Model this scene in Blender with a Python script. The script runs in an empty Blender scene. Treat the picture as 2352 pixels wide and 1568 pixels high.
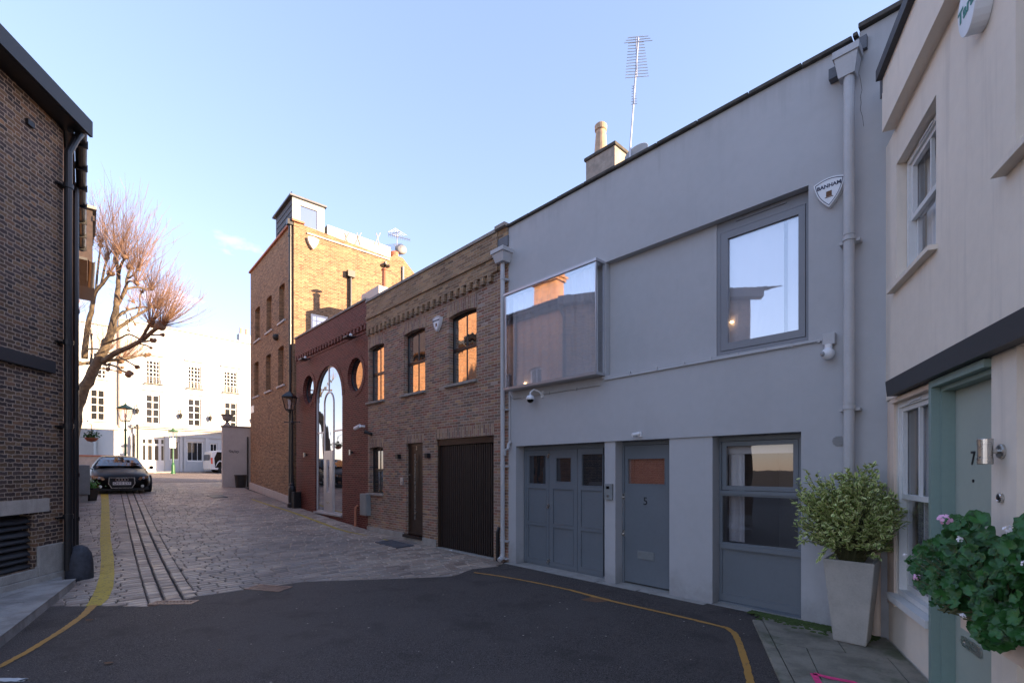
import bpy, math, random
from mathutils import Vector, Matrix, noise
from mathutils.geometry import tessellate_polygon
random.seed(7)
S = bpy.context.scene
COL = S.collection
R = math.radians
# camera model of the photograph (picture 2352 px wide): focal length, principal column, horizon row, eye height
F, CX, HY, CH = 1100.0, 1176.0, 1078.0, 1.7

# ------------------------------------------------------------------ node helpers
class NT:
    def __init__(s, name):
        s.m = bpy.data.materials.new(name); s.m.use_nodes = True
        s.t = s.m.node_tree; s.n = s.t.nodes; s.l = s.t.links
        s.n.clear()
        s.out = s.n.new('ShaderNodeOutputMaterial')
        s.bsdf = s.n.new('ShaderNodeBsdfPrincipled')
        s.l.new(s.bsdf.outputs[0], s.out.inputs[0])
        s.tc = s.n.new('ShaderNodeTexCoord')
    def put(s, sock, v):
        if isinstance(v, bpy.types.NodeSocket): s.l.new(v, sock)
        elif isinstance(v, (tuple, list)) and len(v) == 3 and sock.type == 'RGBA': sock.default_value = (*v, 1)
        else: sock.default_value = v
    def math(s, op, a, b=0.0, c=0.0, clamp=False):
        n = s.n.new('ShaderNodeMath'); n.operation = op; n.use_clamp = clamp
        s.put(n.inputs[0], a); s.put(n.inputs[1], b)
        if op in ('MULTIPLY_ADD', 'SMOOTH_MIN', 'COMPARE', 'WRAP'): s.put(n.inputs[2], c)
        return n.outputs[0]
    def mapr(s, v, a, b, c=0.0, d=1.0, smooth=True):
        n = s.n.new('ShaderNodeMapRange'); n.interpolation_type = 'SMOOTHSTEP' if smooth else 'LINEAR'
        s.put(n.inputs[0], v)
        for i, x in enumerate((a, b, c, d)): s.put(n.inputs[i+1], x)
        return n.outputs[0]
    def noise(s, scale, detail=3, rough=.6, vec=None, w=None):
        n = s.n.new('ShaderNodeTexNoise'); n.inputs['Scale'].default_value = scale
        n.inputs['Detail'].default_value = detail; n.inputs['Roughness'].default_value = rough
        s.l.new(vec or s.tc.outputs['Object'], n.inputs['Vector'])
        return n.outputs['Fac']
    def voro(s, scale, vec=None, feature='F1', out='Distance'):
        n = s.n.new('ShaderNodeTexVoronoi'); n.inputs['Scale'].default_value = scale; n.feature = feature
        s.l.new(vec or s.tc.outputs['Object'], n.inputs['Vector'])
        return n.outputs[out]
    def ramp(s, fac, stops, interp='LINEAR'):
        n = s.n.new('ShaderNodeValToRGB'); n.color_ramp.interpolation = interp
        e = n.color_ramp.elements
        while len(e) < len(stops): e.new(0.5)
        for i, (p, c) in enumerate(stops): e[i].position = p; e[i].color = (*c, 1)
        s.put(n.inputs[0], fac); return n.outputs[0]
    def mix(s, fac, a, b, mode='MIX'):
        n = s.n.new('ShaderNodeMix'); n.data_type = 'RGBA'; n.blend_type = mode
        s.put(n.inputs[0], fac); s.put(n.inputs[6], a); s.put(n.inputs[7], b); return n.outputs[2]
    def scalevec(s, sc, src='Object'):
        n = s.n.new('ShaderNodeMapping'); n.inputs['Scale'].default_value = sc
        s.l.new(s.tc.outputs[src], n.inputs[0]); return n.outputs[0]
    def bump(s, h, strength=.3, dist=.01, nrm=None):
        n = s.n.new('ShaderNodeBump'); n.inputs['Strength'].default_value = strength
        n.inputs['Distance'].default_value = dist; s.put(n.inputs['Height'], h)
        if nrm: s.l.new(nrm, n.inputs['Normal'])
        s.l.new(n.outputs[0], s.bsdf.inputs['Normal']); return n.outputs[0]
    def fin(s, col=None, rough=.6, metal=0.0, spec=None, ior=None):
        if col is not None: s.put(s.bsdf.inputs['Base Color'], col)
        s.put(s.bsdf.inputs['Roughness'], rough); s.put(s.bsdf.inputs['Metallic'], metal)
        if spec is not None: s.bsdf.inputs['Specular IOR Level'].default_value = spec
        if ior: s.bsdf.inputs['IOR'].default_value = ior
        return s.m

def sc3(c, k): return tuple(min(1, x*k) for x in c)
def mat(name, c, rough=.6, metal=0.0, var=.12, vs=3.0, bump=.0, bs=60.0, spec=None, stain=0.0, sc=None):
    t = NT(name)
    a = t.noise(vs, 4, .6); b = t.noise(vs*11, 3, .6)
    f = t.math('ADD', t.math('MULTIPLY', a, .65), t.math('MULTIPLY', b, .35))
    f = t.mapr(f, .3, .7)
    col = t.mix(f, sc3(c, 1-var), sc3(c, 1+var))
    if stain:
        v = t.noise(1.0, 4, .65, t.scalevec((5.5, 5.5, .35)))
        m = t.mapr(v, .52, .75, 0, stain)
        col = t.mix(m, col, sc or sc3(c, .45))
    if bump: t.bump(t.noise(bs, 3, .6), bump, .004)
    r = t.math('ADD', rough-.06, t.math('MULTIPLY', a, .12))
    return t.fin(col, r, metal, spec)

def brick_mat(name, stops, mortar, bl=.225, bh=.075, mw=.011, flemish=False, rough=.8, spec=.3, grime=.35, gc=(.03, .027, .025),
              bstr=.6, vert=False, warp=.0015, mvar=.15, patch=None):
    t = NT(name)
    sp = t.n.new('ShaderNodeSeparateXYZ'); t.l.new(t.tc.outputs['UV'], sp.inputs[0])
    u, v = (sp.outputs[1], sp.outputs[0]) if vert else (sp.outputs[0], sp.outputs[1])
    nz = t.noise(9, 2, .5); nz2 = t.noise(14, 2, .5)
    u = t.math('ADD', u, t.math('MULTIPLY', t.math('SUBTRACT', nz, .5), warp*6))
    v = t.math('ADD', v, t.math('MULTIPLY', t.math('SUBTRACT', nz2, .5), warp*6))
    vr = t.math('DIVIDE', v, bh); row = t.math('FLOOR', vr); fv = t.math('FRACT', vr)
    odd = t.math('FRACT', t.math('MULTIPLY', row, .5))          # 0 or .5
    if flemish:
        x = t.math('ADD', t.math('DIVIDE', u, bl*1.5), odd)
        cell = t.math('FLOOR', x); p = t.math('MULTIPLY', t.math('FRACT', x), 1.5)
        isH = t.math('GREATER_THAN', p, 1.0)
        col = t.math('ADD', t.math('MULTIPLY', cell, 2), isH)
        du = t.math('MINIMUM', t.math('MINIMUM', p, t.math('ABSOLUTE', t.math('SUBTRACT', p, 1))), t.math('SUBTRACT', 1.5, p))
    else:
        x = t.math('ADD', t.math('DIVIDE', u, bl), odd)
        col = t.math('FLOOR', x); fx = t.math('FRACT', x); isH = None
        du = t.math('MINIMUM', fx, t.math('SUBTRACT', 1, fx))
    du = t.math('MULTIPLY', du, bl)
    dv = t.math('MULTIPLY', t.math('MINIMUM', fv, t.math('SUBTRACT', 1, fv)), bh)
    d = t.math('MINIMUM', du, dv)
    mask = t.mapr(d, mw*.5-.0015, mw*.5+.0025)
    cb = t.n.new('ShaderNodeCombineXYZ'); t.l.new(col, cb.inputs[0]); t.l.new(row, cb.inputs[1])
    wn = t.n.new('ShaderNodeTexWhiteNoise'); wn.noise_dimensions = '2D'; t.l.new(cb.outputs[0], wn.inputs['Vector'])
    r1 = wn.outputs['Value']
    ad = t.n.new('ShaderNodeVectorMath'); ad.operation = 'ADD'; t.l.new(cb.outputs[0], ad.inputs[0]); ad.inputs[1].default_value = (37.7, 11.3, 0)
    w2 = t.n.new('ShaderNodeTexWhiteNoise'); w2.noise_dimensions = '2D'; t.l.new(ad.outputs[0], w2.inputs['Vector'])
    big = t.noise(.9, 3, .6)
    rr = t.math('ADD', t.math('MULTIPLY', r1, .75), t.math('MULTIPLY', big, .5))
    rr = t.math('SUBTRACT', rr, .125, clamp=True)
    bc = t.ramp(rr, stops)
    fine = t.noise(45, 4, .7)
    br = t.math('MULTIPLY', t.math('ADD', t.math('MULTIPLY', w2.outputs['Value'], .55), .72), t.math('ADD', t.math('MULTIPLY', fine, .7), .65))
    cbn = t.n.new('ShaderNodeCombineColor')
    for i in range(3): t.l.new(br, cbn.inputs[i])
    bc = t.mix(1.0, bc, cbn.outputs[0], 'MULTIPLY')
    mc = t.mix(t.noise(6, 4, .7), sc3(mortar, 1-mvar*2), sc3(mortar, 1+mvar))
    c = t.mix(mask, mc, bc)
    if patch:
        c = t.mix(t.mapr(t.noise(patch[0], 4, .65), patch[1], patch[1]+.12, 0, patch[2]), c, patch[3])
    g = t.mapr(t.noise(.7, 5, .65, t.scalevec((1, 1, .45))), .5, .72, 0, grime)
    c = t.mix(g, c, gc)
    h = t.math('ADD', t.math('MULTIPLY', mask, 1.0), t.math('ADD', t.math('MULTIPLY', fine, .35), t.math('MULTIPLY', w2.outputs['Value'], .25)))
    t.bump(h, bstr, .006)
    return t.fin(c, rough, 0, spec)

# ------------------------------------------------------------------ frames and mesh builder
class Fr:
    """vertical plane: origin (x,y), unit direction u to the right seen from outside, n outward"""
    def __init__(s, ox, oy, ux, uy):
        k = math.hypot(ux, uy); s.o = (ox, oy); s.u = (ux/k, uy/k); s.n = (uy/k, -ux/k)
    def p(s, u, v, n=0.0):
        return Vector((s.o[0]+s.u[0]*u+s.n[0]*n, s.o[1]+s.u[1]*u+s.n[1]*n, v))
    def hit(s, px, py, n=0.0):
        a = (px-CX)/F
        k = (n+s.o[0]*s.n[0]+s.o[1]*s.n[1])/(a*s.n[0]+s.n[1])
        X, Y = a*k-s.o[0], k-s.o[1]
        return X*s.u[0]+Y*s.u[1], CH+(HY-py)/F*k
    def U(s, px, n=0.0): return s.hit(px, HY, n)[0]
    def V(s, px, py, n=0.0): return s.hit(px, py, n)[1]
    def rect(s, x0, x1, y0, y1, n=0.0):
        """picture rectangle (y at its middle column) -> u0,u1,v0,v1"""
        m = (x0+x1)/2
        return s.U(x0, n), s.U(x1, n), s.V(m, y1, n), s.V(m, y0, n)
XY = Fr(0, 0, 1, 0)          # plain frame: u = x, n = -y

class MB:
    def __init__(s): s.v = []; s.f = []; s.uv = []; s.mi = []; s.m = 0
    def face(s, pts, uv=None):
        i = len(s.v); s.v += [tuple(p) for p in pts]; s.f.append(list(range(i, i+len(pts))))
        s.uv += [tuple(q) for q in uv] if uv else [(p[0], p[2]) for p in pts]
        s.mi.append(s.m)
    def box(s, fr, u0, u1, v0, v1, n0, n1, skip=''):
        if u0 > u1: u0, u1 = u1, u0
        if v0 > v1: v0, v1 = v1, v0
        if n0 > n1: n0, n1 = n1, n0
        P = fr.p
        def q(c, uv): s.face([P(*a) for a in c], uv)
        if 'f' not in skip: q([(u0,v0,n1),(u1,v0,n1),(u1,v1,n1),(u0,v1,n1)], [(u0,v0),(u1,v0),(u1,v1),(u0,v1)])
        if 'b' not in skip: q([(u1,v0,n0),(u0,v0,n0),(u0,v1,n0),(u1,v1,n0)], [(u1,v0),(u0,v0),(u0,v1),(u1,v1)])
        if 'l' not in skip: q([(u0,v0,n0),(u0,v0,n1),(u0,v1,n1),(u0,v1,n0)], [(u0+n0,v0),(u0+n1,v0),(u0+n1,v1),(u0+n0,v1)])
        if 'r' not in skip: q([(u1,v0,n1),(u1,v0,n0),(u1,v1,n0),(u1,v1,n1)], [(u1-n1,v0),(u1-n0,v0),(u1-n0,v1),(u1-n1,v1)])
        if 't' not in skip: q([(u0,v1,n1),(u1,v1,n1),(u1,v1,n0),(u0,v1,n0)], [(u0,v1-n1),(u1,v1-n1),(u1,v1-n0),(u0,v1-n0)])
        if 'd' not in skip: q([(u0,v0,n0),(u1,v0,n0),(u1,v0,n1),(u0,v0,n1)], [(u0,n0),(u1,n0),(u1,n1),(u0,n1)])
        return s
    def wall(s, fr, outer, holes=(), n=0.0, depth=.3, reveal=None, back=False):
        """outer & holes: lists of (u,v); front face with holes, reveals running inwards, edge running inwards"""
        loops = [outer]+list(holes)
        flat = [p for l in loops for p in l]
        tr = tessellate_polygon([[Vector((p[0], p[1], 0)) for p in l] for l in loops])
        for t in tr:
            a, b, c = (flat[i] for i in t)
            if (b[0]-a[0])*(c[1]-a[1])-(b[1]-a[1])*(c[0]-a[0]) < 0: b, c = c, b
            s.face([fr.p(q[0], q[1], n) for q in (a, b, c)], (a, b, c))
            if back: s.face([fr.p(q[0], q[1], n-depth) for q in (a, c, b)], (a, c, b))
        def area(l): return sum(l[i][0]*l[(i+1) % len(l)][1]-l[(i+1) % len(l)][0]*l[i][1] for i in range(len(l)))
        for k, l in enumerate(loops):
            d = depth if k == 0 else (reveal if reveal is not None else depth)
            if isinstance(d, (list, tuple)): d = d[k-1]
            ccw = area(l) > 0
            if not ccw: l = l[::-1]
            if k == 0: l = l
            for i in range(len(l)):
                a, b = l[i], l[(i+1) % len(l)]
                pts = [fr.p(a[0], a[1], n), fr.p(a[0], a[1], n-d), fr.p(b[0], b[1], n-d), fr.p(b[0], b[1], n)]
                vertical = abs(a[0]-b[0]) < abs(a[1]-b[1])
                if vertical: uv = [(a[0], a[1]), (a[0]+d, a[1]), (b[0]+d, b[1]), (b[0], b[1])]
                else: uv = [(a[0], a[1]), (a[0], a[1]+d), (b[0], b[1]+d), (b[0], b[1])]
                if k: pts = pts[::-1]; uv = uv[::-1]
                s.face(pts, uv)
        return s
    def tube(s, pts, rad, seg=8, caps=True):
        pts = [Vector(p) for p in pts]
        if not isinstance(rad, (list, tuple)): rad = [rad]*len(pts)
        base = len(s.v); up = None
        for i, p in enumerate(pts):
            d = (pts[min(i+1, len(pts)-1)]-pts[max(i-1, 0)])
            if d.length < 1e-9: d = Vector((0, 0, 1))
            d.normalize()
            if up is None:
                up = Vector((0, 0, 1)) if abs(d.z) < .9 else Vector((1, 0, 0))
            a = d.cross(up)
            if a.length < 1e-4: a = d.cross(Vector((0, 1, 0)))
            a.normalize(); b = a.cross(d).normalized(); up = b
            for k in range(seg):
                t = 2*math.pi*k/seg
                s.v.append(tuple(p+a*math.cos(t)*rad[i]+b*math.sin(t)*rad[i]))
        for i in range(len(pts)-1):
            for k in range(seg):
                k2 = (k+1) % seg
                s.f.append([base+i*seg+k, base+i*seg+k2, base+(i+1)*seg+k2, base+(i+1)*seg+k])
                s.uv += [(k/seg, i), ((k+1)/seg, i), ((k+1)/seg, i+1), (k/seg, i+1)]; s.mi.append(s.m)
        if caps:
            s.f.append([base+k for k in range(seg)][::-1]); s.uv += [(0, 0)]*seg; s.mi.append(s.m)
            s.f.append([base+(len(pts)-1)*seg+k for k in range(seg)]); s.uv += [(0, 0)]*seg; s.mi.append(s.m)
        return s
    def lathe(s, c, prof, seg=24, axis=Vector((0, 0, 1))):
        """prof: (radius, distance along axis)"""
        c = Vector(c); ax = Vector(axis).normalized()
        a = ax.orthogonal().normalized()
        if abs(ax.z) > .99: a = Vector((1, 0, 0))
        b = ax.cross(a)
        base = len(s.v)
        for r, h in prof:
            for k in range(seg):
                t = 2*math.pi*k/seg
                s.v.append(tuple(c+ax*h+(a*math.cos(t)+b*math.sin(t))*r))
        for i in range(len(prof)-1):
            for k in range(seg):
                k2 = (k+1) % seg
                s.f.append([base+i*seg+k, base+i*seg+k2, base+(i+1)*seg+k2, base+(i+1)*seg+k])
                s.uv += [(k/seg, i)]*4; s.mi.append(s.m)
        for j, fl in ((0, True), (len(prof)-1, False)):
            if prof[j][0] > 1e-4:
                l = [base+j*seg+k for k in range(seg)]
                s.f.append(l[::-1] if fl else l); s.uv += [(0, 0)]*seg; s.mi.append(s.m)
        return s
    def ball(s, c, r, seg=16, ring=8, sz=1.0):
        return s.lathe(c, [(max(1e-4, r*math.sin(math.pi*i/ring)), -r*sz*math.cos(math.pi*i/ring)) for i in range(ring+1)], seg)
    def prism(s, fr, poly, n0, n1):
        """polygon (u,v) extruded from n0 to n1"""
        if n0 > n1: n0, n1 = n1, n0
        return s.wall(fr, poly, (), n=n1, depth=n1-n0, back=True)
    def addmesh(s, me, mat4):
        for p in me.polygons:
            s.face([mat4 @ me.vertices[i].co for i in p.vertices])
        return s
    def build(s, name, mats, parent=None, smooth=False, bevel=0.0, subs=0, merge=False, kind=None):
        off = rootloc(parent)
        me = bpy.data.meshes.new(name)
        me.from_pydata([(x-off[0], y-off[1], z-off[2]) for x, y, z in s.v], [], s.f)
        uvl = me.uv_layers.new(name='UVMap')
        flat = [c for q in s.uv for c in q]
        if len(flat) == 2*len(uvl.data): uvl.data.foreach_set('uv', flat)
        if not isinstance(mats, (list, tuple)): mats = [mats]
        for m in mats: me.materials.append(m)
        me.polygons.foreach_set('material_index', s.mi)
        if smooth: me.polygons.foreach_set('use_smooth', [True]*len(me.polygons))
        me.update()
        if merge or bevel:
            import bmesh
            bm = bmesh.new(); bm.from_mesh(me); bmesh.ops.remove_doubles(bm, verts=bm.verts, dist=1e-5); bm.to_mesh(me); bm.free()
        o = bpy.data.objects.new(name, me); COL.objects.link(o)
        if parent: o.parent = parent
        if bevel:
            b = o.modifiers.new('bevel', 'BEVEL'); b.width = bevel; b.segments = 2; b.limit_method = 'ANGLE'
        if subs:
            b = o.modifiers.new('sub', 'SUBSURF'); b.levels = subs; b.render_levels = subs
        if kind: o['kind'] = kind
        return o
def rootloc(o):
    v = Vector((0, 0, 0))
    while o: v = v+o.location; o = o.parent
    return v
def tag(o, label, cat, group=None):
    o['label'] = label; o['category'] = cat
    if group: o['group'] = group
    return o
def thing(name, label, cat, loc, group=None, rz=0):
    o = bpy.data.objects.new(name, None); COL.objects.link(o); o.location = loc; o.empty_display_size = .2
    o.rotation_euler = (0, 0, rz)
    return tag(o, label, cat, group)
def copy_tree(o, parent=None):
    c = o.copy(); COL.objects.link(c); c.parent = parent
    for ch in [x for x in o.children]: copy_tree(ch, c)
    return c
def textmesh(txt, size, bold=0.0, align='CENTER', extr=.001):
    cu = bpy.data.curves.new('t', 'FONT'); cu.body = txt; cu.size = size; cu.align_x = align; cu.align_y = 'CENTER'
    cu.offset = bold; cu.extrude = extr; cu.resolution_u = 3
    ob = bpy.data.objects.new('t', cu); COL.objects.link(ob)
    dg = bpy.context.evaluated_depsgraph_get(); me = bpy.data.meshes.new_from_object(ob.evaluated_get(dg))
    bpy.data.objects.remove(ob); return me
def frmat(fr, u, v, n, sx=1, rot=0):
    """matrix placing xy text on the frame plane"""
    M = Matrix(((fr.u[0]*sx, 0, fr.n[0], 0), (fr.u[1]*sx, 0, fr.n[1], 0), (0, 1, 0, 0), (0, 0, 0, 1)))
    return Matrix.Translation(fr.p(u, v, n)) @ M @ Matrix.Rotation(rot, 4, 'Z')
def rc(u0, u1, v0, v1): return [(u0, v0), (u1, v0), (u1, v1), (u0, v1)]
def archrect(u0, u1, v0, v1, rise, seg=8):
    pts = [(u0, v0), (u1, v0)]
    if rise <= 0: return pts+[(u1, v1), (u0, v1)]
    hw = (u1-u0)/2; rad = (hw*hw+rise*rise)/(2*rise); cy = v1-rad; cx = (u0+u1)/2
    a = math.asin(min(1, hw/rad))
    for i in range(seg+1):
        t = a-2*a*i/seg
        pts.append((cx+rad*math.sin(t), cy+rad*math.cos(t)))
    return pts
def ellipse(u, v, r, seg=32): return [(u+r*math.cos(2*math.pi*i/seg), v+r*math.sin(2*math.pi*i/seg)) for i in range(seg)]

# ------------------------------------------------------------------ terrain
UA = (.6856, -.7280)         # lane facade direction towards the camera side
OA = (.185, 8.5)
A = Fr(OA[0], OA[1], *UA)
def lane_tw(x, y):
    X, Y = x-OA[0], y-OA[1]
    return -(X*A.u[0]+Y*A.u[1]), X*A.n[0]+Y*A.n[1]
def lane_xy(t, w):
    p = A.p(-t, 0, w); return p.x, p.y
HP = [(-1e4, 0), (2.2, 0), (5, .07), (8, .22), (11, .42), (14, .63), (17, .84), (21, 1.03), (25, 1.14), (41, 1.46), (60, 1.5), (1e4, 1.5)]
def ht(t):
    for (a, x), (b, y) in zip(HP, HP[1:]):
        if a <= t <= b:
            return x+(y-x)*(t-a)/(b-a)
    return 0
def h(x, y):
    t = lane_tw(x, y)[0]
    return (ht(t-.9)+ht(t-.3)+ht(t+.3)+ht(t+.9))/4
def gpt(px, py, dz=0.0):
    """point of the ground seen at a picture position"""
    a = (px-CX)/F; b = (HY-py)/F; k = 1.0
    while k < 90:
        if CH+b*k <= h(a*k, k)+dz: break
        k += .01
    return Vector((a*k, k, h(a*k, k)+dz))
# ------------------------------------------------------------------ materials
M = {}
def render_mat():
    t = NT('grey_render'); b = (.445, .445, .455)
    f = t.mapr(t.math('ADD', t.math('MULTIPLY', t.noise(.8, 5, .6), .65), t.math('MULTIPLY', t.noise(9, 3, .6), .35)), .3, .7)
    c = t.mix(f, sc3(b, .95), sc3(b, 1.04))
    st_ = t.noise(1.0, 5, .65, t.scalevec((6, 6, .3)))
    sp = t.n.new('ShaderNodeSeparateXYZ'); t.l.new(t.tc.outputs['Object'], sp.inputs[0])
    c = t.mix(t.mapr(st_, .54, .80, 0, .12), c, sc3(b, .6))
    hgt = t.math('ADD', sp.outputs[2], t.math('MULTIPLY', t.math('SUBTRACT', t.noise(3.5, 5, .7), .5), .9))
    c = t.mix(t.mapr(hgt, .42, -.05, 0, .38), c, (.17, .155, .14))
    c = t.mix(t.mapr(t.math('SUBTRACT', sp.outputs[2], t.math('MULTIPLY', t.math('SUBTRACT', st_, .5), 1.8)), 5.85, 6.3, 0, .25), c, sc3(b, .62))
    t.bump(t.math('ADD', t.noise(130, 3, .6), t.math('MULTIPLY', t.noise(2.2, 3, .5), 3)), .35, .004)
    return t.fin(c, .78, 0, .3)
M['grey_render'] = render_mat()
M['grey_door'] = mat('grey_door_paint', (.15, .17, .19), .42, var=.05, vs=2, bump=.1, bs=200)
M['grey_frame'] = mat('grey_window_paint', (.21, .215, .235), .45, var=.05, vs=2)
M['pipe_grey'] = mat('pale_grey_pipe_paint', (.47, .465, .47), .5, var=.06, vs=4, stain=.15)
M['cream'] = mat('cream_render', (.80, .70, .59), .8, var=.05, vs=.9, bump=.3, bs=110, stain=.3, sc=(.46, .40, .35))
M['peach'] = mat('peach_render', (.78, .62, .50), .8, var=.05, vs=2, bump=.3, bs=120, stain=.15, sc=(.45, .36, .3))
M['white_paint'] = mat('white_window_paint', (.72, .71, .69), .45, var=.05, vs=4)
M['white_stucco'] = mat('white_stucco', (.50, .50, .495), .8, var=.04, vs=.5, bump=.2, bs=60, stain=.05)
M['offwhite_wall'] = mat('weathered_white_render', (.50, .46, .43), .85, var=.1, vs=1.4, bump=.5, bs=40, stain=.35, sc=(.25, .22, .2))
M['black_band'] = mat('charcoal_band', (.03, .03, .033), .5, var=.1)
M['black'] = mat('black_iron_paint', (.012, .012, .014), .35, var=.2, vs=8)
M['black_matt'] = mat('black_plastic', (.02, .02, .02), .6, var=.2)
M['rubber'] = mat('tyre_rubber', (.015, .015, .015), .85)
M['sage'] = mat('sage_green_door_paint', (.39, .43, .37), .4, var=.04, vs=2)
M['teal'] = mat('teal_green_frame_paint', (.235, .32, .285), .45, var=.05, vs=3)
M['steel'] = mat('brushed_steel', (.55, .53, .5), .28, metal=1.0, var=.06, vs=30)
M['alu'] = mat('satin_aluminium', (.5, .5, .52), .4, metal=.8, var=.06)
M['bronze'] = mat('bronze_door_metal', (.055, .035, .025), .35, metal=.3, var=.2, vs=10)
M['garage'] = mat('dark_brown_timber', (.018, .011, .009), .55, var=.3, vs=6, bump=.2)
M['stone'] = mat('pale_stone', (.42, .37, .32), .85, var=.15, vs=5, bump=.4, bs=50, stain=.3)
M['coping'] = mat('weathered_coping_stone', (.30, .27, .24), .9, var=.25, vs=6, bump=.6, bs=35, stain=.4)
M['dark_coping'] = mat('lichened_coping', (.075, .068, .06), .9, var=.45, vs=9, bump=.6, bs=30)
M['lead'] = mat('lead_sheet', (.10, .105, .12), .5, var=.25, vs=5)
M['slate'] = mat('roof_slate', (.05, .05, .055), .6, var=.3, vs=4, bump=.5, bs=20)
M['plastic_white'] = mat('white_plastic', (.75, .76, .78), .35, var=.03)
M['plastic_grey'] = mat('grey_plastic', (.28, .29, .30), .5, var=.08)
M['cabinet'] = mat('grey_green_cabinet', (.22, .235, .235), .5, var=.15, vs=4)
M['terracotta'] = mat('terracotta', (.42, .16, .09), .8, var=.2, vs=10)
M['pot_clay'] = mat('buff_chimney_pot', (.46, .33, .23), .85, var=.2, vs=10, bump=.4)
M['green_iron'] = mat('green_lamp_paint', (.02, .10, .035), .4, var=.2)
M['white_curtain'] = mat('sheer_curtain', (.86, .85, .84), .9, var=.03)
M['room'] = mat('room_wall', (.40, .38, .36), .9, var=.03)
M['orange_panel'] = mat('orange_inner_panel', (.62, .23, .12), .7, var=.05, vs=1.5)
M['ink_blue'] = mat('navy_lettering', (.015, .02, .06), .5, var=0)
M['ink_green'] = mat('green_lettering', (.03, .22, .18), .5, var=0)
M['number_metal'] = mat('dark_metal_numeral', (.03, .03, .035), .4, metal=.5, var=0)
M['concrete'] = mat('concrete', (.33, .31, .28), .9, var=.2, vs=5, bump=.6, bs=60, stain=.2)
M['pink_spray'] = mat('pink_spray_paint', (.85, .06, .22), .8, var=.2, vs=30)
M['petal_pink'] = mat('pink_petal', (.8, .42, .62), .7, var=.15, vs=40)
M['petal_white'] = mat('white_petal', (.85, .8, .82), .7, var=.1, vs=40)
M['soil'] = mat('potting_soil', (.03, .022, .016), .95, var=.3, vs=30, bump=.8, bs=60)
M['paper'] = mat('crumpled_paper', (.75, .73, .72), .8, var=.1, vs=20)
M['dry_leaf'] = mat('dry_brown_leaf', (.16, .08, .04), .8, var=.3, vs=30)
M['car_black'] = mat('black_car_paint', (.003, .003, .0035), .30, var=0, spec=.12)
M['van_white'] = mat('white_van_paint', (.6, .6, .62), .25, var=.02)
M['lens_red'] = mat('red_lamp_lens', (.5, .02, .02), .2, var=0)
M['plate'] = mat('number_plate_white', (.8, .8, .78), .4, var=0)

def glass(name, tint=(.02, .022, .025), refl=.35, rough=.015, wav=.0, ws=6, transp=0.0, cap=None):
    t = NT(name); n, l = t.n, t.l
    gl = n.new('ShaderNodeBsdfGlossy'); gl.inputs['Color'].default_value = (.97, .98, 1, 1); gl.inputs['Roughness'].default_value = rough
    if transp:
        di = n.new('ShaderNodeBsdfTransparent'); di.inputs[0].default_value = (transp, transp, transp*1.02, 1)
    else:
        di = n.new('ShaderNodeBsdfDiffuse'); di.inputs[0].default_value = (*tint, 1)
    lw = n.new('ShaderNodeLayerWeight'); lw.inputs[0].default_value = .35
    f = t.math('MULTIPLY_ADD', lw.outputs['Fresnel'], 1-refl, refl, clamp=True)
    f = t.math('MINIMUM', f, cap or max(refl*1.5, .3))
    mx = n.new('ShaderNodeMixShader'); l.new(f, mx.inputs[0]); l.new(di.outputs[0], mx.inputs[1]); l.new(gl.outputs[0], mx.inputs[2])
    l.new(mx.outputs[0], t.out.inputs[0]); n.remove(t.bsdf)
    if wav:
        b = n.new('ShaderNodeBump'); b.inputs['Strength'].default_value = wav; b.inputs['Distance'].default_value = .02
        l.new(t.noise(ws, 1, .4, t.scalevec((1, 1, .35))), b.inputs['Height']); l.new(b.outputs[0], gl.inputs['Normal'])
    return t.m
M['glass_dark'] = glass('dark_window_glass', refl=.10, wav=.05)
M['glass_far'] = glass('far_window_glass', refl=.012, cap=.02)
M['glass_old'] = glass('rippled_window_glass', refl=.62, wav=.10, ws=5, cap=.75)
M['glass_arch'] = glass('mirror_dark_glass', refl=.42, wav=.08, ws=3)
M['glass_bay'] = glass('clear_bay_glass', refl=.25, transp=.97, wav=.05, ws=2.5)
M['glass_low'] = glass('lightly_mirroring_glass', refl=.07, transp=.8, wav=.05, cap=.16)
M['glass_clear'] = glass('clear_window_glass', refl=.14, transp=.9, wav=.02)
M['glass_lamp'] = glass('lantern_glass', refl=.2, transp=.9)

def emis(name, c, k):
    t = NT(name); t.bsdf.inputs['Emission Color'].default_value = (*c, 1); t.bsdf.inputs['Emission Strength'].default_value = k
    return t.fin(c, .5)
M['bulb'] = emis('warm_ceiling_lamp', (1, .6, .3), 1.6)

# brickwork
M['br_brown'] = brick_mat('mixed_reclaimed_brick', [(0, (.09, .075, .08)), (.18, (.23, .165, .125)), (.36, (.30, .13, .085)), (.52, (.24, .155, .12)), (.68, (.36, .22, .12)), (.84, (.21, .14, .11)), (1, (.40, .33, .28))],
                          (.46, .385, .32), mw=.009, grime=.12, patch=(.8, .60, .22, (.34, .20, .09)), bh=.056, bl=.19)
M['br_brown_v'] = brick_mat('mixed_reclaimed_brick_soldier', [(0, (.16, .11, .10)), (.3, (.27, .15, .11)), (.6, (.34, .23, .14)), (1, (.2, .15, .14))],
                            (.42, .35, .29), mw=.009, grime=.1, vert=True, bh=.06, bl=.2)
M['br_yellow'] = brick_mat('yellow_stock_brick', [(0, (.13, .085, .06)), (.35, (.27, .165, .095)), (.7, (.34, .22, .12)), (1, (.17, .12, .095))],
                           (.36, .29, .21), mw=.009, grime=.2, bh=.056, bl=.19)
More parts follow.
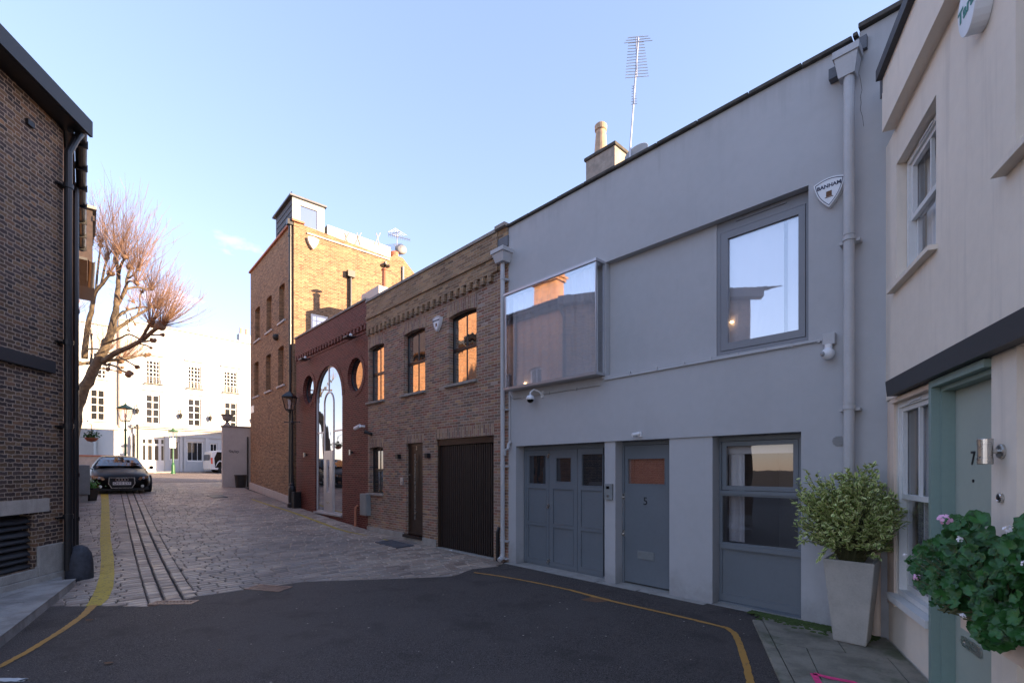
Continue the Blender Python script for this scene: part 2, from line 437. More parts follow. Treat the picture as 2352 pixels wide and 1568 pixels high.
M['br_red'] = brick_mat('dark_red_brick', [(0, (.085, .018, .013)), (.4, (.125, .026, .018)), (.7, (.105, .022, .016)), (1, (.155, .040, .027))],
                        (.34, .20, .165), mw=.0065, rough=.6, spec=.2, grime=.12, gc=(.06, .02, .018), bstr=.3, warp=.0007, bh=.056, bl=.18)
M['br_tower'] = brick_mat('weathered_stock_brick', [(0, (.09, .050, .034)), (.3, (.21, .12, .066)), (.6, (.29, .175, .092)), (.85, (.23, .125, .066)), (1, (.11, .065, .048))],
                          (.38, .29, .20), mw=.010, flemish=True, grime=.25, gc=(.12, .07, .04), patch=(.5, .60, .35, (.42, .28, .14)), bh=.058, bl=.20)
M['br_old'] = brick_mat('sooty_old_brick', [(0, (.03, .026, .027)), (.2, (.10, .065, .055)), (.4, (.055, .042, .04)), (.6, (.20, .12, .065)), (.75, (.11, .065, .048)), (.9, (.25, .13, .065)), (1, (.06, .045, .043))],
                        (.40, .30, .225), mw=.0125, flemish=True, grime=.3, gc=(.03, .022, .018), bstr=1.0, warp=.006, bh=.056, bl=.165)
M['br_orange'] = brick_mat('orange_brick', [(0, (.34, .13, .06)), (.5, (.46, .21, .09)), (1, (.38, .17, .09))], (.44, .33, .22), mw=.01, flemish=True, grime=.2, gc=(.14, .07, .04), bh=.058, bl=.19)

# shingle of setts
def sett_mat():
    t = NT('worn_granite_setts')
    g = t.n.new('ShaderNodeNewGeometry')
    r = g.outputs['Random Per Island']
    c = t.ramp(r, [(0, (.22, .165, .13)), (.25, (.37, .275, .215)), (.5, (.29, .235, .19)), (.75, (.46, .35, .27)), (1, (.33, .275, .235))])
    br = t.math('MULTIPLY_ADD', t.noise(38, 4, .7), .8, .6)
    cb = t.n.new('ShaderNodeCombineColor')
    for i in range(3): t.l.new(br, cb.inputs[i])
    c = t.mix(1.0, c, cb.outputs[0], 'MULTIPLY')
    big = t.mapr(t.noise(.35, 4, .6), .42, .62, 0, .45)
    c = t.mix(big, c, (.085, .082, .085))
    t.bump(t.noise(70, 4, .65), .5, .004)
    return t.fin(c, t.mapr(t.noise(4, 3), .3, .7, .40, .62), 0, .5)
M['setts'] = sett_mat()
def asphalt_mat(name, base, tint=1.0):
    t = NT(name)
    a = t.noise(.5, 4, .6); b = t.noise(110, 3, .7); v = t.voro(95, out='Color')
    sp = t.n.new('ShaderNodeSeparateColor'); t.l.new(v, sp.inputs[0])
    vd = t.voro(95)
    chip = t.mapr(sp.outputs[0], .86, .95)
    chip = t.math('MULTIPLY', chip, t.mapr(vd, .28, .40, 1, 0))
    c = t.mix(t.mapr(b, .40, .60), sc3(base, .3), sc3(base, 2.0))
    c = t.mix(t.math('MULTIPLY', chip, .75), c, (.22, .20, .19))
    c = t.mix(t.mapr(a, .42, .62, 0, .6), c, sc3(base, 1.5))
    c = t.mix(t.mapr(t.noise(1.3, 6, .7), .50, .66, 0, .55), c, sc3(base, .5))
    hh = t.math('ADD', t.math('MULTIPLY', vd, -.8), t.math('MULTIPLY', b, .6))
    t.bump(hh, .9, .006)
    return t.fin(c, .72, 0, .35)
M['asphalt'] = asphalt_mat('dark_asphalt', (.056, .046, .042))
M['asphalt_far'] = asphalt_mat('old_pinkish_asphalt', (.17, .135, .12))
M['mortar'] = mat('dark_joint_grit', (.05, .04, .035), .95, var=.3, vs=20, bump=.8, bs=80)
def paint_mat(name, c, wear=.5, ws=22):
    t = NT(name)
    m = t.mapr(t.noise(ws, 5, .75), wear, wear+.12, 0, .8)
    col = t.mix(t.noise(3, 3), sc3(c, .8), sc3(c, 1.1)); col = t.mix(m, col, (.10, .08, .06))
    t.bump(t.noise(90, 3, .7), .7, .004)
    return t.fin(col, .65)
M['yellow'] = paint_mat('yellow_road_paint', (.52, .37, .04), .52)
M['orange'] = paint_mat('worn_orange_road_paint', (.46, .235, .05), .55)
M['white_line'] = paint_mat('white_road_paint', (.6, .6, .6), .6)
def slab_mat(name, base, moss):
    t = NT(name)
    c = t.mix(t.mapr(t.noise(3, 5, .65), .35, .65), sc3(base, .75), sc3(base, 1.2))
    c = t.mix(t.mapr(t.noise(60, 3, .7), .55, .7, 0, .5), c, sc3(base, .5))
    if moss:
        c = t.mix(t.mapr(t.noise(1.6, 5, .7), .50, .66, 0, moss), c, (.045, .07, .02))
    t.bump(t.noise(70, 4, .7), .6, .005)
    return t.fin(c, .8, 0, .3)
M['slab'] = slab_mat('pale_paving_slab', (.33, .31, .29), 0)
M['kerb'] = slab_mat('granite_kerb', (.33, .305, .28), 0)
M['slab_moss'] = slab_mat('damp_mossy_slab', (.24, .215, .17), .6)
M['moss'] = mat('green_moss', (.055, .085, .018), .95, var=.35, vs=14, bump=1.0, bs=70)
M['iron_cover'] = mat('rusty_iron_cover', (.27, .17, .125), .5, metal=.2, var=.35, vs=12, bump=.4)
M['bark'] = None
def bark():
    t = NT('plane_tree_bark')
    c = t.ramp(t.noise(3.2, 4, .6), [(.3, (.04, .03, .022)), (.5, (.10, .073, .047)), (.7, (.18, .135, .08))])
    t.bump(t.noise(12, 4, .7), .6, .03); return t.fin(c, .85)
M['bark'] = bark()
M['twig'] = mat('reddish_twigs', (.20, .115, .075), .8, var=.15)
M['knob'] = mat('pollard_knuckle_bark', (.15, .09, .055), .9, var=.3, vs=6, bump=1.0, bs=12)
def leaf_mat(name, cen, edge, e0=.55, rough=.45):
    t = NT(name)
    sp = t.n.new('ShaderNodeSeparateXYZ'); t.l.new(t.tc.outputs['UV'], sp.inputs[0])
    g = t.n.new('ShaderNodeNewGeometry'); r = g.outputs['Random Per Island']
    cc = t.mix(r, sc3(cen, .65), sc3(cen, 1.5))
    n = t.noise(90, 2)
    m = t.mapr(t.math('ADD', sp.outputs[0], t.math('MULTIPLY', t.math('SUBTRACT', n, .5), .5)), e0, e0+.12)
    if edge: cc = t.mix(m, cc, t.mix(r, edge, sc3(edge, .75)))
    t.bsdf.inputs['Subsurface Weight'].default_value = 0
    return t.fin(cc, rough, 0, .4)
M['leaf_var'] = leaf_mat('variegated_leaf', (.17, .29, .045), (.66, .68, .30), .58)
M['leaf_ger'] = leaf_mat('geranium_leaf', (.022, .088, .016), (.035, .12, .026), .7)
M['leaf_small'] = leaf_mat('pot_plant_leaf', (.08, .22, .03), None)
M['stem'] = mat('green_brown_stem', (.10, .10, .04), .8)
# ================================================================== shared builders
def windowparts(parent, fr, u0, u1, v0, v1, n, fmat, gmat, fw=.05, bars_v=(), bars_h=(), bw=.022, dep=.05, arch=0, pane_back=.02, name='window', rail=None, label=None):
    """frame (with glazing bars) child of parent, pane child of the frame. bars given as fractions"""
    m = MB()
    outer = archrect(u0, u1, v0, v1, arch); inner = archrect(u0+fw, u1-fw, v0+fw, v1-fw, arch*.9)
    m.wall(fr, outer, [inner], n=n, depth=dep, reveal=dep-.005)
    for f in bars_v:
        u = u0+(u1-u0)*f; m.box(fr, u-bw/2, u+bw/2, v0+fw, v1-fw, n-dep+.005, n-.008)
    for f in bars_h:
        v = v0+(v1-v0)*f; m.box(fr, u0+fw, u1-fw, v-bw/2, v+bw/2, n-dep+.007, n-.010)
    if rail: 
        v = v0+(v1-v0)*rail; m.box(fr, u0+fw, u1-fw, v-.03, v+.03, n-dep+.006, n+.006)
    fo = m.build(name, fmat, parent)
    if label: fo['label'] = label
    g = MB(); g.wall(fr, archrect(u0+fw*.8, u1-fw*.8, v0+fw*.8, v1-fw*.8, arch*.9), (), n=n-pane_back, depth=.008)
    g.build('pane', gmat, fo)
    return fo
def curtain(parent, fr, u0, u1, v0, v1, n, amp=.03, per=.12, name='curtain', m='white_curtain', seed=0):
    b = MB(); N = max(8, int((u1-u0)/.02)); prev = None
    for i in range(N+1):
        u = u0+(u1-u0)*i/N
        d = n+amp*math.sin(2*math.pi*u/per+1.7*math.sin(u*3+seed))
        a = (fr.p(u, v0, d), fr.p(u, v1, n+(d-n)*.6))
        if prev: b.face([prev[0], a[0], a[1], prev[1]])
        prev = a
    return b.build(name, M[m], parent, smooth=True)
def roombox(m, fr, u0, u1, v0, v1, n0, n1):
    """inside of a room seen through a window: five inward faces"""
    P = fr.p
    m.face([P(u0, v0, n0), P(u1, v0, n0), P(u1, v1, n0), P(u0, v1, n0)])
    m.face([P(u0, v0, n1), P(u0, v0, n0), P(u0, v1, n0), P(u0, v1, n1)])
    m.face([P(u1, v0, n0), P(u1, v0, n1), P(u1, v1, n1), P(u1, v1, n0)])
    m.face([P(u0, v1, n0), P(u1, v1, n0), P(u1, v1, n1), P(u0, v1, n1)])
    m.face([P(u0, v0, n1), P(u1, v0, n1), P(u1, v0, n0), P(u0, v0, n0)])
def pipe_run(m, fr, pts, r, seg=10):
    m.tube([fr.p(*p) for p in pts], r, seg)
def collar(m, fr, u, v, n, r, hh=.05):
    m.lathe(fr.p(u, v-hh/2, n), [(r*.99, 0), (r, 0), (r, hh), (r*.99, hh)], 14)
def bracket(m, fr, u, v, n, w):
    m.box(fr, u-w, u+w, v-.014, v+.014, .002, n-.02)

# ================================================================== GREY HOUSE
gu0, gu1 = A.U(1168), A.U(2069)
gtop = 6.12
GH = thing('mews_house', 'mews house of smooth blue grey render with grey garage doors and a boxed-out glass window', 'house', A.p(0, 0, 0))
rec = list(A.rect(1185, 1840, 1200, 1007)); rec[2] = -.02; rec[3] = A.V(1500, 1008)
band = [A.U(1391), A.U(1857), A.V(1391, 862), A.V(1500, 561)]
rec2 = band
gap = (A.U(1934), A.U(1974))
bay = (A.U(1179), A.U(1389), A.V(1389, 858), A.V(1389, 606))
w = MB()
outer = [(gu0, -.3), (gu1, -.3), (gu1, gtop+.07), (gap[1], gtop+.06), (gap[1], gtop-.26), (gap[0], gtop-.26), (gap[0], gtop), (gu0, gtop)]
w.wall(A, outer, [rc(*rec), rc(*rec2), rc(bay[0]+.03, bay[1]-.03, bay[2]+.03, bay[3]-.03)], n=0, depth=.32, reveal=[.2, .11, .2])
# pillars of the ground floor
nd = -.2
pil1 = (A.U(1386.5), A.U(1413, -.02)); pil2 = (A.U(1535.3), A.U(1636, -.02))
for a, b in (pil1, pil2): w.box(A, a, b, -.3, rec[3], -.32, -.025, skip='td')
# upper recessed panel
wr = (A.U(1646, -.11), rec2[1]-.003)
w.box(A, rec2[0]+.001, A.U(1643, -.11), rec2[2], rec2[3]-.001, -.32, -.112, skip='lrtd')
w.box(A, A.U(1640, -.11), A.U(1643, -.11)+.02, rec2[2], rec2[3]-.001, -.32, -.10, skip='td')
# body of the house behind the front wall
D = 7.5
w.box(A, gu0, gu1, -.3, gtop-.5, -D, -D+.3)
w.box(A, gu0, gu0+.3, -.3, gtop-.02, -D+.3, -.32); w.box(A, gu1-.3, gu1-.28, -.3, gtop-.02, -D+.3, -.32)
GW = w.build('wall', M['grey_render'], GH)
m = MB(); m.box(A, gu1-.279, gu1, 3.0, gtop+.068, -D, -.322); m.build('side_wall', M['br_yellow'], GH)
m = MB(); m.box(A, gu0+.3, gu1-.3, gtop-.55, gtop-.5, -D+.3, -.32); m.build('roof', M['lead'], GH)
# coping, rough and broken into lengths
m = MB(); u = gu0-.02; rnd = random.Random(3)
while u < gap[0]+.08:
    e = min(u+rnd.uniform(.55, .7), gap[0]+.1); dz = rnd.uniform(-.006, .006)
    m.box(A, u, e-.008, gtop+.002+dz, gtop+.045+dz, -.34, .045+rnd.uniform(-.004, .006)); u = e
m.box(A, gap[0]+.1, gap[1]-.01, gtop+.02, gtop+.06, -.34, .04)
m.box(A, gap[1]-.002, gu1+.03, gtop+.075, gtop+.125, -.34, .05)
m.box(A, gu1-.27, gu1+.03, gtop+.075, gtop+.125, -D, -.342)
m.build('coping', M['dark_coping'], GH, bevel=.008)
m = MB(); m.box(A, gap[0]-.0, gap[1], gtop-.259, gtop+.0, -.6, -.33); m.build('outlet_recess', M['black_matt'], GH)
# interior behind windows
m = MB()
roombox(m, A, gu0+.35, A.U(1640), 2.7, 5.2, -4.0, -.33)
roombox(m, A, A.U(1640)+.05, gu1-.35, 2.7, 5.4, -4.0, -.33)
m.build('room_shell', M['room'], GH)
# ---- boxed bay window
p = .205
bu0, bu1, bv0, bv1 = bay
m = MB()
m.box(A, bu0-.02, bu1+.01, bv1-.012, bv1+.028, .002, p+.02)     # top
m.box(A, bu0-.02, bu1+.01, bv0-.035, bv0+.005, .002, p+.025)    # bottom
for (u, nn) in ((bu0, p-.012), (bu1-.022, p-.012), (bu1-.02, .003), (bu0, .003)):
    m.box(A, u, u+.02, bv0+.005, bv1-.012, nn, nn+.018)
for k in (.55,):
    m.box(A, bu0+.055, bu0+.065, bv0+.005, bv1-.012, .0, p-.02)
BF = m.build('bay_window', M['alu'], GH)
g = MB(); g.box(A, bu0+.021, bu1-.023, bv0+.006, bv1-.013, p-.010, p)
g.build('pane', M['glass_bay'], BF)
g = MB(); g.box(A, bu1-.012, bu1-.004, bv0+.006, bv1-.013, .022, p-.013); g.build('side_pane', M['glass_clear'], BF)
g = MB(); g.box(A, bu0+.002, bu0+.01, bv0+.006, bv1-.013, .022, p-.013); g.build('side_pane', M['glass_clear'], BF)
g = MB(); g.box(A, bu0+.03, bu1-.03, bv0+.006, bv0+.02, -.2, p-.02); g.build('inner_sill', M['white_paint'], BF)
curtain(BF, A, bu0+.10, bu1-.44, bv0+.03, bv1-.03, .10, .035, .17, seed=2)
curtain(BF, A, bu1-.46, bu1-.05, bv0+.03, bv1-.03, .10, .03, .13, seed=5)
# ---- upper right window
n0 = -.11
x0u, x1u = A.U(1644, n0)+.004, rec2[1]-.002
wv0, wv1 = rec2[2]+.004, rec2[3]-.004
fo = MB()
su0, su1 = A.U(1655, n0), A.U(1852, n0)
sv0, sv1 = A.V(1750, 791, n0), A.V(1750, 503.5, n0)
gu0_, gu1_ = A.U(1672, n0), A.U(1834, n0)
gv0, gv1 = A.V(1750, 773, n0), A.V(1750, 521, n0)
fo.wall(A, rc(x0u, x1u, wv0, wv1), [rc(su0, su1-.004, sv0, sv1)], n=n0-.002, depth=.07)
fo.wall(A, rc(su0+.006, su1-.010, sv0+.006, sv1-.006), [rc(gu0_, gu1_, gv0, gv1)], n=n0+.004, depth=.08, reveal=.035)
fo.box(A, A.U(1690, n0), A.U(1806, n0), sv1+.085, sv1+.10, n0, n0+.012)
WU = fo.build('window', M['grey_frame'], GH)
g = MB(); g.box(A, gu0_-.01, gu1_+.01, gv0-.01, gv1+.01, n0-.03, n0-.022); g.build('pane', M['glass_bay'], WU)
for px in (1670, 1815): MB().box(A, A.U(px, n0), A.U(px+7, n0), sv0-.068, sv0-.045, n0, n0+.006).build('drain_slot', M['black_matt'], WU)
curtain(WU, A, gu0_-.02, gu0_+.62, gv0-.02, gv1+.02, n0-.06, .010, .35, seed=1)
curtain(WU, A, gu0_+.66, gu1_+.02, gv0-.02, gv1+.02, n0-.065, .010, .3, seed=3)
# ceiling lamps seen inside
for (px, py, nn) in ((1328, 703, .05), (1681, 741, -.155), (1206, 881, .14)):
    u, v = A.hit(px, py, nn)
    c = tag(MB().lathe(A.p(u, v, nn), [(.001, 0), (.022, 0), (.022, .015), (.012, .02)], 14).build('ceiling_lamp', M['bulb']),
            {1328: 'small lit ceiling spot behind the boxed-out glass window', 1681: 'small lit ceiling spot behind the upper right grey window',
             1206: 'tiny lit lamp low in the left corner of the boxed-out window'}[px], 'lamp', 'small warm lamps inside the grey house')
# ---- garage doors
gtopd = rec[3]
def panel_leaf(parent, name, fr, n, u0, u1, v0, v1, panes, panels, lm, gm, th=.045, dep=.014, bm=.006):
    m = MB(); holes = [rc(*a) for a in panes]+[rc(*a) for a in panels]
    m.wall(fr, rc(u0, u1, v0, v1), holes, n=n, depth=th, reveal=[.03]*len(panes)+[dep]*len(panels))
    for a in panels: m.box(fr, a[0], a[1], a[2], a[3], n-th+.002, n-dep+.001, skip='lrtdb')
    for a in panes+panels:   # small bead proud of the face round each opening
        b = .012
        m.box(fr, a[0]-b, a[1]+b, a[2]-b, a[2], n, n+bm); m.box(fr, a[0]-b, a[1]+b, a[3], a[3]+b*.8, n, n+bm)
        m.box(fr, a[0]-b, a[0], a[2]+.0005, a[3]-.0005, n, n+bm*.9); m.box(fr, a[1], a[1]+b, a[2]+.0005, a[3]-.0005, n, n+bm*.9)
    o = m.build(name, M[lm], parent)
    for a in panes:
        g = MB(); g.box(fr, a[0]-.004, a[1]+.004, a[2]-.004, a[3]+.004, n-.028, n-.022); g.build('pane', gm, o)
    return o
ndl = -.21
m = MB()
gl, gr = rec[0]+.003, pil1[0]-.003
m.box(A, gl, gr, gtopd-.075, gtopd-.004, -.30, -.205); m.box(A, gl, gl+.06, .02, gtopd-.076, -.30, -.204)
m.box(A, gl+.06, gr, .0, .03, -.29, -.215)
GF = m.build('garage_frame', M['grey_door'], GH)
rr = lambda a, b, c, d: A.rect(a, b, c, d, ndl)
e = [A.U(1207, ndl), A.U(1261, ndl), A.U(1326, ndl), A.U(1385.5, ndl)]
def D5(x0, x1, y0, y1): return rr(1129+x0*.3799, 1129+x1*.3799, 909.4+y0*.3799, 909.4+y1*.3799)
def fixv(a, v0, v1): return (a[0], a[1], v0, v1)
topl = gtopd-.08
pv = [D5(228, 328, 360, 528), D5(390, 480, 374, 516), D5(546, 672, 350, 541)]
q1 = [D5(224, 328, 556, 752), D5(374, 492, 562, 776), D5(542, 672, 572, 798)]
q2 = [D5(224, 328, 780, 985), D5(374, 492, 796, 1008), D5(542, 672, 822, 1038)]
v_a = [sum(x[k] for x in q1)/3 for k in (2, 3)]; v_b = [sum(x[k] for x in q2)/3 for k in (2, 3)]
leaves = []
for i in range(3):
    o = panel_leaf(GH, 'garage_door', A, ndl, e[i]+.004, e[i+1]-.004, .035, topl, [pv[i]], [fixv(q1[i], *v_a), fixv(q2[i], *v_b)], 'grey_door', M['glass_dark'])
    leaves.append(o)
for yy in (362, 665, 998):
    u, v = A.hit(1129+345*.3799, 909.4+yy*.3799, ndl)
    m = MB(); m.box(A, u-.03, u+.012, v-.03, v+.0, ndl+.001, ndl+.02); m.box(A, u-.005, u+.035, v+.003, v+.038, ndl+.001, ndl+.022)
    m.build('hinge', M['steel'], leaves[0])
# ---- front door
m = MB(); dl, dr = pil1[1]+.003, pil2[0]-.003
m.box(A, dl, dr, gtopd-.06, gtopd-.004, -.30, -.2)
m.box(A, dl, dl+.035, .0, gtopd-.061, -.30, -.202)
m.build('door_frame', M['grey_door'], GH)
fd = panel_leaf(GH, 'front_door', A, ndl, dl+.04, dr, .03, gtopd-.065, [D5(826, 1047, 378, 530)], [], 'grey_door', M['glass_clear'])
b = D5(826, 1047, 378, 530)
m = MB(); m.box(A, b[0]-.02, b[1]+.02, b[2]-.02, b[3]+.02, ndl-.07, ndl-.06); m.box(A, b[0]+.07, b[0]+.075, b[2], b[3], ndl-.06, ndl-.05); m.build('orange_panel', M['orange_panel'], fd)  # flat orange panel set behind the door glass
a = D5(885, 983, 938, 986)
m = MB(); m.wall(A, rc(*a), [rc(a[0]+.02, a[1]-.02, a[2]+.025, a[3]-.025)], n=ndl+.012, depth=.012); m.box(A, a[0]+.02, a[1]-.02, a[2]+.025, a[3]-.025, ndl+.001, ndl+.007)
m.build('letter_plate', M['cabinet'], fd)
u, v = A.hit(1482.6, 1151, ndl)
t5 = textmesh('5', .16); m = MB(); m.addmesh(t5, frmat(A, u, v, ndl+.004)); m.build('house_number', M['number_metal'], fd)
for (x, y) in ((797, 605), (797, 825)):
    u, v = A.hit(1129+x*.3799, 909.4+y*.3799, ndl)
    m = MB(); m.box(A, u-.028, u+.028, v-.05, v+.05, ndl+.001, ndl+.008)
    m.lathe(A.p(u, v-.015, ndl+.008), [(.018, 0), (.018, .02), (.010, .022)], 14, A.p(0, 0, 1)-A.p(0, 0, 0))
    m.build('lock', M['steel'], fd)
# ---- window and panel unit on the right
wl, wrr = pil2[1]+.004, rec[1]-.003
m = MB()
m.box(A, wl, wrr, gtopd-.05, gtopd-.004, -.30, -.2)
lp = A.rect(1659, 1833, 1141, 1253, ndl); tp = A.rect(1667, 1823, 1026, 1117.5, ndl)
so = A.rect(1657, 1835, 1010, 1128, ndl)
pn = A.rect(1659, 1834, 1271, 1378, ndl)
m.wall(A, rc(wl, wrr, .03, gtopd-.052), [rc(so[0], min(so[1], wrr-.03), so[2], so[3]), rc(lp[0], min(lp[1], wrr-.035), lp[2], lp[3]), rc(pn[0], min(pn[1], wrr-.035), pn[2], pn[3])], n=ndl, depth=.09, reveal=[.06, .035, .014])
m.box(A, pn[0]-.01, wrr-.02, pn[2]-.01, pn[3]+.01, ndl-.08, ndl-.013, skip='lrtdb')
m.box(A, wl+.02, wrr-.01, so[2]-.045, so[2]-.012, ndl, ndl+.018)
m.box(A, lp[0]-.02, wrr-.012, lp[2]-.075, lp[2]-.012, ndl, ndl+.03)
m.box(A, wl, wrr, .0, .028, -.29, ndl+.035)
WF = m.build('window', M['grey_door'], GH)
windowparts(WF, A, so[0]+.006, min(so[1], wrr-.03)-.006, so[2]+.006, so[3]-.006, ndl-.005, M['grey_door'], M['glass_low'], fw=.055, name='opening_sash')
g = MB(); g.box(A, lp[0]-.01, wrr-.03, lp[2]-.01, lp[3]+.01, ndl-.045, ndl-.037); g.build('pane', M['glass_low'], WF)
m = MB(); roombox(m, A, wl-.05, wrr+.05, .05, gtopd, -2.6, -.31); m.build('room_shell', M['room'], WF)
curtain(WF, A, lp[0]+.02, lp[0]+.22, lp[2]+.0, so[3]-.03, -.36, .02, .07, seed=4)
m = MB(); m.box(A, lp[0], wrr-.03, so[3]-.16, so[3]-.06, -.35, -.33); m.build('blind_box', M['white_curtain'], WF)
# threshold strip
m = MB(); u = gu0+.02; rnd = random.Random(5)
while u < A.U(1735, .1):
    e_ = min(u+rnd.uniform(.7, 1.1), A.U(1735, .1))
    m.box(A, u, e_-.006, -.05, .012+rnd.uniform(-.002, .003), .001, .13+rnd.uniform(-.012, .02)); u = e_
    
m.box(A, rec[0], rec[1], -.05, .006, -.30, .0)
m.build('threshold', M['concrete'], GH, bevel=.008)
# ---- downpipes
def downpipe(parent, fr, px, ytop, ybot, r, hop, brk, n=.11, m_='pipe_grey', name='downpipe', shoe=True):
    u = fr.U(px, n); vt = fr.V(px, ytop, n); vb = max(fr.V(px, ybot, n), .06)
    m = MB(); m.tube([fr.p(u, vb+.06, n), fr.p(u, vt, n)], r, 14)
    if shoe: m.tube([fr.p(u, vb+.10, n), fr.p(u, vb+.04, n+.02), fr.p(u, vb, n+.09)], [r, r*1.05, r*1.1], 14)
    for y in brk:
        v = fr.V(px, y, n); collar(m, fr, u, v, n, r*1.22, .045); collar(m, fr, u, v+.05, n, r*1.12, .03); bracket(m, fr, u, v-.02, n, r*1.9)
    if hop:
        x0, x1, y0, y1 = hop; a = fr.U(x0, n); b_ = fr.U(x1, n); va = fr.V(px, y0, n); vb_ = fr.V(px, y1, n)
        c = (a+b_)/2; hw = (b_-a)/2
        k = .62
        prof = [(hw*k, hw*k*.8, vb_), (hw*.86, hw*.72, va-.09), (hw*.86, hw*.72, va-.075), (hw, hw*.85, va-.07), (hw, hw*.85, va)]
        prev = None
        for (du, dn, v) in prof:
            q = [fr.p(c-du, v, n-dn), fr.p(c+du, v, n-dn), fr.p(c+du, v, n+dn), fr.p(c-du, v, n+dn)]
            if prev:
                for i in range(4): m.face([prev[(i+1) % 4], prev[i], q[i], q[(i+1) % 4]][::-1])
            else: m.face(q)
            prev = q
        m.face(prev[::-1])
    return m.build(name, M[m_], parent, smooth=False)
downpipe(GH, A, 1154.5, 600, 1292, .040, (1140, 1169, 575, 604), (640, 938, 1068, 1240, 1280), n=.10)
downpipe(GH, A, 1950, 175, 1440, .047, (1917, 1978, 118, 178), (548, 935, 1180), n=.12)
# lead flashing at both hoppers
m = MB()
u, v = A.hit(1935, 100, .02)
MB().box(A, gap[0]-.10, gap[0]+.02, gtop-.33, gtop-.22, .002, .09).build('lead_flashing', M['lead'], GH); m.box(A, gap[1]-.02, gap[1]+.07, gtop-.16, gtop-.03, .002, .05)
m.build('lead_flashing', M['lead'], GH)
m = MB(); m.box(A, A.U(1146), A.U(1168)+.01, A.V(1155, 572), A.V(1155, 548), .003, .03); m.build('lead_flashing', M['lead'], GH)
# cable conduit along the wall
m = MB(); vc = A.V(1600, 830, .02)
m.tube([A.p(A.U(1182), vc-.105, .02), A.p(A.U(1380), vc-.105, .02)], .009, 6)
m.tube([A.p(bay[0]+.03, vc-.04, .22), A.p(bay[1], vc-.04, .015), A.p(A.U(1890), vc, .02)][1:], .013, 6)
m.tube([A.p(A.U(1173), A.V(1173, 905), .02), A.p(A.U(1173), A.V(1173, 1030), .02)], .013, 6)
m.tube([A.p(A.U(1173), A.V(1173, 905), .02), A.p(A.U(1182), vc-.105, .02)], .013, 6)
for px in range(1200, 1890, 62): 
    m.box(A, A.U(px)-.012, A.U(px)+.012, vc-.02-(.105 if px < 1385 else 0), vc+.018-(.105 if px < 1385 else 0), .001, .03)
m.build('cable_conduit', M['pipe_grey'], GH)
# little waste pipe bend by the left downpipe
m = MB(); u, v = A.hit(1168, 1030, .06)
m.tube([A.p(u+.03, v+.13, .03), A.p(u, v+.08, .06), A.p(u+.02, v, .09), A.p(u-.05, v-.03, .10), A.p(u-.06, v-.12, .10)], .028, 10)
m.build('waste_pipe', M['pipe_grey'], GH)
m = MB(); m.tube([A.p(*A.hit(x_, y_, .0), .0) for x_, y_ in ((1974, 172), (1977, 186), (1980, 208), (1976, 222), (1978, 236), (1976, 252), (1981, 268), (1984, 291))], .0022, 4); m.build('hairline_crack', M['black_matt'], GH)
# round vent
u, v = A.hit(1926, 1012, .0)
m = MB()
for k in range(7):
    dv = -.045+.015*k; hw = math.sqrt(max(0, .055**2-dv*dv)); m.box(A, u-hw, u+hw, v+dv-.004, v+dv+.004, .002, .012)
m.build('vent', M['plastic_grey'], GH)
# black waste pipe at the ground by the corner
# ---- things on the grey wall
def dome_camera():
    u, v = A.hit(1218, 915, .18); t = thing('security_camera', 'white dome security camera on a curved arm below the boxed-out glass window', 'camera', A.p(u, v, .1), 'security cameras on the mews walls')
    m = MB(); m.box(A, u+.09, u+.15, v+.02, v+.13, .002, .02)
    m.tube([A.p(u+.12, v+.06, .02), A.p(u+.11, v+.12, .08), A.p(u+.05, v+.15, .15), A.p(u, v+.10, .18), A.p(u, v+.05, .18)], .016, 8)
    m.build('arm', M['plastic_white'], t)
    MB().lathe(A.p(u, v-.02, .18), [(.068, 0), (.07, .03), (.055, .065), (.02, .08), (.001, .08)], 20).build('housing', M['plastic_white'], t, smooth=True)
    MB().lathe(A.p(u, v-.075, .18), [(.001, 0), (.03, .008), (.052, .03), (.058, .055)], 20).build('dome', M['car_black'], t, smooth=True)
dome_camera()
u, v = A.hit(1901.6, 812, .08); t = thing('security_camera', 'white ball security camera hanging from a grey junction box under the upper right window', 'camera', A.p(u, v, .02), 'security cameras on the mews walls')
m = MB(); m.box(A, u-.055, u+.06, v+.10, v+.22, .002, .07); m.build('junction_box', M['pipe_grey'], t, bevel=.006)
MB().lathe(A.p(u, v+.05, .06), [(.035, 0), (.035, .05)], 14).build('mount', M['plastic_white'], t)
MB().ball(A.p(u, v, .08), .062, 20, 12).build('housing', M['plastic_white'], t, smooth=True)
MB().ball(A.p(u-.035, v-.005, .125), .026, 14, 8).build('lens', M['plastic_grey'], t, smooth=True)
u, v = A.hit(1462, 997, .07); t = thing('security_camera', 'small white bullet camera above the lintel between garage and front door', 'camera', A.p(u, v, 0), 'security cameras on the mews walls')
m = MB(); m.box(A, u-.01, u+.05, v-.035, v+.035, .002, .03); m.build('bracket', M['plastic_white'], t)
MB().tube([A.p(u+.02, v+.01, .03), A.p(u-.04, v-.012, .12)], .026, 12).build('housing', M['plastic_white'], t)
# intercom
a = A.rect(1388.5, 1404, 1110.5, 1147)
t = thing('intercom', 'flat steel entry intercom with a dark display on the pillar beside the front door', 'intercom', A.p(a[0], a[2], 0))
m = MB(); m.box(A, a[0], a[1]+.02, a[2], a[3], -.024, .012); m.build('plate', M['cabinet'], t, bevel=.004)
m = MB(); m.box(A, a[0]+.04, a[1]-.03, a[3]-.075, a[3]-.035, .012, .016); m.build('display', M['car_black'], t)
MB().lathe(A.p((a[0]+a[1])/2+.01, a[2]+.06, .012), [(.016, 0), (.016, .01), (.001, .012)], 16, A.p(0, 0, 1)-A.p(0, 0, 0)).build('button', M['steel'], t)
